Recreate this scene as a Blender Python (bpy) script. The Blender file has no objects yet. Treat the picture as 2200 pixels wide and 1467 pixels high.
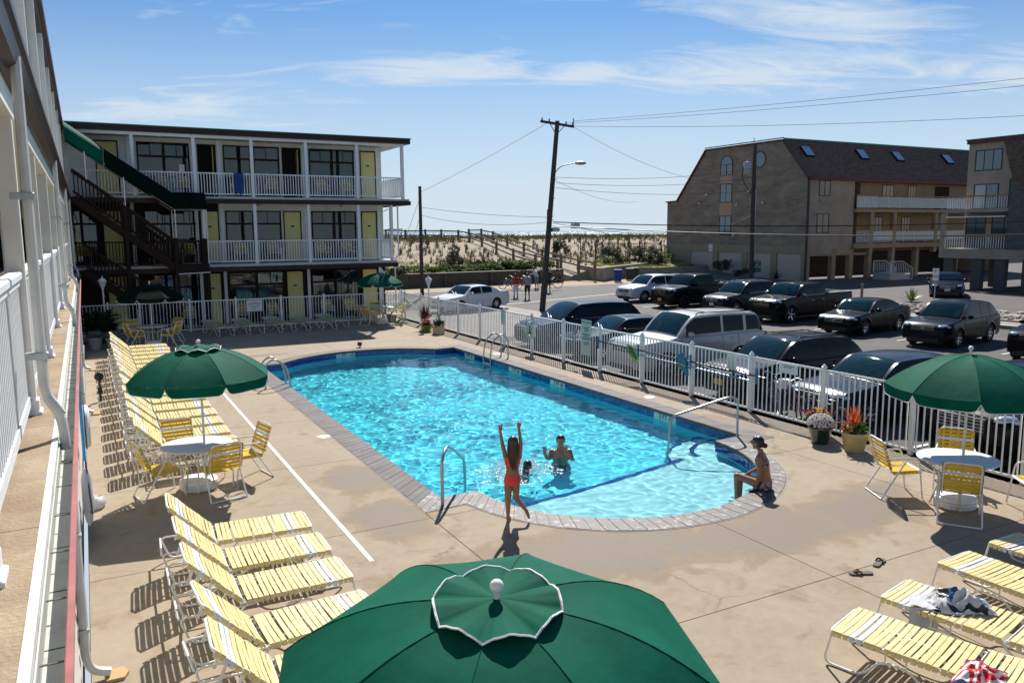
import bpy, bmesh, math, random
from mathutils import Vector, Matrix, noise
from math import sin, cos, pi, radians as R, hypot, atan2, sqrt
random.seed(11)
S = bpy.context.scene
COL = S.collection

# ---------------------------------------------------------------- camera
PIT, YAW, ROL = R(7.91), R(28.1), R(0.39)
fw = Vector((sin(YAW)*cos(PIT), cos(YAW)*cos(PIT), -sin(PIT)))
r0 = Vector((cos(YAW), -sin(YAW), 0)); u0 = Vector((sin(YAW)*sin(PIT), cos(YAW)*sin(PIT), cos(PIT)))
rt = r0*cos(ROL) - u0*sin(ROL); up = u0*cos(ROL) + r0*sin(ROL)
cam = bpy.data.cameras.new('camera'); camo = bpy.data.objects.new('camera', cam); COL.objects.link(camo)
cam.sensor_width = 36; cam.lens = 28.0; cam.clip_start = .05; cam.clip_end = 20000
cm = Matrix((rt, up, -fw)).transposed().to_4x4(); cm.translation = Vector((0, 0, 4.1)); camo.matrix_world = cm
S.camera = camo

# ---------------------------------------------------------------- world and sun
SUN_EL, SUN_AZ = R(43.5), R(31.0)          # azimuth clockwise from +Y
WISPS = [(1.9, 1.65, .6, .2, -20), (2.05, 2.10, .85, .38, -35), (1.10, 2.62, .65, .28, -25), (1.55, 2.42, .35, .2, -30), (2.7, 1.6, .5, .4, -40), (.45, 3.3, 1.0, .5, -22), (2.6, 3.9, 2.4, 1.2, -28)]
w = bpy.data.worlds.new('World'); S.world = w; w.use_nodes = True
nt = w.node_tree; N = nt.nodes; Lk = nt.links
bg = N['Background']
sky = N.new('ShaderNodeTexSky'); sky.sky_type = 'NISHITA'; sky.sun_disc = False
sky.sun_elevation = SUN_EL; sky.sun_rotation = SUN_AZ
sky.altitude = 0; sky.air_density = 1.0; sky.dust_density = 0.35; sky.ozone_density = 4.0
tc = N.new('ShaderNodeTexCoord'); sp = N.new('ShaderNodeSeparateXYZ'); Lk.new(tc.outputs['Generated'], sp.inputs[0])
zz = N.new('ShaderNodeMath'); zz.operation = 'ADD'; zz.inputs[1].default_value = .16; Lk.new(sp.outputs[2], zz.inputs[0])
zm = N.new('ShaderNodeMath'); zm.operation = 'MAXIMUM'; zm.inputs[1].default_value = .05; Lk.new(zz.outputs[0], zm.inputs[0])
dv = N.new('ShaderNodeVectorMath'); dv.operation = 'DIVIDE'
cb = N.new('ShaderNodeCombineXYZ')
for k in range(3): Lk.new(zm.outputs[0], cb.inputs[k])
Lk.new(tc.outputs['Generated'], dv.inputs[0]); Lk.new(cb.outputs[0], dv.inputs[1])
mp = N.new('ShaderNodeMapping'); mp.vector_type = 'TEXTURE'; mp.inputs['Rotation'].default_value = (0, 0, R(-22)); mp.inputs['Scale'].default_value = (1.25, .42, 1); mp.inputs['Location'].default_value = (.4, .2, 0)
Lk.new(dv.outputs[0], mp.inputs[0])
n1 = N.new('ShaderNodeTexNoise'); n1.inputs['Scale'].default_value = 2.1; n1.inputs['Detail'].default_value = 10; n1.inputs['Roughness'].default_value = .66; n1.inputs['Distortion'].default_value = 1.6
Lk.new(mp.outputs[0], n1.inputs['Vector'])
# where the wisps gather on the dome (positions in the projected cloud layer)
def wisp(cx, cy, rx, ry, rot):
    m_ = N.new('ShaderNodeMapping'); m_.vector_type = 'TEXTURE'; m_.inputs['Location'].default_value = (cx, cy, 0); m_.inputs['Rotation'].default_value = (0, 0, R(rot)); m_.inputs['Scale'].default_value = (rx, ry, 1)
    f_ = N.new('ShaderNodeVectorMath'); f_.operation = 'MULTIPLY'; f_.inputs[1].default_value = (1, 1, 0); Lk.new(dv.outputs[0], f_.inputs[0]); Lk.new(f_.outputs[0], m_.inputs[0])
    g_ = N.new('ShaderNodeTexGradient'); g_.gradient_type = 'SPHERICAL'; Lk.new(m_.outputs[0], g_.inputs[0]); return g_.outputs['Fac']
acc = None
for q in WISPS:
    o_ = wisp(*q)
    if acc is None: acc = o_
    else: a_ = N.new('ShaderNodeMath'); a_.operation = 'MAXIMUM'; Lk.new(acc, a_.inputs[0]); Lk.new(o_, a_.inputs[1]); acc = a_.outputs[0]
wsum = N.new('ShaderNodeMath'); wsum.operation = 'MULTIPLY_ADD'; wsum.inputs[1].default_value = .46; Lk.new(acc, wsum.inputs[0]); Lk.new(n1.outputs['Fac'], wsum.inputs[2])
cr = N.new('ShaderNodeValToRGB'); cr.color_ramp.elements[0].position = .50; cr.color_ramp.elements[0].color = (0, 0, 0, 1)
cr.color_ramp.elements[1].position = .92; cr.color_ramp.elements[1].color = (.9, .9, .9, 1)
Lk.new(wsum.outputs[0], cr.inputs[0])
hz = N.new('ShaderNodeMapRange'); hz.inputs[1].default_value = 0.0; hz.inputs[2].default_value = .31; hz.inputs[3].default_value = .90; hz.inputs[4].default_value = .0
hz.interpolation_type = 'SMOOTHSTEP'; Lk.new(sp.outputs[2], hz.inputs[0])
mxc = N.new('ShaderNodeMath'); mxc.operation = 'MAXIMUM'; Lk.new(cr.outputs[0], mxc.inputs[0]); Lk.new(hz.outputs[0], mxc.inputs[1])
gm = N.new('ShaderNodeMixRGB'); gm.blend_type = 'MULTIPLY'; gm.inputs[0].default_value = 1; gm.inputs[2].default_value = (.52, .90, 1.18, 1)
Lk.new(sky.outputs[0], gm.inputs[1])
mx = N.new('ShaderNodeMixRGB'); mx.inputs[2].default_value = (8.6, 9.8, 11.0, 1)
Lk.new(mxc.outputs[0], mx.inputs[0]); Lk.new(gm.outputs[0], mx.inputs[1]); Lk.new(mx.outputs[0], bg.inputs[0])
bg.inputs[1].default_value = 0.054
sun = bpy.data.lights.new('sun', 'SUN'); sun.energy = 5.0; sun.angle = R(.5); sun.color = (1, .955, .88)
suno = bpy.data.objects.new('sun', sun); COL.objects.link(suno)
sdir = Vector((sin(SUN_AZ)*cos(SUN_EL), cos(SUN_AZ)*cos(SUN_EL), sin(SUN_EL)))
suno.rotation_euler = sdir.to_track_quat('Z', 'Y').to_euler(); suno.location = (20, 30, 40)
sun.cycles.is_caustics_light = True
S.view_settings.view_transform = 'Standard'; S.view_settings.look = 'None'; S.view_settings.exposure = 0.55; S.view_settings.gamma = 1.0
S.cycles.max_bounces = 8; S.cycles.transparent_max_bounces = 16; S.cycles.blur_glossy = 0.0
S.cycles.caustics_reflective = False; S.cycles.caustics_refractive = True
S.cycles.use_denoising = True; S.cycles.sample_clamp_indirect = 6.0

# ---------------------------------------------------------------- helpers
KIDS = {}
def _link(o, parent=None):
    COL.objects.link(o)
    if parent is not None:
        o.parent = parent; KIDS.setdefault(parent.name, []).append(o)
    return o
def tag(o, label=None, cat=None, group=None, kind=None):
    if label: o['label'] = label
    if cat: o['category'] = cat
    if group: o['group'] = group
    if kind: o['kind'] = kind
    return o
def thing(name, label, cat, loc=(0, 0, 0), rz=0, group=None, tilt=None):
    o = bpy.data.objects.new(name, None); COL.objects.link(o); o.location = loc
    o.rotation_euler = (tilt[0], tilt[1], rz) if tilt else (0, 0, rz)
    o.empty_display_size = .2
    return tag(o, label, cat, group)
def dup(root, loc=None, rz=None, label=None, group=None, parent=None):
    r = root.copy(); _link(r, parent)
    if loc is not None: r.location = loc
    if rz is not None: r.rotation_euler = (root.rotation_euler[0], root.rotation_euler[1], rz)
    if label: r['label'] = label
    if group: r['group'] = group
    for ch in KIDS.get(root.name, ()): dup(ch, parent=r)
    return r

class MB:
    def __init__(s): s.v = []; s.f = []; s.mi = []; s.cur = 0
    def add(s, vs, fs):
        b = len(s.v); s.v.extend([tuple(q) for q in vs])
        for f in fs: s.f.append(tuple(b+i for i in f)); s.mi.append(s.cur)
        return s
    def box(s, x0, x1, y0, y1, z0, z1):
        return s.add([(x0,y0,z0),(x1,y0,z0),(x1,y1,z0),(x0,y1,z0),(x0,y0,z1),(x1,y0,z1),(x1,y1,z1),(x0,y1,z1)],
                     [(0,3,2,1),(4,5,6,7),(0,1,5,4),(1,2,6,5),(2,3,7,6),(3,0,4,7)])
    def cbox(s, x0, x1, y0, y1, z0, z1, c=.01):
        # box with chamfered vertical edges and a chamfered top
        p = [(x0+c,y0),(x1-c,y0),(x1,y0+c),(x1,y1-c),(x1-c,y1),(x0+c,y1),(x0,y1-c),(x0,y0+c)]
        cx, cy = (x0+x1)/2, (y0+y1)/2; vs = []
        sx = 1-2*c/max(1e-6, (x1-x0)); sy = 1-2*c/max(1e-6, (y1-y0))
        for z in (z0, z1-c): vs += [(a, b, z) for a, b in p]
        vs += [(cx+(a-cx)*sx, cy+(b-cy)*sy, z1) for a, b in p]
        fs = [tuple(range(7, -1, -1)), tuple(range(16, 24))]
        for r in range(2):
            for i in range(8): j = (i+1) % 8; fs.append((r*8+i, r*8+j, r*8+8+j, r*8+8+i))
        return s.add(vs, fs)
    def bar(s, p, q, w, h, upv=(0, 0, 1)):
        p = Vector(p); q = Vector(q); d = (q-p).normalized(); u = Vector(upv)
        if abs(d.dot(u)) > .99: u = Vector((0, 1, 0))
        a = d.cross(u).normalized()*w/2; b = a.cross(d).normalized()*h/2
        vs = [p-a-b, p+a-b, p+a+b, p-a+b, q-a-b, q+a-b, q+a+b, q-a+b]
        return s.add(vs, [(0,1,2,3),(7,6,5,4),(0,4,5,1),(1,5,6,2),(2,6,7,3),(3,7,4,0)])
    def tube(s, pts, r, n=8, closed=False, cap=True):
        P = [Vector(p) for p in pts]; m = len(P); rr = r if hasattr(r, '__len__') else [r]*m
        vs = []; prev = None
        for i in range(m):
            if closed: d = P[(i+1) % m]-P[i-1]
            else: d = P[min(i+1, m-1)]-P[max(i-1, 0)]
            d.normalize()
            if prev is None:
                a = d.orthogonal().normalized()
            else:
                a = prev - d*prev.dot(d)
                if a.length < 1e-5: a = d.orthogonal()
                a.normalize()
            prev = a; b = d.cross(a)
            for k in range(n): t = 2*pi*k/n; vs.append(P[i]+(a*cos(t)+b*sin(t))*rr[i])
        fs = []
        for i in range(m if closed else m-1):
            j = (i+1) % m
            for k in range(n): l = (k+1) % n; fs.append((i*n+k, i*n+l, j*n+l, j*n+k))
        if cap and not closed: fs += [tuple(range(n-1, -1, -1)), tuple(range((m-1)*n, m*n))]
        return s.add(vs, fs)
    def lathe(s, prof, n=16, c=(0, 0, 0), cap=True, fx=1, fy=1):
        vs = []; m = len(prof)
        for r, z in prof:
            for k in range(n): t = 2*pi*k/n; vs.append((c[0]+r*cos(t)*fx, c[1]+r*sin(t)*fy, c[2]+z))
        fs = []
        for i in range(m-1):
            for k in range(n): l = (k+1) % n; fs.append((i*n+k, i*n+l, (i+1)*n+l, (i+1)*n+k))
        if cap: fs += [tuple(range(n-1, -1, -1)), tuple(range((m-1)*n, m*n))]
        return s.add(vs, fs)
    def cyl(s, c, r, h, n=16): return s.lathe([(r, 0), (r, h)], n, c)
    def ball(s, c, r, n=10, m=7):
        rx, ry, rz = r if hasattr(r, '__len__') else (r, r, r)
        vs = []
        for i in range(1, m):
            a = pi*i/m
            for k in range(n): t = 2*pi*k/n; vs.append((c[0]+rx*sin(a)*cos(t), c[1]+ry*sin(a)*sin(t), c[2]+rz*cos(a)))
        vs += [(c[0], c[1], c[2]+rz), (c[0], c[1], c[2]-rz)]; T = len(vs)-2; fs = []
        for i in range(m-2):
            for k in range(n): l = (k+1) % n; fs.append((i*n+k, (i+1)*n+k, (i+1)*n+l, i*n+l))
        for k in range(n): l = (k+1) % n; fs.append((T, k, l)); fs.append((T+1, (m-2)*n+l, (m-2)*n+k))
        return s.add(vs, fs)
    def prism(s, poly, z0, z1, axis='z'):
        n = len(poly)
        def P(a, b, c):
            return {'z': (a, b, c), 'y': (a, c, b), 'x': (c, a, b)}[axis]
        vs = [P(a, b, z0) for a, b in poly]+[P(a, b, z1) for a, b in poly]
        return s.add(vs, [tuple(range(n-1, -1, -1)), tuple(range(n, 2*n))]+[(i, (i+1) % n, n+(i+1) % n, n+i) for i in range(n)])
    def grid(s, fn, nu, nv):
        vs = [fn(i/nu, j/nv) for j in range(nv+1) for i in range(nu+1)]
        return s.add(vs, [(j*(nu+1)+i, j*(nu+1)+i+1, (j+1)*(nu+1)+i+1, (j+1)*(nu+1)+i) for j in range(nv) for i in range(nu)])
    def xf(s, M):
        s.v = [tuple(M @ Vector(q)) for q in s.v]; return s
    def mesh(s, name, mats, smooth=False, fix=True):
        me = bpy.data.meshes.new(name); me.from_pydata(s.v, [], s.f)
        for m in (mats if isinstance(mats, (list, tuple)) else [mats]): me.materials.append(m)
        if any(s.mi): me.polygons.foreach_set('material_index', s.mi)
        if fix:
            bm = bmesh.new(); bm.from_mesh(me); bmesh.ops.recalc_face_normals(bm, faces=bm.faces); bm.to_mesh(me); bm.free()
        if smooth:
            me.polygons.foreach_set('use_smooth', [True]*len(me.polygons)); me.set_sharp_from_angle(angle=R(smooth if smooth is not True else 38))
        me.update(); return me
    def build(s, name, mats, parent=None, smooth=False, label=None, cat=None, group=None, kind=None, loc=None, fix=True):
        o = bpy.data.objects.new(name, s.mesh(name, mats, smooth, fix)); _link(o, parent)
        if loc is not None: o.location = loc
        return tag(o, label, cat, group, kind)
def inst(name, me, parent, loc=(0, 0, 0), rot=None, sc=None, kind=None):
    o = bpy.data.objects.new(name, me); _link(o, parent); o.location = loc
    if rot is not None: o.rotation_euler = rot
    if sc is not None: o.scale = sc
    if kind: o['kind'] = kind
    return o
def arc(c, r, a0, a1, n, plane='xz'):
    out = []
    for i in range(n+1):
        a = R(a0+(a1-a0)*i/n)
        if plane == 'xz': out.append((c[0]+r*cos(a), c[1], c[2]+r*sin(a)))
        elif plane == 'yz': out.append((c[0], c[1]+r*cos(a), c[2]+r*sin(a)))
        else: out.append((c[0]+r*cos(a), c[1]+r*sin(a), c[2]))
    return out
def fillet(pts, r, n=4):
    P = [Vector(p) for p in pts]; out = [P[0]]
    for i in range(1, len(P)-1):
        a = (P[i-1]-P[i]); b = (P[i+1]-P[i]); rr = min(r, a.length*.49, b.length*.49)
        a.normalize(); b.normalize(); p0 = P[i]+a*rr; p2 = P[i]+b*rr
        for k in range(n+1):
            t = k/n; out.append(p0*(1-t)**2+P[i]*2*t*(1-t)+p2*t*t)
    out.append(P[-1]); return out

# ---------------------------------------------------------------- materials
MATS = {}
def mat(name, c, r=.6, metal=0, var=0, vs=6, bump=0, bs=40, spec=.5, coat=0, c2=None, sl=(.35, .65), trans=0, stretch=None, emit=None, det=6):
    if name in MATS: return MATS[name]
    m = bpy.data.materials.new(name); m.use_nodes = True; MATS[name] = m
    nt = m.node_tree; b = nt.nodes['Principled BSDF']
    b.inputs['Base Color'].default_value = (*c, 1); b.inputs['Roughness'].default_value = r; b.inputs['Metallic'].default_value = metal
    b.inputs['Specular IOR Level'].default_value = spec; b.inputs['Coat Weight'].default_value = coat; b.inputs['Coat Roughness'].default_value = .04
    tc = nt.nodes.new('ShaderNodeTexCoord'); src = tc.outputs['Object']
    if stretch:
        mp = nt.nodes.new('ShaderNodeMapping'); mp.inputs['Scale'].default_value = stretch; nt.links.new(src, mp.inputs[0]); src = mp.outputs[0]
    if var or c2:
        nz = nt.nodes.new('ShaderNodeTexNoise'); nz.inputs['Scale'].default_value = vs; nz.inputs['Detail'].default_value = det; nz.inputs['Roughness'].default_value = .62
        nt.links.new(src, nz.inputs['Vector'])
        ra = nt.nodes.new('ShaderNodeValToRGB'); e = ra.color_ramp.elements; e[0].position = sl[0]; e[1].position = sl[1]
        if c2: e[0].color = (*c, 1); e[1].color = (*c2, 1)
        else: e[0].color = (*[q*(1-var) for q in c], 1); e[1].color = (*[min(1, q*(1+var)) for q in c], 1)
        nt.links.new(nz.outputs['Fac'], ra.inputs[0]); nt.links.new(ra.outputs[0], b.inputs['Base Color'])
    if bump:
        nb = nt.nodes.new('ShaderNodeTexNoise'); nb.inputs['Scale'].default_value = bs; nb.inputs['Detail'].default_value = 5
        nt.links.new(src, nb.inputs['Vector']); bp = nt.nodes.new('ShaderNodeBump'); bp.inputs['Strength'].default_value = bump; bp.inputs['Distance'].default_value = .02
        nt.links.new(nb.outputs['Fac'], bp.inputs['Height']); nt.links.new(bp.outputs[0], b.inputs['Normal'])
    if trans:
        tl = nt.nodes.new('ShaderNodeBsdfTranslucent'); tl.inputs[0].default_value = (*[min(1, q*1.0) for q in c], 1)
        ms = nt.nodes.new('ShaderNodeMixShader'); ms.inputs[0].default_value = trans; o = nt.nodes['Material Output']
        nt.links.new(b.outputs[0], ms.inputs[1]); nt.links.new(tl.outputs[0], ms.inputs[2]); nt.links.new(ms.outputs[0], o.inputs[0])
    if emit: b.inputs['Emission Color'].default_value = (*emit[:3], 1); b.inputs['Emission Strength'].default_value = emit[3]
    return m
WHITE = mat('white_paint', (.74, .76, .78), .45, var=.06, vs=9, bump=.05)
WPOW = mat('white_powder_coat', (.80, .80, .78), .35, var=.08, vs=14)
FENCEW = mat('white_fence_aluminium', (.78, .80, .80), .38, var=.05, vs=3)
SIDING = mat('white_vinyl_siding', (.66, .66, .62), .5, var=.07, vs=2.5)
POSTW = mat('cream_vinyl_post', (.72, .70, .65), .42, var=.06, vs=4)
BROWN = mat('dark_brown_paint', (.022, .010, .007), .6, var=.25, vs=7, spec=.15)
GUTB = mat('brown_gutter', (.034, .015, .012), .35, var=.2, vs=5, spec=.2)
YDOOR = mat('yellow_door_paint', (.68, .61, .24), .5, var=.05, vs=3)
CURT = mat('white_curtain', (.36, .38, .38), .8, trans=.2)
DARK = mat('dark_interior', (.015, .014, .012), .8)
YSTR = mat('yellow_vinyl_strap', (.80, .56, .03), .42, var=.10, vs=9, trans=.28)
YPALE = mat('sun_bleached_yellow_strap', (.84, .70, .33), .42, var=.12, vs=7, trans=.2)
WSTR = mat('white_vinyl_strap', (.80, .79, .78), .4, var=.06, vs=9, trans=.25)
OLIVE = mat('pale_yellow_sling', (.50, .48, .22), .5, var=.1, vs=6, trans=.2)
CHROME = mat('stainless_rail', (.42, .43, .44), .34, 1)
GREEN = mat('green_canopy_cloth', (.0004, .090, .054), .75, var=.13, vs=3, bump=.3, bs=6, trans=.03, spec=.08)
GREEN_SHADE = mat('shade_darkened_green_cloth', (.0002, .012, .008), .85, var=.15, vs=4, bump=.1, bs=9, trans=.08, spec=.05)  # green cloth with shade put into its colour, for awning and back umbrella
TRIMW = mat('white_piping', (.8, .8, .78), .6)
CONC = mat('pale_concrete', (.36, .32, .27), .85, var=.2, vs=2.2, bump=.25, bs=60)
WOODG = mat('weathered_grey_wood', (.095, .08, .066), .85, var=.35, vs=4, stretch=(1, 1, 9), bump=.3)
WOODP = mat('creosoted_pole_wood', (.055, .045, .04), .85, var=.35, vs=5, stretch=(6, 6, .6), bump=.3)
WOODB = mat('dune_rail_wood', (.20, .145, .10), .85, var=.3, vs=5, bump=.2)
RUBBER = mat('tyre_rubber', (.012, .012, .013), .75)
BLACK = mat('black_plastic', (.012, .012, .013), .4)
STEEL = mat('galvanised_steel', (.38, .40, .41), .42, .8, var=.15, vs=8)
ALLOY = mat('alloy_rim', (.55, .56, .58), .25, .9)
CGLASS = mat('car_glass', (.004, .022, .028), .03, spec=.45); SGLASS = mat('tinted_side_glass', (.004, .010, .012), .04, spec=.2)
LENS = mat('headlight_lens', (.55, .58, .60), .08, .35, coat=1)
REDL = mat('tail_light_lens', (.35, .012, .01), .1, coat=1)
TERRA = mat('buff_planter', (.52, .42, .22), .6, var=.12, vs=5)
GLZ = mat('dark_green_glazed_pot', (.012, .035, .022), .12, coat=1)
SOIL = mat('potting_soil', (.03, .02, .013), .95)
LEAF = mat('green_leaf', (.045, .11, .018), .5, var=.4, vs=8, trans=.35)
LEAFD = mat('dark_green_leaf', (.018, .05, .014), .5, var=.4, vs=8, trans=.3)
PALMF = mat('palm_leaf', (.14, .30, .015), .4, var=.25, vs=3, trans=.5)
def wglass(name, tint, f0=.10, rough=.015, sc=2.2):
    m = bpy.data.materials.new(name); m.use_nodes = True; nt = m.node_tree; nt.nodes.clear()
    o = nt.nodes.new('ShaderNodeOutputMaterial'); t = nt.nodes.new('ShaderNodeBsdfTransparent'); t.inputs[0].default_value = (*tint, 1)
    g = nt.nodes.new('ShaderNodeBsdfGlossy'); g.inputs['Roughness'].default_value = rough; g.inputs[0].default_value = (.95, 1, 1, 1)
    f = nt.nodes.new('ShaderNodeFresnel'); f.inputs[0].default_value = sc; ms = nt.nodes.new('ShaderNodeMixShader')
    nt.links.new(f.outputs[0], ms.inputs[0]); nt.links.new(t.outputs[0], ms.inputs[1]); nt.links.new(g.outputs[0], ms.inputs[2]); nt.links.new(ms.outputs[0], o.inputs[0])
    MATS[name] = m; return m
WGLASS = wglass('window_glass', (.42, .50, .50), sc=1.6)
def text_mesh(body, size, mt, extrude=.001, align='CENTER', spacing=1.0):
    cu = bpy.data.curves.new('lettering', 'FONT'); cu.body = body; cu.size = size; cu.extrude = extrude; cu.align_x = align; cu.align_y = 'CENTER'; cu.space_line = spacing
    cu.resolution_u = 2
    o = bpy.data.objects.new('lettering_tmp', cu); COL.objects.link(o)
    dg = bpy.context.evaluated_depsgraph_get(); me = bpy.data.meshes.new_from_object(o.evaluated_get(dg)); bpy.data.objects.remove(o); bpy.data.curves.remove(cu)
    me.materials.clear(); me.materials.append(mt); me.name = 'lettering'; return me
INK = mat('black_ink', (.02, .02, .025), .5); REDINK = mat('maroon_ink', (.16, .02, .03), .5); SIGNW = mat('white_sign_face', (.72, .74, .74), .4); SIGNG = mat('pale_green_sign_face', (.50, .62, .58), .4)

# ---------------------------------------------------------------- pool geometry
PX0, PX1, PY0, PY1 = 4.6, 11.4, 11.0, 25.2
def shy(p): return (p[0], p[1]+.08*(p[0]-PX0))
def pool_outline(off=0., n=22):
    """counter-clockwise outline; off>0 grows outwards"""
    pts = []; o = off
    c = Vector((7.95, 11.05)); r = 2.70; cF = Vector((7.95, 23.0)); rF = 3.5
    pts.append((PX0-o, PY0-o))
    s0 = (c.y-(PY0-o))/(r+o); a0 = math.asin(max(-.99, min(1, s0)))
    for i in range(n+1):
        a = pi+a0+(pi-2*a0)*i/n
        pts.append((c.x+(r+o)*cos(a), c.y+(r+o)*sin(a)))
    pts.append((PX1+o, PY0-o)); pts.append((PX1+o, PY1+o))
    a1 = math.asin(min(.999, (PY1+o-cF.y)/(rF+o)))
    for i in range(n+1):
        a = a1+(pi-2*a1)*i/n
        pts.append((cF.x+(rF+o)*cos(a), cF.y+(rF+o)*sin(a)))
    pts.append((PX0-o, PY1+o))
    return [shy(p) for p in pts]
# ================================================================ GROUND, POOL, STREET
WATER_Z = -.19
def node_mat(name):
    m = bpy.data.materials.new(name); m.use_nodes = True; MATS[name] = m
    return m, m.node_tree, m.node_tree.nodes, m.node_tree.links, m.node_tree.nodes['Principled BSDF']
# deck concrete: tan, blotched, with wet patches near the shallow end
m, nt, Nn, L, b = node_mat('pool_deck_concrete'); DECKM = m
tc = Nn.new('ShaderNodeTexCoord')
def noi(sc, det=5, rough=.6, dist=0, vec=None):
    n = Nn.new('ShaderNodeTexNoise'); n.inputs['Scale'].default_value = sc; n.inputs['Detail'].default_value = det
    n.inputs['Roughness'].default_value = rough; n.inputs['Distortion'].default_value = dist; L.new(vec or tc.outputs['Object'], n.inputs['Vector']); return n
def ramp(src, p0, p1, c0, c1):
    r = Nn.new('ShaderNodeValToRGB'); e = r.color_ramp.elements; e[0].position = p0; e[1].position = p1; e[0].color = (*c0, 1); e[1].color = (*c1, 1); L.new(src, r.inputs[0]); return r.outputs[0]
def mixc(fac, a, bb, mode='MIX'):
    x = Nn.new('ShaderNodeMixRGB'); x.blend_type = mode
    if isinstance(fac, float): x.inputs[0].default_value = fac
    else: L.new(fac, x.inputs[0])
    for k, q in ((1, a), (2, bb)):
        if isinstance(q, tuple): x.inputs[k].default_value = (*q, 1)
        else: L.new(q, x.inputs[k])
    return x.outputs[0]
base = ramp(noi(.55, 8, .65, .4).outputs['Fac'], .36, .66, (.292, .234, .163), (.405, .338, .250))
base = mixc(.5, base, ramp(noi(7, 6, .7).outputs['Fac'], .3, .7, (.23, .178, .125), (.40, .32, .24)))
rust = ramp(noi(.42, 4, .6, .9).outputs['Fac'], .58, .72, (0, 0, 0), (.55, .55, .55))
base = mixc(rust, base, (.31, .19, .095))
base = mixc(ramp(noi(95, 3, .8).outputs['Fac'], .28, .42, (.55, .55, .55), (0, 0, 0)), base, (.14, .105, .075))
vo = Nn.new('ShaderNodeTexVoronoi'); vo.feature = 'DISTANCE_TO_EDGE'; vo.inputs['Scale'].default_value = .28
vd = Nn.new('ShaderNodeMixRGB'); vd.blend_type = 'ADD'; vd.inputs[0].default_value = .35; L.new(tc.outputs['Object'], vd.inputs[1]); L.new(noi(1.6, 6, .7).outputs['Color'], vd.inputs[2]); L.new(vd.outputs[0], vo.inputs['Vector'])
crk = mixc(ramp(noi(.6, 2).outputs['Fac'], .52, .56, (0, 0, 0), (1, 1, 1)), (0., 0., 0.), ramp(vo.outputs['Distance'], .0012, .0032, (.75, .75, .75), (0, 0, 0)))
base = mixc(crk, base, (.09, .065, .045))
base = mixc(ramp(noi(38, 2, .5).outputs['Fac'], .66, .70, (0, 0, 0), (.45, .45, .45)), base, (.15, .11, .075))
base = mixc(.28, base, ramp(noi(210, 2, .9).outputs['Fac'], .3, .7, (.16, .12, .085), (.52, .43, .33)))
def spot(cx, cy, rx, ry, rot=0):
    mp = Nn.new('ShaderNodeMapping'); mp.vector_type = 'TEXTURE'; mp.inputs['Location'].default_value = (cx, cy, 0); mp.inputs['Rotation'].default_value = (0, 0, R(rot)); mp.inputs['Scale'].default_value = (rx, ry, 3)
    L.new(tc.outputs['Object'], mp.inputs[0]); g = Nn.new('ShaderNodeTexGradient'); g.gradient_type = 'SPHERICAL'; L.new(mp.outputs[0], g.inputs[0]); return g.outputs['Fac']
def madd(a, bb, op='ADD'):
    x = Nn.new('ShaderNodeMath'); x.operation = op
    for k, q in ((0, a), (1, bb)):
        if isinstance(q, (float, int)): x.inputs[k].default_value = q
        else: L.new(q, x.inputs[k])
    return x.outputs[0]
sm = spot(5.6, 8.1, 2.6, 1.15, -12)
for q in ((8.0, 7.55, 2.3, 1.0, 0), (10.0, 7.6, 1.9, .9, 18), (3.65, 10.6, .75, 1.2, 0), (3.8, 12.6, .8, 1.0, 10), (11.9, 12.3, .8, 1.1, 0), (12.0, 22.6, .5, 1.0, 0), (5.0, 27.3, 1.2, .5, 0)):
    sm = madd(sm, spot(*q), 'MAXIMUM')
wn = noi(1.7, 7, .62, .6).outputs['Fac']
wet = ramp(madd(sm, madd(madd(wn, .5, 'SUBTRACT'), 1.5, 'MULTIPLY')), .14, .55, (0, 0, 0), (.78, .78, .78))
halo = ramp(madd(sm, madd(madd(wn, .5, 'SUBTRACT'), 1.5, 'MULTIPLY')), .08, .26, (0, 0, 0), (.55, .55, .55))
base = mixc(halo, base, (.25, .165, .09))
wcol = mixc(.45, mixc(1., base, (.45, .45, .47), 'MULTIPLY'), (.19, .165, .15))
base = mixc(wet, base, wcol)
L.new(base, b.inputs['Base Color'])
rr = ramp(wet, 0, 1, (.88, .88, .88), (.66, .66, .66)); L.new(rr, b.inputs['Roughness']); b.inputs['Specular IOR Level'].default_value = .3
bp = Nn.new('ShaderNodeBump'); bp.inputs['Strength'].default_value = .55; bp.inputs['Distance'].default_value = .006; L.new(noi(120, 4, .8).outputs['Fac'], bp.inputs['Height']); L.new(bp.outputs[0], b.inputs['Normal'])

def poly_minus(rect, hole_pts, z0, z1, cutter):
    mb = MB(); mb.box(rect[0], rect[1], rect[2], rect[3], z0, z1); o = mb.build('slab', DECKM)
    md = o.modifiers.new('b', 'BOOLEAN'); md.operation = 'DIFFERENCE'; md.solver = 'EXACT'; md.object = cutter
    dg = bpy.context.evaluated_depsgraph_get(); me = bpy.data.meshes.new_from_object(o.evaluated_get(dg)); bpy.data.objects.remove(o); return me
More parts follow.
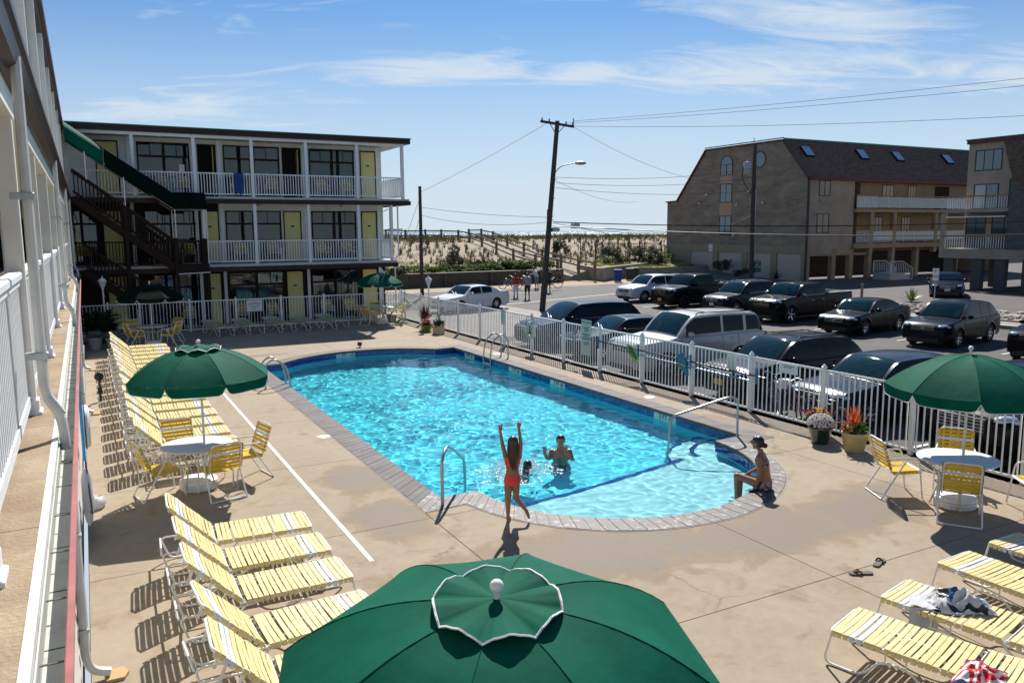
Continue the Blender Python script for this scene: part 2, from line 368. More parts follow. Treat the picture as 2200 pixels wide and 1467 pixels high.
# sub-grade earth everywhere: one huge sheet
def joint_plane(name, x0, x1, y0, y1, z, m_, kind='structure', parent=None):
    mb = MB(); mb.add([(x0, y0, z), (x1, y0, z), (x1, y1, z), (x0, y1, z)], [(0, 1, 2, 3)]); return mb.build(name, m_, parent, kind=kind, fix=False)
out_edge = pool_outline(.45)
cut = MB(); cut.prism(out_edge, -1, 1); cutter = cut.build('cutter', DARK)
deck = bpy.data.objects.new('pool_deck', None); COL.objects.link(deck); deck['kind'] = 'structure'
XS = [-.22, 4.16, 7.6, 11.28, 13.3]; YS = [-3, 1.6, 6.15, 10.3, 13.8, 17.3, 20.8, 24.3, 28.5, 33.0, 37.6]
g = .006
for i in range(4):
    for j in range(len(YS)-1):
        x0, x1, y0, y1 = XS[i]+g, XS[i+1]-g, YS[j]+g, YS[j+1]-g
        if i == 0 and j == 3: pass
        touches = any(x0 < p[0] < x1 and y0 < p[1] < y1 for p in out_edge)
        inside = (5 < (x0+x1)/2 < 11 and 12 < (y0+y1)/2 < 24)
        if inside and x0 > 4.3 and x1 < 11.6 and not touches and 11 < y0 and y1 < 24.5: continue
        if touches or inside or (x0 < 11.5 and x1 > 4.3 and y1 > 9 and y0 < 27):
            me = poly_minus((x0, x1, y0, y1), None, -.12, 0, cutter)
            if not len(me.polygons): continue
            inst('slab', me, deck)
        else:
            MB().box(x0, x1, y0, y1, -.12, 0).build('slab', DECKM, deck)
bpy.data.objects.remove(cutter)
CJ = mat('dirt_filled_joint', (.07, .055, .04), .95)
# joint filler just under the slab tops (also the base under the slabs), with the pool left out
mb = MB()
oe = pool_outline(.40)
mb.box(-.22, 4.05, -3, 37.6, -.3, -.012); mb.box(11.9, 13.3, -3, 37.6, -.3, -.012); mb.box(4.05, 11.9, -3, 7.8, -.3, -.012); mb.box(4.05, 11.9, 27.6, 37.6, -.3, -.012)
base_o = mb.build('deck_base', CJ, kind='structure')
# ring between the base blocks and the coping
ring = []; n = len(oe)
mb = MB(); box = [(4.05, 7.8), (11.9, 7.8), (11.9, 27.6), (4.05, 27.6)]
def onbox(p):
    cx, cy = 7.97, 17.7; dx, dy = p[0]-cx, p[1]-cy; k = min(3.925/abs(dx) if dx else 99, 9.9/abs(dy) if dy else 99); return (cx+dx*k, cy+dy*k)
vs = [(p[0], p[1], -.012) for p in oe]+[(*onbox(p), -.012) for p in oe]
mb.add(vs, [(i, (i+1) % n, n+(i+1) % n, n+i) for i in range(n)])
mb.build('deck_base_ring', CJ, kind='structure')

# painted white line on the deck
WL = mat('worn_white_line_paint', (.72, .70, .66), .7, c2=(.55, .50, .43), vs=14, sl=(.55, .75))
MB().box(2.895, 2.955, 9.25, 24.2, .0, .004).build('painted_line', WL, kind='structure')

# coping stones
COPM = mat('grey_coping_stone', (.125, .110, .108), .78, var=.22, vs=2.5, bump=.3, bs=70)
COPW = mat('wet_coping_stone', (.070, .056, .052), .6, c2=(.26, .235, .215), vs=7, sl=(.54, .62), bump=.35, bs=30, det=8)
cop = bpy.data.objects.new('pool_coping', None); COL.objects.link(cop); cop['kind'] = 'structure'
inn = pool_outline(-.03, 44); outn = pool_outline(.44, 44)
def walk(A, B, step):
    # split each matching segment pair into stones
    out = []
    n = len(A)
    for i in range(n):
        a0, a1, b0, b1 = Vector(A[i]), Vector(A[(i+1) % n]), Vector(B[i]), Vector(B[(i+1) % n])
        ln = (b1-b0).length; k = max(1, round(ln/step))
        for q in range(k):
            out.append((a0.lerp(a1, q/k), a0.lerp(a1, (q+1)/k), b0.lerp(b1, q/k), b0.lerp(b1, (q+1)/k)))
    return out
for (a0, a1, b0, b1) in walk(inn, outn, .195):
    if (a1-a0).length < .01 and (b1-b0).length < .04: continue
    c = (a0+a1+b0+b1)/4; h = random.uniform(-.002, .002)
    q = [c+(p-c)*.985 for p in (a0, b0, b1, a1)]
    e = [c+(p-c)*.94 for p in (a0, b0, b1, a1)]
    mb = MB(); mb.add([(*p, -.055) for p in q]+[(*p, .004+h) for p in q]+[(*p, .012+h) for p in e],
        [(3, 2, 1, 0)]+[(i, (i+1) % 4, 4+(i+1) % 4, 4+i) for i in range(4)]+[(4+i, 4+(i+1) % 4, 8+(i+1) % 4, 8+i) for i in range(4)]+[(8, 9, 10, 11)])
    mb.build('coping_stone', COPW if c.y < 11.2 else COPM, cop)
# mortar bed under stones
mb = MB(); n = len(inn)
A = pool_outline(-.02, 44); B = pool_outline(.45, 44)
mb.add([(*p, .005) for p in A]+[(*p, .005) for p in B]+[(*p, -.06) for p in A], [(i, (i+1) % n, n+(i+1) % n, n+i) for i in range(n)]+[(i, 2*n+i, 2*n+(i+1) % n, (i+1) % n) for i in range(n)])
mb.build('coping_mortar', mat('pale_mortar', (.36, .32, .27), .9), cop, fix=False)

# shell: walls and floor, tile band
PLAS = mat('pale_blue_plaster', (.11, .75, .90), .6, var=.05, vs=1.2)
PLASW = mat('white_blue_plaster', (.62, .86, .90), .6, var=.05, vs=1.5)
shell = bpy.data.objects.new('pool_shell', None); COL.objects.link(shell); shell['kind'] = 'structure'
O = pool_outline(0, 44); n = len(O)
def inpoly(x, y, P):
    c = False; j = len(P)-1
    for i in range(len(P)):
        if (P[i][1] > y) != (P[j][1] > y) and x < (P[j][0]-P[i][0])*(y-P[i][1])/(P[j][1]-P[i][1])+P[i][0]: c = not c
        j = i
    return c
mb = MB(); mb.add([(*p, -.05) for p in O]+[(*p, -3.0) for p in O], [(i, (i+1) % n, n+(i+1) % n, n+i) for i in range(n)])
wl = mb.build('pool_wall', PLAS, shell, fix=False)
def fz(y):
    if y < 14: return -1.05-(y-11)*.02
    if y < 18.5: return -1.11-(y-14)*.04
    if y < 21.5: return -1.29-(y-18.5)*.08
    return -1.53
mb = MB(); nx, ny = 14, 34
mb.grid(lambda u, v: (4.4+7.3*u, 8+19.2*v, fz(8+19.2*v)), nx, ny); flo = mb.build('pool_floor', PLAS, shell, smooth=True, fix=False)
# shallow bench in the near bow, edged with blue tile (its edge runs across the pool)
edge_pts = [(5.5, 10.9), (6.2, 11.0), (7.2, 11.15), (8.2, 11.35), (9.2, 11.55), (9.85, 11.6)]
bow = [p for p in pool_outline(.0, 44)[1:46]]
mb = MB(); bench = bow+[(10.75, 11.55), (9.9, 11.62), (9.2, 11.45), (8.0, 11.2), (6.8, 10.98), (5.9, 10.86)]
mb.prism(bench, -1.6, -.50)
be = mb.build('shallow_shelf', PLASW, shell)
BT = mat('royal_blue_tile', (.004, .03, .26), .12, var=.35, vs=9, coat=.6)
TW = mat('white_depth_tile', (.66, .70, .68), .25)
def strip(path, z, w, h, name='edge_tile_strip'):
    mb = MB()
    for a, b_ in zip(path, path[1:]): mb.bar((*a, z), (*b_, z), w, h)
    return mb.build(name, BT, shell)
strip([(5.45, 10.82), (5.9, 10.84), (6.8, 10.96), (8.0, 11.18), (9.2, 11.43), (9.9, 11.60)], -.495, .11, .02)
# corner steps in the right-hand corner: three curved treads
for k, (rad, z) in enumerate(((.55, -.30), (1.05, -.52), (1.55, -.75))):
    cc = (11.4, 11.5); pts = [cc]+[(cc[0]+rad*1.05*cos(R(a)), cc[1]+rad*.85*sin(R(a))) for a in range(88, 185, 8)]
    mb = MB(); mb.prism(pts, -1.4, z); mb.build('corner_step', PLASW, shell)
    strip(pts[1:], z+.004, .09, .02)
# pool water: displaced surface, refractive, real caustics
wm = bpy.data.materials.new('pool_water'); wm.use_nodes = True; nt = wm.node_tree; nt.nodes.clear()
o_ = nt.nodes.new('ShaderNodeOutputMaterial'); gl = nt.nodes.new('ShaderNodeBsdfGlass'); gl.inputs['IOR'].default_value = 1.33; gl.inputs['Roughness'].default_value = 0.0
gl.inputs[0].default_value = (.76, .985, 1, 1); nt.links.new(gl.outputs[0], o_.inputs[0])
xs0, xs1, ys0, ys1 = 4.5, 11.5, 8.2, 27.2; stp = .030
nx, ny = int((xs1-xs0)/stp), int((ys1-ys0)/stp)
P2 = pool_outline(.02, 44)
def wave(x, y):
    a = noise.noise(Vector((x*1.1+3, y*1.1, .3))); b_ = noise.noise(Vector((x*3.0+a, y*3.0+7, 1.7))); c = noise.noise(Vector((x*7.0+b_*1.2, y*7.0, 4.2)))
    amp = .62+.45*noise.noise(Vector((x*.35, y*.35, 9)))
    z = .016*a+.023*b_+.0088*c
    d = hypot(x-6.7, y-12.3); z += .014*math.exp(-d*.9)*sin(d*11)
    d = hypot(x-7.8, y-12.7); z += .010*math.exp(-d*1.0)*sin(d*12)
    return z*amp*(1 if y < 17 else max(.72, 1-(y-17)*.05))
verts = []; idx = {}; faces = []
inside = [[inpoly(xs0+i*stp, ys0+j*stp, P2) for i in range(nx+1)] for j in range(ny+1)]
def vid(i, j):
    k = (i, j)
    if k not in idx: x, y = xs0+i*stp, ys0+j*stp; idx[k] = len(verts); verts.append((x, y, WATER_Z+wave(x, y)))
    return idx[k]
for j in range(ny):
    for i in range(nx):
        if inside[j][i] or inside[j][i+1] or inside[j+1][i] or inside[j+1][i+1]: faces.append((vid(i, j), vid(i+1, j), vid(i+1, j+1), vid(i, j+1)))
me = bpy.data.meshes.new('pool_water'); me.from_pydata(verts, [], faces); me.materials.append(wm); me.polygons.foreach_set('use_smooth', [True]*len(me.polygons)); me.update()
water = bpy.data.objects.new('pool_water', me); COL.objects.link(water); water['kind'] = 'structure'
water.cycles.is_caustics_caster = True
for o in KIDS['pool_shell']: o.cycles.is_caustics_receiver = True
# waterline tiles, one by one, with depth markers
tiles = walk(pool_outline(-.012, 44), pool_outline(-.012, 44), .155)
tm = None
marks = [((11.4, 23.9), '8 FT'), ((11.4, 20.6), '7 FT'), ((11.4, 18.1), '5 FT'), ((11.4, 13.45), '3 FT'), ((7.7, 26.75), '8 FT')]
cnt = 0
for (a0, a1, b0, b1) in tiles:
    d = (a1-a0); l = d.length
    if l < .05: continue
    mid = (a0+a1)/2; nrm = Vector((-d.y, d.x)).normalized()       # outline is ccw: inward is left
    wmark = any(hypot(mid.x-q[0][0], mid.y-(shy(q[0])[1] if q[0][0] > 11 else q[0][1])) < .36 for q in marks)
    a0s = a0+d*.015; a1s = a1-d*.015; p = [a0s, a1s, a1s+nrm*.012, a0s+nrm*.012]
    mb = MB(); mb.add([(*q, -.30) for q in p]+[(*q, -.062) for q in p], [(3, 2, 1, 0), (4, 5, 6, 7)]+[(i, (i+1) % 4, 4+(i+1) % 4, 4+i) for i in range(4)])
    mb.build('waterline_tile', TW if wmark else BT, shell)
for (c, t) in marks[:4]:
    me = text_mesh(t, .15, INK, .002); o = inst('depth_marker', me, shell, (c[0]-.03, shy(c)[1]+.11-.08, -.125), (R(90), 0, R(-90)))
    mb = MB(); mb.tube(arc((0, 0, 0), .05, 0, 360, 16, 'yz')[:-1], .006, 4, True); mb.bar((0, -.035, .035), (0, .035, -.035), .006, .008); mb.box(-.003, .003, -.02, .02, -.012, .006)
    mb.build('no_diving_symbol', INK, shell, loc=(c[0]-.03, shy(c)[1]-.24, -.125))
me = text_mesh('8 FT', .15, INK, .002); inst('depth_marker', me, shell, (7.62, 26.70, -.125), (R(90), 0, 0))
mb = MB(); mb.tube(arc((0, 0, 0), .05, 0, 360, 16, 'xz')[:-1], .006, 4, True); mb.bar((-.035, 0, .035), (.035, 0, -.035), .006, .008); mb.build('no_diving_symbol', INK, shell, loc=(7.98, 26.70, -.125))

# ---------------------------------------------------------------- lot, street, kerbs
ASPH = mat('parking_lot_asphalt', (.072, .064, .060), .85, var=.22, vs=.8, bump=.4, bs=60, det=10)
ASPD = mat('street_asphalt', (.068, .063, .061), .85, var=.2, vs=.9, bump=.4, bs=60, det=10)
WALKM = mat('sidewalk_concrete', (.24, .215, .19), .85, var=.15, vs=1.3, bump=.2)
SAND = mat('dune_sand', (.30, .235, .165), .95, var=.22, vs=1.6, bump=.6, bs=12, det=9)
em = MB()
for (a, b_, c, d) in ((-400, -.3, -120, 56), (-.3, 13.2, -120, -3), (-.3, 13.2, 37.5, 56), (13.2, 400, -120, 56)): em.add([(a, c, -.5), (b_, c, -.5), (b_, d, -.5), (a, d, -.5)], [(0, 1, 2, 3)])
em.build('earth', mat('bare_earth', (.14, .12, .10), .95), kind='structure', fix=False)
def gz(x, y):
    s = lambda t: (lambda q: q*q*(3-2*q))(min(1, max(0, t)))
    return -.40+.30*max(s((y-43)/11), s((x-37)/7))
def gsheet(name, x0, x1, y0, y1, dz, m_, st=2.0):
    nx, ny = max(1, int((x1-x0)/st)), max(1, int((y1-y0)/st)); mb = MB(); mb.grid(lambda u, v: (x0+(x1-x0)*u, y0+(y1-y0)*v, gz(x0+(x1-x0)*u, y0+(y1-y0)*v)+dz), nx, ny); return mb.build(name, m_, None, smooth=True, kind='structure', fix=False)
gsheet('parking_lot', 13.3, 141.3, -25, 55.5, 0, ASPH, 1.0)
gsheet('concrete_apron', 13.3, 22.3, 30.0, 43.0, .005, WALKM, 1.0)
gsheet('street', 13.3, 35.3, 43.0, 52.0, .008, ASPD, 1.0)
gsheet('sandy_verge', 13.3, 60.3, 51.5, 56.5, .016, mat('sandy_asphalt', (.30, .24, .17), .95, c2=(.40, .31, .20), vs=.8, bump=.3), 1.0)
MB().box(13.0, 13.3, -3, 37.6, -.5, .0).build('deck_edge_kerb', CONC, kind='structure')
lp = mat('white_road_paint', (.68, .67, .63), .7, var=.1, vs=20)
def line(mb, x0, y0, x1, y1, w=.12, dz=.02):
    n = max(1, int(hypot(x1-x0, y1-y0)/1.0)); d = Vector((x1-x0, y1-y0)).normalized(); nn = Vector((-d.y, d.x))*w/2
    def F(u, v): x = x0+(x1-x0)*u; y = y0+(y1-y0)*u; return (x+nn.x*(2*v-1), y+nn.y*(2*v-1), gz(x, y)+dz)
    mb.grid(F, n, 1)
mb = MB(); line(mb, 22.6, 43.2, 36, 46.8, .14); line(mb, 16, 47.5, 30, 49.4, .14)
mb.build('road_edge_line', lp, kind='structure', fix=False)
for k in range(9):
    y = 43.4-4.25*k*.98; mb = MB(); line(mb, 28.6, y-1.9, 34.6, y-1.3, .10); mb.build('parking_bay_line', lp, kind='structure', fix=False)
for k in range(8):
    y = 29.6-3.0*k; mb = MB(); line(mb, 14.6, y-1.4, 20.2, y-1.4, .10); mb.build('parking_bay_line', lp, kind='structure', fix=False)
# raised far kerb with sidewalk
mb = MB(); mb.prism([(36.3, 8), (36.7, 8), (36.3, 32.5), (35.9, 32.5)], -.45, -.24); mb.build('kerb', CONC, kind='structure')
mb = MB(); mb.prism([(36.7, 8), (37.9, 8), (37.6, 32.5), (36.3, 32.5)], -.45, -.245); mb.build('sidewalk', WALKM, kind='structure')
# ================================================================ MOTEL, BACK WING
YF, YW = 37.3, 38.9
bw = thing('motel_building', 'three-storey white motel wing with yellow doors and railed balconies behind the pool', 'building')
FL = [-.1, 2.72, 5.66]; CE = [2.50, 5.42, 8.24]
XR = [13.45, 13.45, 13.42]
opens = {
 2: [('door', .72, 1.62), ('win', 2.34, 4.48), ('opendoor', 4.80, 5.60), ('win1', 5.90, 7.12), ('win1', 7.22, 8.42), ('opendoor', 8.54, 9.43), ('win', 9.81, 12.02), ('door', 12.32, 13.14)],
 1: [('win', -.6, .62), ('door', .80, 1.62), ('win', 2.45, 4.64), ('door', 4.76, 5.58), ('win', 5.86, 8.38), ('door', 8.49, 9.33), ('win', 9.82, 12.04), ('door', 12.30, 13.12)],
 0: [('door', .80, 1.62), ('win', 2.45, 4.6), ('door', 4.76, 5.56), ('win', 5.85, 8.4), ('door', 8.5, 9.34), ('win', 9.72, 12.08), ('door', 12.25, 13.08)]}
wmb = MB(); wbr = MB()
for f in range(3):
    z0, z1 = FL[f], CE[f]; top = z0+2.38; xs = -6.0
    for kind, a, b_ in opens[f]+[('end', XR[f], XR[f])]:
        wm_ = wbr if (f == 0 or (f == 1 and xs < 4.7)) else wmb  # brown lower walls; in the left bay the brown also paints in shade
        if a > xs: wm_.box(xs, a, YW, YW+.15, z0, z1)
        if kind == 'end': break
        wm_.box(a, b_, YW, YW+.15, top, z1)
        if 'win' in kind: wm_.box(a, b_, YW, YW+.15, z0, z0+.12)
        xs = b_
    wmb.box(XR[f]-.15, XR[f], YW+.15, YW+9, z0, z1)
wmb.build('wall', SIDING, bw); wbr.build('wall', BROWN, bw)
MB().box(-6, 13.2, YW+.9, YW+1.0, -.1, 8.3).build('interior_backing', DARK, bw)
# slabs, fascia, roof
mb = MB(); mb.box(-6, 14.22, YF-.1, YW+9, 5.44, 5.655); mb.build('floor_slab', mat('pale_slab_edge', (.50, .51, .50), .6, var=.08), bw)
mb = MB(); mb.box(-6, 13.52, YF-.1, YW+9, 2.52, 2.715); mb.build('floor_slab', MATS['pale_slab_edge'], bw)
mb = MB(); mb.box(-6, 14.28, YF-.16, YF-.102, 5.36, 5.56); mb.box(14.222, 14.28, YF-.10, YW+9, 5.36, 5.56); mb.build('fascia_board', GUTB, bw)
mb = MB(); mb.box(-6, 13.56, YF-.16, YF-.102, 2.40, 2.60); mb.box(13.522, 13.56, YF-.1, YW+6, 2.40, 2.60); mb.build('fascia_board', GUTB, bw)
mb = MB(); mb.box(-6, 14.3, YF-.22, YF-.1, 8.27, 8.50); mb.box(14.24, 14.3, YF-.1, YW+9, 8.27, 8.5); mb.build('roof_fascia', GUTB, bw)
mb = MB(); mb.box(-6, 14.24, YF-.1, YW+9, 8.26, 8.46); mb.build('soffit', mat('soffit_panel', (.50, .50, .48), .7), bw)
mb = MB(); mb.box(-6.2, 14.34, YF-.26, YW+9.1, 8.50, 8.54); mb.build('roof', mat('teal_metal_roof_edge', (.01, .17, .15), .4), bw)
mb = MB(); mb.box(-6, 14.0, YF-.06, YF+.06, 8.14, 8.255); mb.build('beam', WHITE, bw)
def railing(parent, x0, x1, y, z, bal_me, name='railing', m_=WHITE, sp=.118, h=.98, axis='x'):
    """top and bottom rail with one baluster object each"""
    mb = MB(); L_ = x1-x0
    mb.cbox(0, L_, -.035, .035, h, h+.05, .008); mb.box(0, L_, -.02, .02, .09, .14)
    r = mb.build(name, m_, parent); r.location = (x0, y, z) if axis == 'x' else (y, x0, z)
    if axis == 'y': r.rotation_euler = (0, 0, pi/2)
    n = max(2, int(L_/sp))
    for i in range(n): inst('baluster', bal_me, r, ((i+.5)*L_/n, 0, .14))
    return r
bal_me = MB().box(-.017, .017, -.017, .017, 0, .84).mesh('baluster', WHITE)
p3 = [-.35, 2.07, 4.47, 6.87, 9.27, 11.66, 13.93]
for x in p3: MB().cbox(x-.07, x+.07, YF-.07, YF+.07, 5.656, 8.14, .008).build('post', WHITE, bw)
for a, b_ in zip(p3, p3[1:]): railing(bw, a+.07, b_-.07, YF, 5.66, bal_me)
railing(bw, YF+.07, YW+5, 13.93, 5.66, bal_me, axis='y')
p2 = [4.72, 6.89, 9.29, 11.66, 13.30]
for x in p2: MB().cbox(x-.07, x+.07, YF-.07, YF+.07, 2.716, 5.436, .008).build('post', WHITE, bw)
for a, b_ in zip(p2, p2[1:]): railing(bw, a+.07, b_-.07, YF, 2.72, bal_me)
railing(bw, YF+.07, YW+5, 13.30, 2.72, bal_me, axis='y')
balb_me = MB().box(-.017, .017, -.017, .017, 0, .84).mesh('baluster', BROWN)
railing(bw, -.3, 4.65, YF, 2.72, balb_me, m_=BROWN)
# pilasters and conduits on the wall
for f in range(3):
    for x in (2.0, 4.62 if f else 4.68, 5.72, 9.58, 13.2):
        MB().box(x-.07, x+.07, YW-.05, YW-.002, FL[f]+.001, CE[f]-.002).build('pilaster', WHITE, bw)
GREENPL = mat('green_door_plate', (.01, .06, .04), .5)
PANE = MB().box(0, 1, -.006, .006, 0, 1).mesh('pane', WGLASS)
def curtain_mesh(w, h, seed=0):
    rnd = random.Random(seed); mb = MB(); n = int(w/.035)
    mb.grid(lambda u, v: (u*w, .025*sin(u*n*1.25+rnd.random()*.2), v*h), n, 1); return mb
for f in range(3):
    z0 = FL[f]; brown_sur = f < 2
    for kind, a, b_ in opens[f]:
        W_ = b_-a
        if 'door' in kind:
            fr = MB(); fw_ = .05
            fr.box(0, fw_, -.03, .05, 0, 2.38); fr.box(W_-fw_, W_, -.03, .05, 0, 2.38); fr.box(fw_, W_-fw_, -.03, .05, 2.33, 2.38)
            d = fr.build('door_frame', BROWN, bw, loc=(a, YW, z0))
            lf = MB(); lf.cbox(fw_, W_-fw_, .0, .04, .01, 2.325, .003)
            leaf = lf.build('door_leaf', YDOOR, d)
            if kind == 'opendoor':
                leaf.location = (W_-fw_, .05, 0); leaf.rotation_euler = (0, 0, R(-80)); leaf.location = (W_-.07-.04, .05, 0)
                leaf.rotation_euler = (0, 0, R(82)); 
            MB().cbox(W_/2-.075, W_/2+.075, -.012, -.001, 1.62, 1.70, .002).build('door_plate', GREENPL, d) if kind == 'door' else None
            hd = MB(); hd.ball((.12, -.035, 1.02), .03, 8, 6); hd.cyl((.12, -.004, 1.02), .012, .001, 6); hd.build('door_knob', STEEL, d)
        else:
            n = 1 if kind == 'win1' else 2; top = 2.38; bot = .12; tr = 1.78
            fr = MB(); t = .06
            fr.box(0, t, -.05, .06, bot, top); fr.box(W_-t, W_, -.05, .06, bot, top); fr.box(t, W_-t, -.05, .06, top-t, top); fr.box(t, W_-t, -.05, .06, bot, bot+t)
            fr.box(t, W_-t, -.055, .05, tr-.04, tr+.04)
            if n == 2: fr.box(W_/2-.055, W_/2+.055, -.06, .055, bot+t, tr-.04); fr.box(W_/2-.055, W_/2+.055, -.06, .055, tr+.04, top-t)
            cell = (W_-2*t-(.11 if n == 2 else 0))/n
            for k in range(n):
                x0 = t+k*(cell+.11)
                fr.box(x0+cell*.5-.015, x0+cell*.5+.015, -.02, .02, tr+.04, top-t)
            d = fr.build('window_frame', BROWN, bw, loc=(a, YW, z0))
            for k in range(n):
                x0 = t+k*(cell+.11)
                inst('pane', PANE, d, (x0, .02, bot+t), sc=(cell, 1, tr-.04-bot-t), rot=(R(random.uniform(-.4, .4)), 0, R(random.uniform(-.7, .7))))
                inst('pane', PANE, d, (x0, -.005, tr+.04), sc=(cell*.5-.015, 1, top-t-tr-.04), rot=(R(random.uniform(-1, 1)), 0, 0))
                inst('pane', PANE, d, (x0+cell*.5+.015, -.005, tr+.04), sc=(cell*.5-.015, 1, top-t-tr-.04), rot=(R(random.uniform(-1, 1)), 0, 0))
                cw = cell*random.choice((.42, .95, .95, .6)); off = random.choice((0, cell-cw))
                c = curtain_mesh(cw, tr-.1-bot, k); c.build('curtain', CURT, d, smooth=True, loc=(x0+off, .16, bot+.05), fix=False)
# balcony ceiling lamps
LAMP = mat('yellowish_lamp_glass', (.5, .36, .12), .4)
for f, xs in ((2, (3.2, 7.5, 10.7)), (1, (7.2, 11.0))):
    for x in xs:
        mb = MB(); mb.lathe([(.06, .0), (.10, -.03), (.09, -.09), (.04, -.13)], 12); mb.build('ceiling_lamp', LAMP, bw, smooth=True, loc=(x, YF+.5, CE[f]-.0))
# blind end wall detail: downpipe at the right end
mb = MB(); mb.tube(fillet([(13.62, YF-.05, 5.36), (13.62, YF-.05, 3.0), (13.42, YF-.05, 2.7), (13.42, YF-.05, .0)], .1), .04, 8); mb.tube([(13.42, YF+.7, 5.2), (13.0, YF+.7, 5.0)], .02, 6); mb.build('downpipe', WHITE, bw, smooth=True)

# ---------------------------------------------------------------- stairs and their awning
SY0, SY1 = 36.0, 37.1
st = thing('external_staircase', 'dark brown wooden outside staircase climbing to the top motel balcony', 'staircase', (0, 0, 0))
def slope_rail(xa, za, xb, zb, y, par, h=.92):
    mb = MB(); mb.bar((xa, y, za+h), (xb, y, zb+h), .06, .09); mb.bar((xa, y, za+.1), (xb, y, zb+.1), .04, .05)
    r = mb.build('handrail', BROWN, par); n = int(abs(xb-xa)/.13)
    for i in range(n):
        t = (i+.5)/n; x = xa+(xb-xa)*t; z = za+(zb-za)*t
        inst('baluster', balus, r, (x, y, z+.12))
    return r
balus = MB().box(-.02, .02, -.02, .02, 0, .78).mesh('baluster', BROWN)
for (xa, za, xb, zb, nst) in ((-.2, 5.62, 3.4, 2.80, 15), (.0, 2.72, 3.6, -.02, 15)):
    yo = 0 if za > 5 else .05
    for y in (SY0, SY1):
        mb = MB(); mb.bar((xa, y, za-.16), (xb, y, zb-.16), .05, .30); mb.build('stringer', BROWN, st)
        slope_rail(xa, za+.05, xb, zb+.05, y, st)
    tread = MB().box(-.14, .14, 0, SY1-SY0-.06, -.02, .02).mesh('tread', BROWN)
    for k in range(nst):
        t = (k+.5)/nst; inst('tread', tread, st, (xa+(xb-xa)*t, SY0+.03, za+(zb-za)*t-.02))
mb = MB(); mb.box(3.4, 4.66, SY0-.05, SY1+.1, 2.44, 2.76); mb.build('landing', BROWN, st)
for (x, y, z0, z1) in ((1.6, SY0, -.1, 5.2), (3.42, SY0, -.1, 3.9), (4.62, SY0, -.1, 3.86), (4.62, SY1, -.1, 3.86), (1.6, SY1, -.1, 5.2)):
    MB().box(x-.065, x+.065, y-.066, y+.066, z0, z1).build('post', BROWN, st)
for (x0, x1, y) in ((3.49, 4.55, SY0),):
    r = railing(st, x0, x1, y, 2.76, balus, 'handrail', BROWN, .13)
mb = MB(); mb.tube([(3.45, SY0-.09, 2.40), (4.7, SY0-.09, 2.44)], .022, 6); mb.build('conduit', WHITE, st)
aw = thing('stair_awning', 'long dark green fabric awning sloping down over the brown staircase', 'awning')
def awn_section(x, ztop, h=.72):
    ys = []
    n = 12; yc = (SY0+SY1)/2; ry = (SY1-SY0)/2+.12
    pts = [(x, SY0-.12, ztop-h)]
    for i in range(n+1):
        a = pi-pi*i/n; pts.append((x, yc+ry*cos(a), ztop-.42+.42*sin(a)))
    pts.append((x, SY1+.12, ztop-h)); return pts
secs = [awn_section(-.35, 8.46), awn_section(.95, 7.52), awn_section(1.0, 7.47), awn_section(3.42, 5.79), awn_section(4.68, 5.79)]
def loft(mb, secs, cap=(True, True)):
    n = len(secs[0]); vs = [p for s_ in secs for p in s_]; fs = []
    for i in range(len(secs)-1):
        for k in range(n-1): fs.append((i*n+k, i*n+k+1, (i+1)*n+k+1, (i+1)*n+k))
    if cap[1]: fs.append(tuple((len(secs)-1)*n+k for k in range(n)))
    mb.add(vs, fs); return mb
loft(MB(), secs[:2], (0, 0)).build('canopy_panel', GREEN, aw, smooth=30)  # sunlit upper end, painted by the lighter green
loft(MB(), secs[2:], (0, 1)).build('canopy_panel', GREEN_SHADE, aw, smooth=30)  # rest of the awning, its dark green deepened to paint in shade
for y in (SY0-.1, SY1+.1):
    mb = MB(); mb.tube([(-.3, y, 7.74), (3.42, y, 5.06), (4.66, y, 5.06)], .017, 6); mb.build('frame_tube', STEEL, aw)
    for (x, zt, zb) in ((.3, 7.3, 6.2), (1.62, 6.35, 5.2), (3.44, 5.06, 3.9), (4.66, 5.06, 2.8)):
        mb = MB(); mb.tube([(x, y, zb), (x, y, zt)], .02, 6); mb.build('support_pole', TRIMW, aw)

# ================================================================ MOTEL, LEFT WING (beside the camera)
lw = thing('motel_building', 'cream motel wing with vinyl posts and white railings right beside the camera', 'building')
Z2, Z3 = 2.55, 5.48
LEDG = mat('sandy_textured_walkway', (.25, .175, .105), .9, c2=(.36, .275, .18), vs=2.2, sl=(.38, .62), bump=.55, bs=45, det=10)
for k in range(16):
    y0 = -3+2.6*k
    MB().box(-2.0, -.31, y0+.004, y0+2.596, 2.33, Z2).build('walkway_slab', LEDG, lw)
mb = MB(); mb.box(-.312, -.272, -3, 37.2, 2.30, Z2+.004); mb.build('slab_edge_trim', mat('flaking_white_edge', (.66, .66, .62), .6, c2=(.45, .42, .36), vs=7, sl=(.5, .7)), lw)
mb = MB(); mb.box(-2.0, -.31, -3, 37.2, 2.20, 2.325); mb.build('slab_soffit', SIDING, lw)
# ground-floor wall of white siding boards
mb = MB(); mb.box(-.42, -.30, -3, 37.0, -.1, 2.30); mb.build('wall', SIDING, lw)
for k in range(11):
    MB().add([(-.30, -3, .0+.2*k), (-.285, -3, .0+.2*k), (-.30, -3, .2+.2*k), (-.30, 37, .2*k), (-.285, 37, .2*k), (-.30, 37, .2+.2*k)], [(0, 1, 2), (3, 5, 4), (1, 4, 5, 2), (0, 3, 4, 1)]).build('siding_board', SIDING, lw)
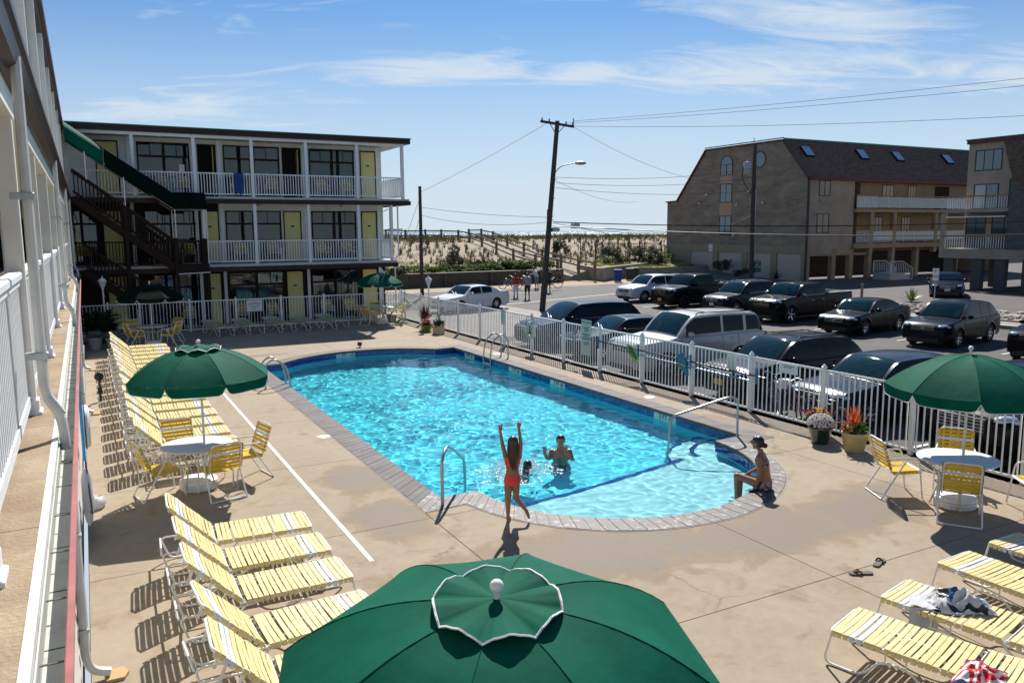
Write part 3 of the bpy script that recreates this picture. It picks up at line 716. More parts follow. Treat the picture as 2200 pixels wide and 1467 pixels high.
# white box gutter with hanger straps and red outer lip
GUTW = mat('white_gutter_trough', (.50, .51, .47), .5, c2=(.30, .30, .27), vs=5, sl=(.55, .75))
REDLIP = mat('faded_red_gutter_lip', (.33, .10, .09), .55, var=.2, vs=3)
gu = MB(); gu.box(-.270, -.262, -3, 37, 2.36, 2.50); gu.box(-.262, -.168, -3, 37, 2.36, 2.372); gu.box(-.168, -.158, -3, 37, 2.36, 2.485)
g1 = gu.build('gutter', GUTW, lw)
MB().cbox(-.172, -.140, -3, 37, 2.486, 2.516, .005).build('gutter_lip', REDLIP, lw)
hng = MB().box(-.262, -.17, -.006, .006, 2.455, 2.459).mesh('gutter_strap', mat('dark_metal_strap', (.10, .10, .10), .5, .5))
seam = MB().box(-.262, -.172, -.003, .003, 2.3722, 2.374).mesh('gutter_seam', DARK)
for k in range(58):
    inst('gutter_strap', hng, lw, (0, .9+.62*k, 0), rot=None)
    inst('gutter_seam', seam, lw, (0, 1.2+.62*k, 0))
# posts, railings on the walkway
py = [.40, 4.12, 7.98, 11.6, 15.3, 19.0, 22.8, 26.6, 30.4, 34.2, 37.0]
pm = MB().cbox(-.07, .07, -.07, .07, 0, 2.72, .008).mesh('post', POSTW)
pb = MB(); pb.cbox(-.11, .11, -.11, .11, 0, .03, .006); pb.cbox(-.09, .09, -.09, .09, .031, .13, .006); pbm = pb.mesh('post_base', WHITE)
for y in py:
    p = inst('post', pm, lw, (-.52, y, Z2)); inst('post_base', pbm, p, (0, 0, 0))
balw = MB().box(-.019, .019, -.019, .019, 0, .98).mesh('baluster', WHITE)
for a, b_ in zip(py, py[1:]):
    mb = MB(); L_ = b_-a-.14
    mb.cbox(-.05, .05, 0, L_, 1.18, 1.235, .012); mb.box(-.03, .03, 0, L_, 1.12, 1.179); mb.box(-.03, .03, 0, L_, .08, .17)
    r = mb.build('railing', WHITE, lw, loc=(-.52, a+.07, Z2)); n = int(L_/.115)
    if a > 20: n = int(L_/.23)
    for i in range(n): inst('baluster', balw, r, (0, (i+.5)*L_/n, .15))
# room wall behind the walkway, doors and windows seen at a glance
mb = MB(); mb.box(-2.05, -1.9, -3, 38, Z2, Z3-.2); mb.build('wall', POSTW, lw)
for k in range(7):
    y = .5+5.2*k; MB().cbox(-1.9, -1.87, y, y+.9, Z2, Z2+2.1, .004).build('door', YDOOR, lw)
    MB().cbox(-1.9, -1.86, y+1.4, y+3.4, Z2+.6, Z2+2.1, .004).build('window', CGLASS, lw)
# third-floor slab: deep soffit, beam, brown gutter
mb = MB(); mb.box(-2.0, -.50, -3, 38, Z3-.20, Z3); mb.build('upper_slab', POSTW, lw)
mb = MB(); mb.box(-.62, -.44, -3, 38, Z3-.42, Z3-.202); mb.build('beam', POSTW, lw)
gu = MB(); gu.prism([(-.50, Z3-.20), (-.40, Z3-.22), (-.33, Z3-.18), (-.30, Z3-.08), (-.27, Z3-.06), (-.27, Z3+.0), (-.50, Z3+.0)], -3, 38, 'y'); gu.build('gutter', GUTB, lw, smooth=30)
mb = MB(); mb.box(-.50, -.46, -3, 38, Z3+.001, Z3+.16); mb.build('fascia_board', GUTB, lw)
# upper storey: white board parapet, posts, roof fascia
mb = MB(); mb.box(-.62, -.58, -3, 38, Z3+.15, Z3+2.6); mb.build('upper_wall', mat('grey_white_board', (.55, .56, .55), .6, var=.08), lw)  # upper boards in a plain greyish white
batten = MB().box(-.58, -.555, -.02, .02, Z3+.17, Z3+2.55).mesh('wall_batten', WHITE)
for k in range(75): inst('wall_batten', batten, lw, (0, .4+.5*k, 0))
pu = MB().cbox(-.07, .07, -.07, .07, 0, 2.55, .008).mesh('post', POSTW)
for y in py: inst('post', pu, lw, (-.50, y+.3, Z3+.16))
mb = MB(); mb.box(-2.2, -.42, -3, 38, Z3+2.62, Z3+2.86); mb.box(-.42, -.34, -3, 38, Z3+2.72, Z3+2.9); mb.build('roof_fascia', mat('maroon_roof_edge', (.055, .022, .028), .4, var=.2), lw)
# downspouts along the facade
DSP = mat('white_downspout', (.66, .66, .63), .42, c2=(.55, .54, .50), vs=4, sl=(.5, .7))
def downspout(y, low=False, label=''):
    o = thing('downspout', label, 'downspout', (0, y, 0), group=None)
    mb = MB(); path = fillet([(-.335, 0, Z3-.12), (-.335, 0, Z3-.3), (-.335, -.0, Z2+.36), (-.235, .02, Z2+.16), (-.225, .03, Z2-.10)], .10, 5)
    mb.tube(path, .037, 8); mb.build('pipe', DSP, o, smooth=30)
    rb = MB()
    for k in range(9):
        t = k/8; p = Vector((-.325, 0, Z2+.33)).lerp(Vector((-.245, .02, Z2+.19)), t); rb.tube([p, p+Vector((.008, 0, -.012))], .041, 10)
    rb.build('elbow_rib', DSP, o, smooth=30)
    for z in (Z2+.62, Z2+1.8): MB().cbox(-.44, -.287, -.05, .05, z, z+.05, .004).build('bracket', STEEL, o)
    return o
downspout(6.9, label='white downspout nearest the camera, its elbow dropping into the roof gutter')
downspout(16.2, label='second white downspout along the cream posts, just past the second bay')
downspout(26.0, label='third white downspout along the cream motel wing')
downspout(34.0, label='farthest white downspout of the left wing, by the green awning')
def lowpipe(y, label):
    o = thing('drainpipe', label, 'drainpipe', (0, y, 0))
    mb = MB(); mb.tube(fillet([(-.215, 0, 2.36), (-.215, 0, 2.1), (-.245, -.03, 1.9), (-.245, -.05, .25), (-.20, -.05, .10), (-.05, -.06, .06)], .09, 5), .042, 8); mb.build('pipe', DSP, o, smooth=30)
    for z in (.5, 1.4, 2.0): MB().cbox(-.30, -.195, -.10, .0, z, z+.03, .003).build('bracket', STEEL, o)
    MB().prism([(-.09, -.16), (.06, -.16), (.10, -.06), (.06, .05), (-.09, .05)], .002, .03).build('splash_block', mat('tan_splash_block', (.45, .30, .14), .8), o)
lowpipe(7.95, 'white drainpipe with curved foot nearest the camera by the first lounger row')
lowpipe(20.3, 'white drainpipe foot beside the hanging life ring and pole')
lowpipe(27.0, 'farthest white drainpipe foot beside the lounger row in the shade')

# ================================================================ FENCES
def fence(label, x0, x1, y0, y1, pitch_list, h=1.30, nb=14, g=None):
    t = thing('pool_fence', label, 'fence', (x0, y0, 0), atan2(y1-y0, x1-x0)); L_ = hypot(x1-x0, y1-y0)
    pk = MB().box(-.0105, .0105, -.0105, .0105, .09, h-.02).mesh('picket', FENCEW)
    pp = MB(); pp.cbox(-.04, .04, -.04, .04, 0, h+.01, .005); pm = pp.mesh('post', FENCEW)
    pc = MB(); pc.cbox(-.045, .045, -.045, .045, h+.011, h+.04, .01); pc.lathe([(.03, h+.04), (.034, h+.055), (.02, h+.075), (.004, h+.085)], 8); pcm = pc.mesh('post_cap', FENCEW, 40)
    for s_ in pitch_list:
        q = inst('post', pm, t, (s_, 0, 0)); inst('post_cap', pcm, q)
    for a, b_ in zip(pitch_list, pitch_list[1:]):
        w_ = b_-a-.08
        MB().box(a+.04, b_-.04, -.017, .017, h-.06, h-.02).build('top_rail', FENCEW, t); MB().box(a+.04, b_-.04, -.017, .017, .06, .10).build('bottom_rail', FENCEW, t)
        n = max(2, round(w_/.131)) 
        for i in range(n): inst('picket', pk, t, (a+.04+(i+.5)*w_/n, 0, 0))
    return t
ylist = [0.0+2.0*k for k in range(18)]+[35.45-1.05]
fence('long white picket fence between the pool deck and the parked cars', 13.07, 13.07, 1.05, 35.45, ylist)
bl = [0, 1.0, 2.15, 4.05, 5.9, 7.8, 9.7, 11.6, 13.37]
fence('white picket fence in front of the ground-floor motel doors', -.3, 13.07, 35.6, 35.6, bl)
def sign(name, label, cat, loc, rz, w, h, face, lines, ink, size, z=0):
    t = thing(name, label, cat, loc, rz)
    MB().cbox(-w/2, w/2, -.006, .0, -h/2, h/2, .003).build('sign_panel', face, t)
    y = h/2-size[0]*.8
    for k, tx in enumerate(lines):
        s_ = size[min(k, len(size)-1)]
        if tx: inst('lettering', text_mesh(tx, s_, ink[k % len(ink)] if isinstance(ink, list) else ink, .0015), t, (0, -.0085, y), (R(90), 0, 0))
        y -= s_*1.12
    return t
sign('pool_sign', 'white sign with maroon lettering wired to the back fence above the loungers', 'sign', (6.36, 35.55, 1.0), 0, .66, .56, SIGNW, ['PRIVATE POOL', 'FOR USE OF', 'REGISTERED', 'GUESTS', 'ONLY'], [REDINK], [.095, .05, .105, .105, .08])
sign('rules_sign', 'tall pale green pool rules sign strapped to the parking-side fence', 'sign', (13.03, 19.70, .93), R(-90), .54, 1.06, SIGNG,
     ['POOL RULES', '', 'NO DIVING', 'NO RUNNING', 'NO GLASS', '', 'SHOWER BEFORE', 'ENTERING', 'NO FOOD OR DRINK', 'CHILDREN WITH ADULT', '', 'NO LIFEGUARD', 'ON DUTY'], INK, [.09, .05, .045])
sign('notice_sign', 'small white notice plate with a red prohibition mark near the bicycles', 'sign', (13.03, 11.95, 1.15), R(-90), .52, .20, SIGNW, ['THIS GATE MUST BE', 'KEPT CLOSED'], INK, [.035])
t = thing('notice_sign', 'blank pale notice card on the fence near the far corner of the pool', 'sign', (13.03, 25.1, 1.05), R(-90)); MB().cbox(-.14, .14, -.004, 0, -.26, .26, .002).build('sign_panel', SIGNG, t)
t = thing('notice_sign', 'blank white card on the fence in front of the crossover bumper', 'sign', (13.10, 13.7, 1.02), R(-90)); MB().cbox(-.17, .17, -.004, 0, -.2, .2, .002).build('sign_panel', SIGNW, t)
t = thing('no_smoking_sign', 'round black and white prohibition sign beside the rules board', 'sign', (13.03, 20.34, 1.06), R(-90))
mb = MB(); mb.lathe([(.13, 0), (.13, .006)], 20); mb.xf(Matrix.Rotation(R(90), 4, 'X')); mb.build('sign_panel', SIGNW, t)
mb = MB(); mb.tube(arc((0, -.012, 0), .105, 0, 360, 20)[:-1], .012, 5, True); mb.bar((-.07, -.012, .07), (.07, -.012, -.07), .004, .02); mb.box(-.06, .06, -.012, -.008, -.012, .012); mb.build('symbol', INK, t)
# life ring with its emblem disc
t = thing('life_ring', 'pale ring buoy with black strap hanging on the parking-side fence', 'life ring', (13.0, 22.96, .80), R(-90))
mb = MB(); mb.tube(arc((0, -.04, 0), .23, 0, 360, 28)[:-1], .065, 8, True); mb.build('ring', mat('pale_ring_foam', (.50, .60, .58), .6), t, smooth=True)
mb = MB(); mb.tube(fillet([(-.3, -.03, .05), (-.29, -.03, .42), (.0, -.03, .5), (.25, -.03, .3)], .1), .01, 5); mb.bar((-.08, -.05, -.12), (-.02, -.05, .2), .02, .04); mb.bar((.03, -.05, -.15), (.07, -.05, .12), .02, .04); mb.build('strap', INK, t)
# long poles tied to the fence, net, float
BLUEP = mat('blue_anodised_pole', (.05, .16, .33), .3, .5); SILVP = mat('pale_blue_pole', (.30, .42, .52), .3, .5)
t = thing('pool_pole', 'black and blue telescopic pole tied along the fence pickets', 'pole'); mb = MB(); mb.tube([(12.99, 19.2, .92), (12.98, 12.5, .86)], .02, 8); mb.build('shaft', mat('dark_blue_pole', (.012, .03, .06), .3), t, smooth=True)
for y in (19.0, 17.1, 15.0, 12.8): MB().cbox(12.955, 13.005, y-.02, y+.02, .70, 1.05, .004).build('tie', BLUEP, t)
t = thing('pool_pole', 'pale blue telescopic pole tied below the dark pole on the fence', 'pole'); mb = MB(); mb.tube([(12.97, 17.1, .78), (12.96, 13.0, .74)], .02, 8); mb.build('shaft', SILVP, t, smooth=True)
t = thing('skimmer_net', 'lime green leaf net hooked on the fence by the white car', 'net', (12.95, 17.3, .80), R(-90))
LIME = mat('lime_green_plastic', (.18, .62, .02), .35)
mb = MB(); mb.tube([(-.26, 0, .2), (.02, 0, .16), (.26, 0, -.16), (.22, 0, -.24), (.05, 0, -.2), (-.2, 0, .0)], .018, 6, True); mb.build('rim', LIME, t, smooth=True)
mb = MB(); mb.add([(-.24, .01, .18), (.02, .05, .1), (.24, .01, -.16), (.05, .05, -.18), (-.18, .01, .0)], [(0, 1, 2, 3, 4)]); mb.build('mesh_bag', mat('grey_net', (.12, .14, .12), .8), t)
t = thing('skimmer_board', 'folded blue pool toy hung over the pole on the fence', 'pool toy', (12.95, 15.25, .80), R(-90))
BLUT = mat('faded_blue_vinyl', (.03, .17, .28), .4, var=.2)
mb = MB(); mb.prism([(-.15, .22), (-.02, .26), (.16, .05), (.19, -.28), (.10, -.20), (-.14, -.08)], -.05, .05, 'y'); mb.build('body', BLUT, t)
MB().bar((-.13, -.06, .02), (.17, -.06, -.04), .01, .03).build('strap', YSTR, t)
# second life ring, shepherd hook and net on the left wall
t = thing('life_ring', 'white life ring hanging on the left wing wall above the loungers', 'life ring', (-.22, 14.2, 1.05), R(90))
mb = MB(); mb.tube(arc((0, -.05, 0), .28, 0, 360, 30)[:-1], .07, 8, True); mb.build('ring', mat('white_ring_foam', (.72, .72, .70), .5), t, smooth=True)
mb = MB(); mb.tube(arc((0, -.05, .0), .36, 20, 330, 24), .009, 5); mb.build('rope', mat('blue_rope', (.02, .04, .2), .7), t)
t = thing('skimmer_pole', 'bright blue handled leaf net leaning on the left wing wall', 'net', (-.17, 11.0, 0))
mb = MB(); mb.tube([(0, .2, 2.35), (.0, .0, 1.30)], .018, 8); mb.build('handle', mat('bright_blue_grip', (.03, .30, .62), .4), t, smooth=True)
mb = MB(); mb.tube(fillet([(.01, 0, 1.30), (-.02, .22, .72), (.04, -.20, .66), (.01, 0, 1.28)], .05), .009, 6); mb.build('net_frame', BLACK, t)
mb = MB(); mb.lathe([(.05, 0), (.12, -.12), (.13, -.5), (.08, -.68), (.02, -.74)], 14, (-.0, .02, 1.2), fx=.5); mb.build('net_bag', mat('white_net_bag', (.6, .6, .62), .7, trans=.4), t, smooth=True)
t = thing('crumpled_bag', 'crumpled clear plastic bag on the deck at the foot of the left wall', 'bag', (-.08, 13.2, .0))
mb = MB(); mb.ball((0, 0, .07), (.13, .16, .09), 12, 8)
mb.v = [tuple(Vector(q)*(1+.45*noise.noise(Vector(q)*14))) for q in mb.v]; mb.build('film', mat('clear_film', (.75, .75, .76), .15, trans=.5), t, smooth=60)
t = thing('hose_bib', 'small dark standpipe with round head on the deck by the far loungers', 'standpipe', (.12, 21.8, 0))
mb = MB(); mb.cyl((0, 0, 0), .03, .55, 8); mb.ball((0, 0, .62), (.11, .05, .11)); mb.box(-.05, .05, -.04, .04, .2, .34); mb.build('body', BLACK, t, smooth=True)
# ================================================================ LOUNGERS
def strap_mesh(w, half, name='strap', m_=YSTR, sag=.006):
    mb = MB(); h = w/2
    prof = [(-half-.019, -.030), (-half-.022, .0), (-half-.010, .018), (-half*.5, .018-sag), (0, .018-sag*1.4), (half*.5, .018-sag), (half+.010, .018), (half+.022, .0), (half+.019, -.030)]
    n = len(prof); vs = [(-h, y, z) for y, z in prof]+[(h, y, z) for y, z in prof]+[(-h, y, z-.003) for y, z in prof]+[(h, y, z-.003) for y, z in prof]
    fs = []
    for i in range(n-1): fs += [(i, n+i, n+i+1, i+1), (2*n+i, 2*n+i+1, 3*n+i+1, 3*n+i), (i, i+1, 2*n+i+1, 2*n+i), (n+i, 3*n+i, 3*n+i+1, n+i+1)]
    mb.add(vs, fs); return mb.mesh(name, m_, 50, fix=False)
STY = strap_mesh(.0465, .31, 'strap', YPALE); STW = strap_mesh(.0465, .31, 'strap', WSTR); STO = strap_mesh(.0465, .31, 'strap', OLIVE)
def chaise(label, loc, rz, ang=45, group=None, Y=None, W=None):
    Y = Y or STY; W = W or STW
    t = thing('chaise_lounge', label, 'lounge chair', loc, rz, group); H_ = .35; a = R(ang); bl_ = .74
    mb = MB()
    for s_ in (-1, 1):
        y = .31*s_
        mb.tube(fillet([(-.04, y, H_-.02), (1.14, y, H_)], .03), .0135, 7)
    mb.tube(fillet([(.9, -.31, H_), (1.16, -.31, H_), (1.16, .31, H_), (.9, .31, H_)], .07, 5), .0135, 7)
    for x in (.30, .55, .0): mb.tube([(x, -.31, H_-.015), (x, .31, H_-.015)], .009, 6)
    mb.build('seat_frame', WPOW, t, smooth=60)
    mb = MB(); hx, hz = -bl_*cos(a), bl_*sin(a)
    mb.tube(fillet([(0, -.31, H_), (hx, -.31, H_+hz), (hx, .31, H_+hz), (0, .31, H_)], .09, 5), .0135, 7)
    mb.tube([(hx*.55, -.31, H_+hz*.55-.015), (hx*.55, .31, H_+hz*.55-.015)], .009, 6)
    mb.build('back_frame', WPOW, t, smooth=60)
    for s_ in (-1, 1):
        y = .29*s_
        mb = MB(); mb.tube(fillet([(1.14, y+.02*s_, H_), (1.22, y, .015), (.86, y, .015), (.70, y, .22), (.44, y, .22), (.24, y, .015), (-.02, y, .015)], .09, 4), .0125, 7)
        mb.tube([(.66, y, .225), (.66, y, H_)], .008, 5); mb.tube([(.48, y, .225), (.48, y, H_)], .008, 5); mb.build('leg', WPOW, t, smooth=60)
        mb = MB(); mb.tube(fillet([(.06, y, H_-.03), (-.30, y, .015), (-.52, y, .015), (-.62, y, H_-.05), (-.06, y, H_-.06)], .08, 4), .0125, 7)
        mb.build('rear_leg', WPOW, t, smooth=60)
    mb = MB(); mb.tube([(-.62, -.29, H_-.06), (-.62, .29, H_-.06)], .0125, 7)
    if ang > 12:
        for s_ in (-1, 1): mb.bar((hx*.55, .27*s_, H_+hz*.55-.02), (-.45, .27*s_, H_-.10), .012, .03)
    mb.build('backrest_support', WPOW, t, smooth=60)
    x = 1.12; k = 0; jz = random.Random(int(loc[0]*31+loc[1]*77))
    while x > .03:
        inst('strap', W if 3 <= k <= 4 else Y, t, (x+jz.uniform(-.003, .003), 0, H_-jz.random()*.003), (0, R(jz.uniform(-3, 3)), R(jz.uniform(-.9, .9))), (jz.uniform(.94, 1.04), 1, jz.uniform(.92, 1.15))); k += 1; x -= .0565 if k % 4 else .068
    s_ = bl_-.045; k = 0
    while s_ > .03:
        inst('strap', W if 2 <= k <= 3 else Y, t, (-s_*cos(a), 0, H_+s_*sin(a)), (R(jz.uniform(-.4, .4)), a+R(jz.uniform(-3, 3)), R(jz.uniform(-.9, .9)))); k += 1; s_ -= .0565 if k % 5 else .066
    return t
gN = 'yellow strap loungers in the near row on the left'
nearL = ['lounger at the far end of the near left row, partly in umbrella shade', 'second lounger from the near table in the left row of five', 'middle lounger of the near left row of five',
         'lounger next to the big green umbrella, fully visible, in the left row', 'nearest left lounger, half hidden under the big green umbrella']
for k, (x, y) in enumerate(((1.2, 10.25), (1.2, 9.33), (1.2, 8.45), (1.2, 7.42), (1.2, 6.55))):
    chaise('yellow strap '+nearL[k], (x, y, 0), R((-3, -1, 0, 3, -2)[k]), 45, gN)
gF = 'yellow strap loungers in the long far row on the left'
ordw = ['nearest the round table', 'second from the round table', 'third from the round table', 'fourth from the round table', 'fifth from the round table', 'sixth from the round table', 'seventh from the round table', 'eighth from the round table', 'ninth from the round table',
        'tenth from the round table', 'eleventh from the round table', 'sixth from the shaded end', 'fifth from the shaded end', 'fourth from the shaded end', 'third from the shaded end', 'second from the shaded end', 'at the shaded far end']
for k in range(17):
    chaise('yellow strap lounger %s in the long left row' % ordw[k], (1.08+random.uniform(-.03, .03), 14.95+k*.885, 0), R(random.uniform(-2, 2)), 44+random.uniform(-2, 2), gF)
gB = 'pale loungers lined up along the back fence'
for k, (x, lab) in enumerate(zip((4.55, 5.72, 7.0, 8.15, 9.25), ('leftmost pale lounger along the back fence, beside the round table', 'second pale lounger from the left, left of the private pool sign', 'middle pale lounger of the five along the back fence', 'fourth pale lounger from the left along the back fence', 'rightmost pale lounger along the back fence'))):
    chaise(lab, (x, 34.35, 0), R(-76), 12, gB, STO, STW)
gR = 'yellow strap loungers at the lower right'
LR = []
for k, (x, y, rz, lab) in enumerate(((6.58, 3.80, 106.5, 'yellow strap lounger lowest in the right group, red and white towel on it'), (7.50, 3.98, 102, 'yellow strap lounger with the blue and grey swim clothes on it'),
                                     (8.62, 4.16, 93, 'third yellow strap lounger of the right group, nothing on it'), (9.66, 4.22, 91, 'yellow strap lounger at the right edge in umbrella shade'))):
    LR.append(chaise(lab, (x, y, 0), R(rz), 3, gR))

# ================================================================ CHAIRS
SCY = strap_mesh(.05, .235, 'strap', YSTR); SCW = strap_mesh(.05, .235, 'strap', WSTR)
def make_chair():
    t = thing('patio_chair', '', 'chair')
    mb = MB()
    mb.tube(fillet([(-.20, -.235, .42), (-.36, -.235, .90), (-.36, .235, .90), (-.20, .235, .42)], .08, 5), .0125, 7); mb.build('back_frame', WPOW, t, smooth=60)
    mb = MB(); mb.tube(fillet([(-.22, -.235, .42), (.24, -.235, .44), (.24, .235, .44), (-.22, .235, .42)], .06, 4), .0125, 7); mb.build('seat_frame', WPOW, t, smooth=60)
    for s_ in (-1, 1):
        y = .255*s_
        mb = MB(); mb.tube(fillet([(-.27, y, .63), (.18, y+.02*s_, .65), (.27, y+.02*s_, .015)], .10, 5), .013, 7); mb.build('arm', WPOW, t, smooth=60)
        mb = MB(); mb.tube(fillet([(.02, y, .64), (-.36, y+.02*s_, .015)], .05), .0125, 7); mb.build('rear_leg', WPOW, t, smooth=60)
    mb = MB(); mb.tube([(-.36, -.275, .015), (-.36, .275, .015)], .0125, 7); mb.build('base_bar', WPOW, t, smooth=60)
    for k in range(8): inst('strap', SCW if k == 7 else SCY, t, (-.17+.056*k, 0, .42+.0025*k))
    for k in range(7):
        s_ = .08+.062*k; inst('strap', SCW if k in (4,) else SCY, t, (-.20-.16*s_/.505, 0, .42+.48*s_/.505), (0, R(90-18.4), 0))
    return t
CH = make_chair(); first = True
def chair(label, x, y, rz, z=0, group=None):
    global first
    if first:
        first = False; CH.location = (x, y, z); CH.rotation_euler = (0, 0, R(rz)); CH['label'] = label
        if group: CH['group'] = group
        return CH
    return dup(CH, (x, y, z), R(rz), label, group)
g1 = 'chairs round the near left table'
chair('yellow strap chair with its back to the camera, right of the near left table', 1.66, 12.88, 100, 0, g1)
chair('yellow strap chair left of the near left table, turned sideways', .84, 13.32, 12, 0, g1)
chair('yellow strap chair on the pool side of the near left table', 2.16, 13.60, 192, 0, g1)
chair('yellow strap chair behind the near left table, facing the camera', 1.24, 14.38, -86, 0, g1)
g2 = 'chairs round the right-hand table'
chair('yellow strap chair nearest the camera at the right-hand table, back turned', 10.72, 6.62, 35, 0, g2)
chair('yellow strap chair left of the right-hand table, seen from the side', 10.90, 7.74, -28, 0, g2)
chair('yellow strap chair behind the right-hand table, against the fence', 11.92, 7.48, -147, 0, g2)
chair('yellow strap chair at the right picture edge by the right-hand table', 12.0, 6.28, 143, 0, g2)
g3 = 'chairs round the far right table'
chair('yellow chair left of the table under the far sunlit umbrella', 11.0, 34.0, 25, 0, g3)
chair('yellow chair right of the table under the far sunlit umbrella', 12.2, 33.7, 150, 0, g3)
chair('yellow chair behind the table under the far sunlit umbrella', 11.7, 35.0, -95, 0, g3)
g4 = 'chairs round the shaded back table'
chair('yellow chair left of the shaded back table, turned sideways', 1.45, 31.6, 20, 0, g4)
chair('yellow chair right of the shaded back table, angled to the camera', 2.6, 31.5, 150, 0, g4)
chair('yellow chair behind the shaded back table on its left', 1.6, 32.6, -60, 0, g4)
chair('yellow chair behind the shaded back table on its right', 2.75, 32.5, -140, 0, g4)
for f, z, lab, xs in ((2, 5.66, 'top', (3.2, 4.1, 6.4, 7.9, 10.3, 11.5)), (1, 2.72, 'middle', (.0, 3.0, 4.15, 6.4, 7.9, 10.2, 11.5)), (0, -.1, 'ground', (4.0, 6.35, 7.8, 10.3, 11.5))):
    where = ['left of the first window', 'by the second window seen from the left', 'third from the left', 'fourth from the left', 'fifth from the left', 'sixth from the left', 'at the right end']
    for k, x in enumerate(xs):
        chair('yellow chair on the %s floor, %s' % (lab, where[k]), x, YW-.55, -90+random.uniform(-12, 12), z, 'yellow chairs outside the motel rooms')
# blue towel on the top railing
t = thing('beach_towel', 'blue towel hanging over the top balcony railing', 'towel', (6.28, YF-.05, 6.70))
mb = MB(); mb.grid(lambda u, v: ((u-.5)*(.42-.10*abs(v-.4)), .015*sin(u*11+v*4)-(.02 if v > .05 else 0), -.98*v*(1-.12*abs(sin(u*5)))), 12, 10)
mb.grid(lambda u, v: ((u-.5)*.42, .11+.01*sin(u*9), -.5*v), 10, 5); mb.grid(lambda u, v: ((u-.5)*.42, -.02+.13*v, .01), 4, 2)
mb.build('cloth', mat('blue_towel_cloth', (.015, .05, .20), .9, var=.2, vs=6), t, smooth=60, fix=False)
t = thing('paper_sheet', 'white paper stuck on the top floor window near the awning', 'paper', (4.12, YW-.07, 6.95)); MB().box(-.12, .12, 0, .006, -.22, .16).build('sheet', SIGNW, t)

# ================================================================ TABLES AND UMBRELLAS
TOPW = mat('white_table_top', (.78, .79, .80), .35)
def table(label, x, y):
    t = thing('patio_table', label, 'table', (x, y, 0))
    mb = MB(); mb.lathe([(.50, .705), (.545, .71), (.553, .722), (.545, .733), (.48, .735), (.02, .736)], 40); mb.build('table_top', TOPW, t, smooth=40)
    for k in range(4):
        a = R(45+90*k); mb = MB(); mb.tube(fillet([(.44*cos(a), .44*sin(a), .70), (.20*cos(a), .20*sin(a), .42), (.34*cos(a), .34*sin(a), .015)], .1), .014, 7); mb.build('leg', mat('cream_table_leg', (.62, .55, .36), .45), t, smooth=60)
    mb = MB(); pr = [(.27, .0), (.29, .02), (.295, .055), (.275, .06), (.295, .065), (.30, .105), (.28, .11), (.30, .115), (.29, .155), (.25, .175), (.05, .18)]
    mb.lathe(pr, 28); mb.build('base_weight', WPOW, t, smooth=35)
    return t
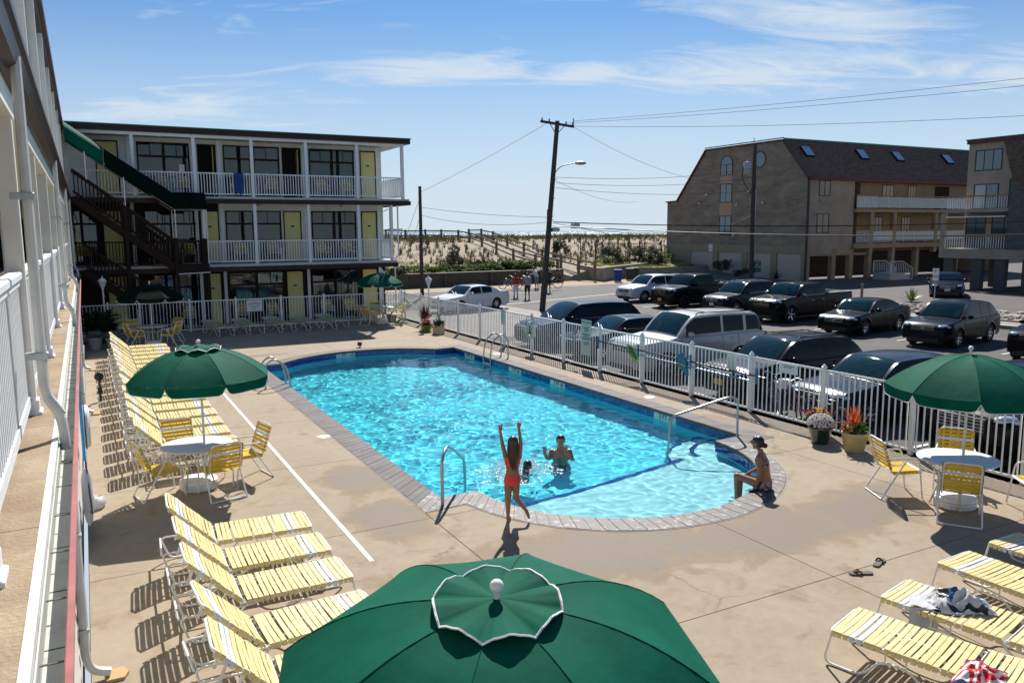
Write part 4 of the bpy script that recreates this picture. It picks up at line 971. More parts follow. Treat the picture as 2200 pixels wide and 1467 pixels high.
def umbrella(label, x, y, rad=1.15, zr=1.82, zap=2.26, rot=0, m_=GREEN, tilt=(0, 0), z0=0, group=None, vent=.35, seg=8, ct=0, pw=2.1):
    t = thing('patio_umbrella', label, 'umbrella', (x, y, z0), 0, group, tilt=(R(tilt[0]), R(tilt[1])))
    H_ = zap-zr
    CT = Matrix.Translation((0, 0, zr)) @ Matrix.Rotation(R(ct), 4, Vector((cos(YAW), -sin(YAW), 0))) @ Matrix.Translation((0, 0, -zr))
    def rib(s_):  # dome profile 0..1
        return (rad*s_, zr+H_*(1-s_**pw)*.98+H_*.02*(1-s_))
    def P(s_, th):
        # th in units of segment; sag between ribs
        k = math.floor(th); f = th-k; a0 = rot+2*pi*k/seg; a1 = rot+2*pi*(k+1)/seg; r_, z_ = rib(s_)
        p = Vector((cos(a0), sin(a0), 0)).lerp(Vector((cos(a1), sin(a1), 0)), f)*r_
        bow = 4*f*(1-f); sg = .030*bow*s_*(1-.3*s_)
        p = p*(1+.012*bow*s_)
        return (p.x, p.y, z_-sg+.004*noise.noise(Vector((p.x*5, p.y*5, x)))*(.3+bow))
    nu = seg*8; s0 = vent*.55/rad*1.0
    for k in range(seg):
        mb = MB(); mb.grid(lambda u, v: P(s0+(1-s0)*v, min(k+u, k+.9999)), 8, 12)
        # valance hanging below the rim with a scallop
        def val(u, v):
            p = Vector(P(1, min(k+u, k+.9999))); n_ = Vector((p.x, p.y, 0)).normalized()
            edge = min(1, min(u, 1-u)/.10); drop = .15*(.30+.70*edge**.5)
            return tuple(p*1.0+n_*.012*v*sin(u*9)+Vector((0, 0, -drop*v)))
        mb.grid(val, 16, 3)
        mb.xf(CT); mb.build('canopy_panel', m_, t, smooth=50, fix=False)
        pts = []
        for i in range(17): pts.append(val(i/16, 1.0))
        tb = MB(); tb.tube(pts, .006, 4, cap=False); tb.xf(CT); tb.build('valance_piping', TRIMW, t)
    for k in range(seg):
        sb = MB(); sb.tube([tuple(Vector(P(s0+(1-s0)*i/10, k))+Vector((0, 0, .001))) for i in range(11)], .0028, 4, cap=False); sb.xf(CT); sb.build('seam', mat('green_seam', (.0004, .05, .03), .8, spec=.05), t)
    if vent:
        # raised vent cap with scalloped white edge
        vc = MB(); cr_ = vent; k0 = x*3; zc = rib(vent/rad*.9)[1]+.012
        def cap(u, v):
            th = u*seg; f = th-math.floor(th); a = rot+2*pi*u; bow = 4*f*(1-f)
            r_ = cr_*v*(1-.042*bow*v); return (r_*cos(a), r_*sin(a), zap+.03-(zap+.03-zc)*v**1.3+.032*bow*v*v-.008*(1-bow)*v+.004*sin(f*17+k0)*v*v*bow)
        vc.grid(cap, seg*10, 6); vc.xf(CT); vc.build('vent_cap', m_, t, smooth=60, fix=False)
        MB().tube([cap(i/(seg*10), 1) for i in range(seg*10)], .0062, 5, True).xf(CT).build('vent_piping', TRIMW, t)
    mb = MB(); mb.cyl((0, 0, zap+.03), .018, .05, 8); mb.ball((0, 0, zap+.095), .036, 14, 9); mb.xf(CT); mb.build('finial', WPOW, t, smooth=True)
    mb = MB(); mb.cyl((0, 0, .10), .019, zap-.05, 10); mb.build('pole', WPOW, t, smooth=True)
    hub = MB(); hub.cyl((0, 0, zr-.12), .04, .07, 10); hub.build('hub', WPOW, t, smooth=True)
    for k in range(seg):
        a = rot+2*pi*k/seg; mb = MB()
        pts = [(rib(s_)[0]*cos(a), rib(s_)[0]*sin(a), rib(s_)[1]-.014) for s_ in (0, .25, .5, .75, .98)]; mb.tube(pts, .006, 5); mid = rib(.5)
        mb.tube([(mid[0]*cos(a), mid[0]*sin(a), mid[1]-.02), (.04*cos(a), .04*sin(a), zr-.09)], .006, 5); mb.xf(CT); mb.build('rib', WPOW, t)
    return t
table('round white table in the umbrella shade between the two lounger rows', 1.39, 13.42)
umbrella('green umbrella with white piped vent over the left-hand table', 1.50, 13.36, 1.10, 1.86, 2.30, R(12), GREEN)
table('round white table at the right edge beside the parking fence', 11.19, 6.98)
umbrella('green umbrella tilted over the right-hand table by the fence', 11.27, 6.95, 1.12, 1.80, 2.27, R(-5), GREEN, vent=0)
table('small round white table under the far sunlit umbrella', 11.66, 34.3)
umbrella('far green umbrella, sunlit, in front of the motel ground floor', 11.6, 34.3, 1.05, 1.85, 2.26, R(10), GREEN, vent=0)
table('round white table in the building shade by the back fence', 2.04, 31.95)
umbrella('green umbrella, coloured dark for the building shade, by the brown stairs', 2.04, 31.95, 1.2, 1.80, 2.24, R(20), GREEN_SHADE, vent=0)
umbrella('big green umbrella in the foreground with white piped vent cap', 1.72, 3.40, 1.18, 1.84, 2.26, R(6), GREEN, vent=.33, pw=2.5, ct=6)
MB().lathe([(.26, 0), (.27, .04), (.22, .07), (.04, .09), (.03, .3), (.001, .3)], 20, (1.68, 3.33, 0)).build('umbrella_stand', WPOW, None, smooth=40, label='white round umbrella stand under the big foreground umbrella', cat='stand')

# ================================================================ LADDERS AND RAILS
def tag_tube(name, label, cat, paths, r=.024, extra=None, loc=(0, 0, 0), rz=0):
    t = thing(name, label, cat, loc, rz)
    for p in paths: mb = MB(); mb.tube(fillet(p, .14, 7), r, 10); mb.build('handrail', CHROME, t, smooth=60)
    return t
def ladder(label, loc, rz):
    t = tag_tube('pool_ladder', label, 'pool ladder', [[(.55, s_, .0), (.55, s_, .62), (.30, s_, .80), (-.02, s_, .55), (-.10, s_, .1), (-.10, s_, -1.3)] for s_ in (-.25, .25)], .024, loc=loc, rz=rz)
    for z in (-.18, -.5, -.8): MB().cbox(-.15, -.05, -.235, .235, z, z+.03, .008).build('step', mat('white_ladder_step', (.75, .75, .75), .4), t)
    for s_ in (-.25, .25): MB().cyl((.55, s_, .0), .045, .015, 12).build('flange', CHROME, t)
    return t
ladder('chrome pool ladder at the far right side of the pool', (11.45, 23.0, .0), 0)
ladder('chrome pool ladder at the far left side, behind the umbrella', (4.55, 21.6, .0), pi)
t = tag_tube('pool_handrail', 'chrome handrail at the near left corner of the pool', 'handrail', [[(4.50, 10.68, 0), (4.50, 10.68, .72), (4.66, 10.88, .86), (5.02, 11.34, .62), (5.38, 11.80, .30), (5.42, 11.86, -.6)]])
t = tag_tube('pool_handrail', 'chrome handrail over the corner steps on the right side', 'handrail', [[(11.25, 11.55, 0), (11.22, 11.53, .78), (11.0, 11.53, .84), (9.85, 11.9, .50), (9.75, 11.93, -.9)]])
# skimmer lids and deck fittings
LIDM = mat('white_plastic_lid', (.78, .78, .76), .45)
for (x, y, lab) in ((4.02, 15.65, 'white round skimmer lid on the left side of the deck'), (12.10, 15.45, 'white round skimmer lid by the fence on the right deck'), (12.0, 23.6, 'white round skimmer lid beside the far ladder')):
    t = thing('round_drain_cover', lab, 'drain cover', (x, y, 0)); mb = MB(); mb.lathe([(.13, .0), (.135, .008), (.12, .012), (.02, .013)], 24); mb.build('lid', LIDM, t, smooth=40)
t = thing('spotlight', 'small black floodlight at the far rim of the pool', 'spotlight', (8.5, 27.5, .0)); mb = MB(); mb.box(-.02, .02, -.02, .02, 0, .08); mb.bar((-.08, 0, .14), (.06, -.03, .12), .14, .13); mb.build('housing', BLACK, t)

# ================================================================ PLANTERS
def leaves(mb, c, n, rad, hgt, ll, lw_, up_=.6, seed=1, droop=.3):
    rnd = random.Random(seed)
    for i in range(n):
        a = rnd.uniform(0, 2*pi); r_ = rad*sqrt(rnd.random())*.55; el = rnd.uniform(.15, 1)**up_
        b0 = Vector((c[0]+r_*cos(a), c[1]+r_*sin(a), c[2]+rnd.uniform(0, hgt*.45))); l = ll*rnd.uniform(.6, 1.2)
        d = Vector((cos(a)*(1-el)+rnd.uniform(-.2, .2), sin(a)*(1-el)+rnd.uniform(-.2, .2), el)).normalized()
        sd = d.cross(Vector((0, 0, 1))).normalized()*lw_*rnd.uniform(.7, 1.2)/2 if abs(d.z) < .999 else Vector((lw_/2, 0, 0))
        m1 = b0+d*l*.5; tp = b0+d*l+Vector((d.x*.3, d.y*.3, -droop))*l*.4
        mb.add([b0, m1-sd, tp, m1+sd], [(0, 1, 2, 3)])
def blobs(mb, c, n, rad, s_, seed=1, flat=.6):
    rnd = random.Random(seed)
    for i in range(n):
        a = rnd.uniform(0, 2*pi); u = rnd.uniform(0, 1); th = math.acos(1-u*1.0)
        p = (c[0]+rad*sin(th)*cos(a), c[1]+rad*sin(th)*sin(a), c[2]+rad*flat*cos(th)); mb.ball(p, s_*rnd.uniform(.7, 1.3), 5, 4)
def pot(label, x, y, m_, r_=.2, h=.3, square=False, z=0):
    t = thing('flower_pot', label, 'planter', (x, y, z))
    if square:
        mb = MB(); mb.cbox(-r_, r_, -r_, r_, 0, h, .02)
    else:
        mb = MB(); mb.lathe([(r_*.68, 0), (r_*.8, h*.3), (r_*.98, h*.85), (r_*1.05, h*.9), (r_*1.05, h), (r_*.92, h), (r_*.88, h-.04), (.01, h-.04)], 20)
    mb.build('pot', m_, t, smooth=35); MB().lathe([(r_*.85, h-.03), (.01, h-.01)], 12).build('soil', SOIL, t)
    return t
MUM = mat('white_mum_flower', (.66, .60, .60), .7, var=.25, vs=40); RED = mat('crimson_flower', (.45, .01, .07), .6); ORG = mat('orange_spiky_leaf', (.60, .13, .03), .5, trans=.3, var=.3, vs=9); YFL = mat('yellow_flower', (.7, .42, .02), .6); PNK = mat('pink_flower', (.55, .06, .22), .6); PURP = mat('dark_purple_leaf', (.05, .012, .02), .6, trans=.2)
t = pot('dark green glazed pot with a dome of white flowers by the fence', 12.30, 10.42, GLZ, .22, .33)
mb = MB(); mb.ball((0, 0, .36), (.22, .22, .15), 14, 8); mb.build('foliage', LEAFD, t); mb = MB(); blobs(mb, (0, 0, .36), 420, .25, .017, 3, .8); mb.build('flowers', MUM, t, kind='stuff')
t = pot('buff ribbed pot with orange spiky leaves and yellow flowers', 12.40, 9.72, TERRA, .23, .36)
mb = MB()
for k in range(20): a = 2*pi*k/20; mb.bar((.165*cos(a), .165*sin(a), .02), (.225*cos(a), .225*sin(a), .32), .02, .02)
mb.build('pot_rib', TERRA, t)
mb = MB(); leaves(mb, (0, 0, .34), 160, .3, .25, .17, .045, .8, 5); mb.build('foliage', LEAF, t, kind='stuff')
mb = MB(); leaves(mb, (-.04, 0, .38), 44, .12, .1, .42, .03, .25, 6, .05); mb.build('spiky_leaves', ORG, t, kind='stuff')
mb = MB(); blobs(mb, (-.13, .03, .44), 26, .14, .022, 7); mb.build('flowers', YFL, t); mb = MB(); blobs(mb, (-.16, .0, .40), 26, .16, .024, 8); mb.build('flowers', RED, t); mb = MB(); blobs(mb, (-.10, .05, .52), 14, .12, .02, 12); mb.build('flowers', PNK, t)
t = pot('low pot of mixed yellow and red flowers behind the white mum', 12.62, 10.75, TERRA, .2, .25)
mb = MB(); leaves(mb, (0, 0, .26), 160, .26, .35, .2, .05, .8, 15); mb.build('foliage', LEAF, t, kind='stuff'); mb = MB(); blobs(mb, (0, 0, .42), 40, .24, .024, 9); mb.build('flowers', YFL, t); mb = MB(); blobs(mb, (-.1, .1, .42), 16, .22, .022, 10); mb.build('flowers', RED, t)
t = pot('bright green pot with crimson flowers at the far corner of the fence', 12.25, 30.4, mat('lime_green_pot', (.10, .20, .02), .5), .2, .28)
mb = MB(); leaves(mb, (0, 0, .24), 110, .3, .12, .16, .06, 1.0, 25); mb.build('foliage', LEAF, t, kind='stuff'); mb = MB(); blobs(mb, (-.02, -.03, .42), 30, .15, .035, 26); mb.build('flowers', mat('rose_flower', (.70, .03, .10), .6), t)
t = pot('pot with dark purple grass and crimson blooms behind the bright green one', 12.45, 31.1, TERRA, .2, .3)
mb = MB(); leaves(mb, (0, 0, .3), 90, .25, .2, .75, .03, .35, 27, .1); mb.build('foliage', PURP, t, kind='stuff'); mb = MB(); blobs(mb, (.1, -.05, .55), 34, .2, .035, 28); mb.build('flowers', RED, t)
t = pot('square tan planter with a dark leafy bush by the fence', 12.45, 29.6, TERRA, .19, .30, True)
mb = MB(); leaves(mb, (0, 0, .26), 170, .32, .4, .2, .06, .7, 29); mb.build('foliage', LEAFD, t, kind='stuff')
mb = MB(); leaves(mb, (0, 0, .5), 26, .2, .2, .35, .02, .5, 30); mb.build('twigs', LEAF, t, kind='stuff')
t = pot('potted palm with bright arching fronds at the back fence corner', 12.30, 34.75, mat('grey_tub', (.2, .2, .2), .7), .24, .34)
rnd = random.Random(5)
for k in range(13):
    a = rnd.uniform(0, 2*pi); ln = rnd.uniform(.8, 1.25); mb = MB(); rise = rnd.uniform(.7, 1.25)
    spine = [Vector((cos(a)*ln*.75*t_, sin(a)*ln*.75*t_, .35+rise*1.15*t_-.62*rise*t_*t_)) for t_ in [i/9 for i in range(10)]]
    mb.tube(spine, .008, 4)
    for i in range(2, 10):
        for sd in (-1, 1):
            for q in (0, .5):
                if i+q > 9: continue
                p = spine[i].lerp(spine[min(i+1, 9)], q); side = Vector((-sin(a), cos(a), 0))*sd; l = .34*(1-abs(i-5)/8); tip = p+side*l+Vector((cos(a)*.16, sin(a)*.16, -.04)); m1 = p.lerp(tip, .45); up_ = Vector((cos(a), sin(a), 0))*.022
                mb.add([p, m1-up_, tip, m1+up_], [(0, 1, 2, 3)])
    mb.build('frond', PALMF, t, fix=False)
SILV = mat('silver_dusty_foliage', (.20, .24, .22), .8, var=.3, vs=9)
for (x, y, lab) in ((.15, 31.9, 'shaded pot of silver foliage against the left wing wall'), (.72, 31.5, 'pale pot of silver foliage by the lounger row end')):
    t = pot(lab, x, y, mat('grey_white_pot', (.42, .43, .44), .6), .24, .42); mb = MB(); leaves(mb, (0, 0, .40), 300, .34, .25, .2, .05, 1.0, int(x*10)+40); mb.build('foliage', SILV, t, kind='stuff')
t = pot('big shaded leafy shrub in a dark tub by the back lamp post', .35, 33.6, GLZ, .3, .35)
mb = MB(); leaves(mb, (0, 0, .35), 600, .9, 1.5, .34, .10, 1.0, 50); mb.build('foliage', LEAFD, t, kind='stuff')

# lamp posts
def lamp(label, x, y, h=2.05):
    t = thing('lamp_post', label, 'lamp post', (x, y, 0))
    mb = MB(); mb.lathe([(.10, 0), (.09, .12), (.05, .18), (.035, .4), (.03, h-.08), (.045, h-.05), (.03, h)], 12); mb.build('post', WPOW, t, smooth=40)
    mb = MB(); mb.lathe([(.04, h), (.06, h+.03), (.135, h+.26), (.13, h+.27)], 6); mb.build('glass', mat('frosted_lamp_glass', (.55, .58, .60), .25), t)
    mb = MB(); mb.lathe([(.15, h+.271), (.11, h+.33), (.04, h+.38), (.02, h+.40), (.025, h+.42), (.006, h+.47)], 12)
    for k in range(6):
        a = 2*pi*k/6; mb.bar((.05*cos(a), .05*sin(a), h+.02), (.14*cos(a), .14*sin(a), h+.272), .012, .012)
    mb.build('cap', WPOW, t, smooth=30); return t
lamp('white lantern lamp post in the shade beside the brown stairs', .55, 33.9)
lamp('white lantern lamp post in the sun at the parking fence', 12.80, 31.45, 1.8)
lamp('white lantern lamp post half hidden behind the far umbrella', 12.4, 36.2, 1.9)

# ================================================================ SMALL THINGS
def flipflop(label, x, y, rz):
    t = thing('flip_flop', label, 'sandal', (x, y, 0), R(rz))
    o = [(-.14, -.035), (-.10, -.042), (0, -.036), (.09, -.052), (.13, -.04), (.145, 0), (.13, .035), (.09, .048), (0, .034), (-.10, .040), (-.14, .03), (-.15, 0)]
    mb = MB(); mb.prism(o, .0, .022); mb.build('sole', mat('grey_foam_sole', (.10, .095, .09), .8), t)
    mb = MB(); mb.tube(fillet([(-.0, -.042, .02), (.03, -.03, .055), (.085, 0, .03)], .03), .010, 6); mb.tube(fillet([(-.0, .040, .02), (.03, .03, .055), (.085, 0, .03)], .03), .010, 6); mb.build('thong', mat('dark_brown_strap', (.03, .015, .015), .6), t, smooth=True); return t
flipflop('dark flip-flop lying nearer the camera on the deck', 7.94, 6.04, 155)
flipflop('dark flip-flop lying beyond the deck joint, nearer the table', 8.40, 6.14, 20)
def cloth(name, label, cat, loc, rz, lx, ly, h, mats, seed, fn_mat, nn=46, parts='cloth'):
    t = thing(name, label, cat, loc, R(rz)); mb = MB(); rnd = random.Random(seed); ox = rnd.uniform(0, 50)
    def F(u, v):
        x = (u-.5)*lx; y = (v-.5)*ly; e = max(0, 1-(abs(u-.5)*2)**3)*max(0, 1-(abs(v-.5)*2)**3)
        n1_ = noise.noise(Vector((x*5+ox, y*5, 0))); n2_ = abs(noise.noise(Vector((x*11+ox, y*11, 3)))); n3_ = noise.noise(Vector((x*24+ox, y*24, 6)))
        z = h*e*(.45+.7*n1_+1.1*(.5-n2_))+.012*n3_
        return (x+.05*n1_+.03*n2_, y+.05*noise.noise(Vector((y*6, x*6, ox))), max(.004, z))
    mb.grid(F, nn, nn); k = 0
    mb.mi = [fn_mat(((i % nn)+.5)/nn, ((i//nn)+.5)/nn, ox) for i in range(nn*nn)]
    mb.build(parts, mats, t, smooth=70, fix=False); return t
TR = mat('red_towel_cloth', (.55, .02, .02), .9, var=.15, vs=20); TWH = mat('white_towel_cloth', (.72, .70, .70), .9, var=.1, vs=20); TN = mat('navy_towel_cloth', (.01, .015, .09), .9)
GRYC = mat('pale_grey_jersey', (.50, .50, .52), .9, var=.12, vs=15); BLC = mat('blue_swim_cloth', (.01, .08, .25), .75, var=.3, vs=8)
def flag(u, v, o):
    s_ = u+.25*sin(v*7+o); k = int((s_*7) % 2)
    if (u > .82 or u < .10) and v > .3: return 2
    return k
cloth('beach_towel', 'crumpled red, white and navy towel on the lowest right lounger', 'towel', (6.33, 3.62, .372), 20, .52, .34, .10, [TR, TWH, TN], 3, flag)
def swim(u, v, o):
    n_ = noise.noise(Vector((u*4+o, v*4, 0)))
    if v > .35 and u > .35 and n_ > -.05: return 1
    return 2 if n_ > .28 else 0
cloth('swim_clothes', 'heap of grey shirt and blue swim shorts on a right lounger', 'clothes', (7.42, 4.52, .372), -35, .60, .36, .15, [GRYC, BLC, BLACK], 8, swim)
t = thing('hanging_shirt', 'grey shirt sleeve hanging over the edge of the same lounger as the shorts', 'clothes', (7.10, 4.66, .36), R(-55))
mb = MB(); mb.grid(lambda u, v: ((u-.5)*.26, -.03-.02*sin(u*7)-.07*v, .03-.20*v-.03*abs(u-.5)), 10, 6); mb.grid(lambda u, v: ((u-.5)*.26, -.03+.28*v, .03+.01*sin(u*8+v*5)), 10, 6); mb.build('cloth', GRYC, t, smooth=70, fix=False)
# ================================================================ PEOPLE
SKIN = mat('tanned_skin', (.30, .135, .07), .42, var=.10, vs=14); SKIN2 = mat('ruddy_wet_skin', (.36, .17, .11), .25, var=.12, vs=14); SKIN3 = mat('skin', (.40, .22, .15), .5)
HAIRB = mat('dark_brown_hair', (.022, .010, .006), .45, var=.3, vs=20, stretch=(1, 1, .15)); HAIRM = mat('brown_hair', (.05, .022, .012), .4, var=.3, vs=20, stretch=(1, 1, .15))
def cone(mb, a, b_, ra, rb, n=12):
    a = Vector(a); b_ = Vector(b_); mb.ball(a, ra, 12, 8); mb.ball(b_, rb, 12, 8)
    mb.tube([a, b_], [ra, rb], n)
def limb(mb, pts, rs):
    for i in range(len(pts)-1): cone(mb, pts[i], pts[i+1], rs[i], rs[i+1])
def loft_body(mb, secs, n=18):
    # secs: (center, half width vec, half depth vec)
    vs = []
    for c, wv, dv in secs:
        c, wv, dv = Vector(c), Vector(wv), Vector(dv)
        for k in range(n): t = 2*pi*k/n; vs.append(c+wv*cos(t)+dv*sin(t))
    m_ = len(secs); fs = [tuple(range(n-1, -1, -1)), tuple(range((m_-1)*n, m_*n))]
    for i in range(m_-1):
        for k in range(n): l = (k+1) % n; fs.append((i*n+k, i*n+l, (i+1)*n+l, (i+1)*n+k))
    mb.add(vs, fs)
def hand(mb, wrist, d, side, r, ln, curl=0.0, spread=.3):
    """palm + five fingers; d: pointing direction, side: thumb-side direction"""
    wrist = Vector(wrist); d = Vector(d).normalized(); side = Vector(side); side = (side-d*side.dot(d)).normalized(); nrm = d.cross(side)
    pe = wrist+d*ln*.48
    for q in (-.5, -.17, .17, .5): limb(mb, [wrist+side*q*ln*.18, pe+side*q*ln*.40], [r*.95, r*.78])
    for q, fl in ((-.5, .40), (-.17, .50), (.17, .55), (.5, .50)):
        b0 = pe+side*q*ln*.40; fd = (d+side*q*spread*1.3).normalized(); m1 = b0+fd*ln*fl*.55; m2 = m1+(fd+nrm*curl).normalized()*ln*fl*.5
        limb(mb, [b0, m1, m2], [r*.72, r*.62, r*.5])
    t0 = wrist+d*ln*.15+side*ln*.14; t1 = t0+(d*.6+side*.8).normalized()*ln*.28; t2 = t1+(d*.85+side*.5).normalized()*ln*.22; limb(mb, [t0, t1, t2], [r*.85, r*.7, r*.55])
def head(mb, c, f, u, s_):
    """head ellipsoid with face; f forward, u up, s_ head height"""
    c = Vector(c); f = Vector(f).normalized(); u = Vector(u); u = (u-f*u.dot(f)).normalized(); sd = f.cross(u)
    def E(o, r_, fwd=1):
        b = MB(); b.ball((0, 0, 0), 1, 16, 11); M_ = Matrix((sd*r_[0], f*r_[1], u*r_[2])).transposed()
        b.v = [tuple(M_ @ Vector(q)+c+sd*o[0]*s_+f*o[1]*s_+u*o[2]*s_) for q in b.v]; mb.add(b.v, b.f)
    E((0, -.04, .08), (.33*s_, .39*s_, .40*s_)); E((0, .08, -.16), (.25*s_, .27*s_, .33*s_)); E((0, .37, -.06), (.045*s_, .09*s_, .09*s_)); E((0, .25, -.40), (.12*s_, .10*s_, .08*s_))
    E((0, .33, -.24), (.10*s_, .045*s_, .028*s_)); E((.34, -.03, -.04), (.035*s_, .07*s_, .10*s_)); E((-.34, -.03, -.04), (.035*s_, .07*s_, .10*s_)); E((0, .31, .07), (.24*s_, .05*s_, .035*s_))
    return sd
def skinmesh(mb, voxel, name='body', mats=SKIN, parent=None, smooth_it=4):
    me = mb.mesh('tmp', mats, fix=False); o = bpy.data.objects.new('tmp', me); COL.objects.link(o)
    md = o.modifiers.new('r', 'REMESH'); md.mode = 'VOXEL'; md.voxel_size = voxel; md.use_smooth_shade = True
    if smooth_it: sm = o.modifiers.new('s', 'SMOOTH'); sm.factor = .5; sm.iterations = smooth_it
    me2 = bpy.data.meshes.new_from_object(o.evaluated_get(bpy.context.evaluated_depsgraph_get())); bpy.data.objects.remove(o); bpy.data.meshes.remove(me)
    me2.materials.clear(); me2.materials.append(mats); me2.polygons.foreach_set('use_smooth', [True]*len(me2.polygons)); me2.name = name
    ob = bpy.data.objects.new(name, me2); _link(ob, parent); return ob
def garment(body, name, m_, pred, off=.004, parent=None):
    """cloth shell lifted off the body where pred(x,y,z) holds"""
    me = body.data; keep = [p for p in me.polygons if pred(*p.center)]
    ids = {}; vs = []; fs = []
    for p in keep:
        f = []
        for v in p.vertices:
            if v not in ids: ids[v] = len(vs); vs.append(tuple(me.vertices[v].co+me.vertices[v].normal*off))
            f.append(ids[v])
        fs.append(f)
    mb = MB(); mb.v = vs; mb.f = fs; mb.mi = [0]*len(fs)
    if not fs: print('EMPTY GARMENT', name); return
    return mb.build(name, m_, parent, smooth=True, fix=False)
def person(label, loc, rz, group=None): return thing('person', label, 'person', loc, rz, group)

# girl on the coping, arms up, seen from behind (local x = screen right, y = away)
GR = -YAW
t = person('girl in a coral bikini at the pool edge, both arms raised, walking', (5.13, 9.62, .0), GR)
mb = MB()
limb(mb, [(-.065, 0, .60), (-.075, .0, .31), (-.075, -.01, .075)], [.072, .048, .028]); limb(mb, [(-.075, -.015, .045), (-.055, .07, .03), (-.05, .13, .022)], [.032, .028, .018]); mb.ball((-.075, -.03, .03), .028)
limb(mb, [(.055, 0, .60), (.055, .03, .34), (.215, -.10, .19)], [.070, .046, .027]); limb(mb, [(.222, -.11, .17), (.245, -.07, .105), (.255, -.045, .06)], [.029, .026, .016])
loft_body(mb, [((0, 0, .55), (.10, 0, 0), (0, .075, 0)), ((0, -.005, .62), (.130, 0, 0), (0, .088, 0)), ((0, 0, .70), (.108, 0, 0), (0, .07, 0)), ((0, .0, .77), (.098, 0, 0), (0, .062, 0)), ((.0, 0, .86), (.115, 0, 0), (0, .07, 0)), ((.0, 0, .94), (.128, 0, 0), (0, .065, 0)), ((.0, 0, .985), (.095, 0, 0), (0, .05, 0)), ((.01, 0, 1.01), (.045, 0, 0), (0, .042, 0)), ((.01, 0, 1.06), (.036, 0, 0), (0, .036, 0))])
limb(mb, [(-.105, 0, .955), (-.155, .02, 1.14), (-.185, .05, 1.31)], [.040, .031, .021]); limb(mb, [(.11, 0, .955), (.135, .02, 1.15), (.105, .03, 1.36)], [.040, .031, .021])
hand(mb, (-.185, .05, 1.32), (0, .05, 1), (1, 0, 0), .0095, .135, .1, .25); hand(mb, (.105, .03, 1.37), (.10, .02, 1), (-1, 0, 0), .0095, .135, .1, .7)
head(mb, (.01, .02, 1.14), (.1, 1, .12), (0, 0, 1), .195)
mb.v = [(q[0]*.90, q[1]*.92, q[2]*.985) for q in mb.v]; gb = skinmesh(mb, .0058, 'body', SKIN, t, 3)
COR = mat('coral_bikini_cloth', (.80, .035, .045), .5, var=.1, vs=12)
garment(gb, 'bikini_bottom', COR, lambda x, y, z: z > .545+.35*abs(x) and z < .675-.06*abs(x)*0+.0 and z > .52, .005, t)
garment(gb, 'bikini_top', COR, lambda x, y, z: (.835 < z < .895 and abs(x) < .13) or (.885 < z < .985 and abs(abs(x)-.055) < .013 and y < 0), .005, t)
mb = MB(); c = Vector((.01, .0, 1.155)); b = MB(); b.ball((0, 0, 0), 1, 14, 10); mb.add([(.01+q[0]*.076, .004+q[1]*.083, 1.158+q[2]*.09) for q in b.v], b.f)
rnd = random.Random(4)
for k in range(44):
    a = pi+(k/43)*pi; x = .065*cos(a); yb = -.055-.03*sin(-a); pts = [(x+.01, .02+.075*sin(a), 1.16), (x*1.15+.01, .0+.095*sin(a)*.9, 1.06), (x*.85+rnd.uniform(-.015, .02)+.01, -.088+rnd.uniform(-.01, .01), .96), (x*.55+.015+rnd.uniform(-.02, .02), -.095+rnd.uniform(-.01, .01), .87), (x*.35+.02+rnd.uniform(-.02, .02), -.088, rnd.uniform(.77, .84))]
    mb.tube(pts, [.012, .013, .012, .009, .002], 5)
mb.build('hair', HAIRM, t, smooth=True)

# man standing in the water, clapping pose, facing the camera
t = person('man standing chest-deep in the pool, hands raised beside his face', (7.80, 12.66, -.27), GR)
mb = MB()
loft_body(mb, [((0, 0, -.62), (.15, 0, 0), (0, .11, 0)), ((0, 0, -.45), (.165, 0, 0), (0, .115, 0)), ((0, 0, -.25), (.145, 0, 0), (0, .10, 0)), ((0, 0, -.02), (.175, 0, 0), (0, .115, 0)), ((0, 0, .10), (.195, 0, 0), (0, .12, 0)), ((0, .0, .19), (.17, 0, 0), (0, .09, 0)), ((0, 0, .225), (.08, 0, 0), (0, .065, 0)), ((0, -.01, .30), (.056, 0, 0), (0, .058, 0))])
limb(mb, [(-.165, 0, .165), (-.235, -.13, .02), (-.315, -.22, .20)], [.062, .048, .032]); limb(mb, [(.165, 0, .165), (.22, -.14, -.02), (.09, -.20, .20)], [.062, .050, .033])
limb(mb, [(-.10, 0, -.6), (-.12, 0, -.95)], [.085, .06]); limb(mb, [(.10, 0, -.6), (.12, 0, -.95)], [.085, .06])
hand(mb, (-.317, -.222, .215), (-.02, 0, 1), (1, 0, 0), .012, .17, .15, .45); hand(mb, (.085, -.20, .22), (-.18, .0, 1), (-1, 0, 0), .012, .17, .35, .25)
head(mb, (.0, -.03, .385), (-.12, -1, -.10), (0, 0, 1), .245)
mb_body = skinmesh(mb, .0085, 'body', SKIN2, t, 3)
garment(mb_body, 'swim_trunks', mat('navy_trunks_cloth', (.01, .015, .05), .7), lambda x, y, z: -.75 < z < -.40, .008, t)
garment(mb_body, 'hair', HAIRB, lambda x, y, z: z > .385+.26*max(0, (-.02-y))+.02 and (y > -.06 or z > .452) and abs(x) < .10 and y > -.135, .010, t)
0 and garment(mb_body, 'sunglasses', BLACK, lambda x, y, z: .405 < z < .432 and y < -.085 and abs(x) < .075, .010, t)

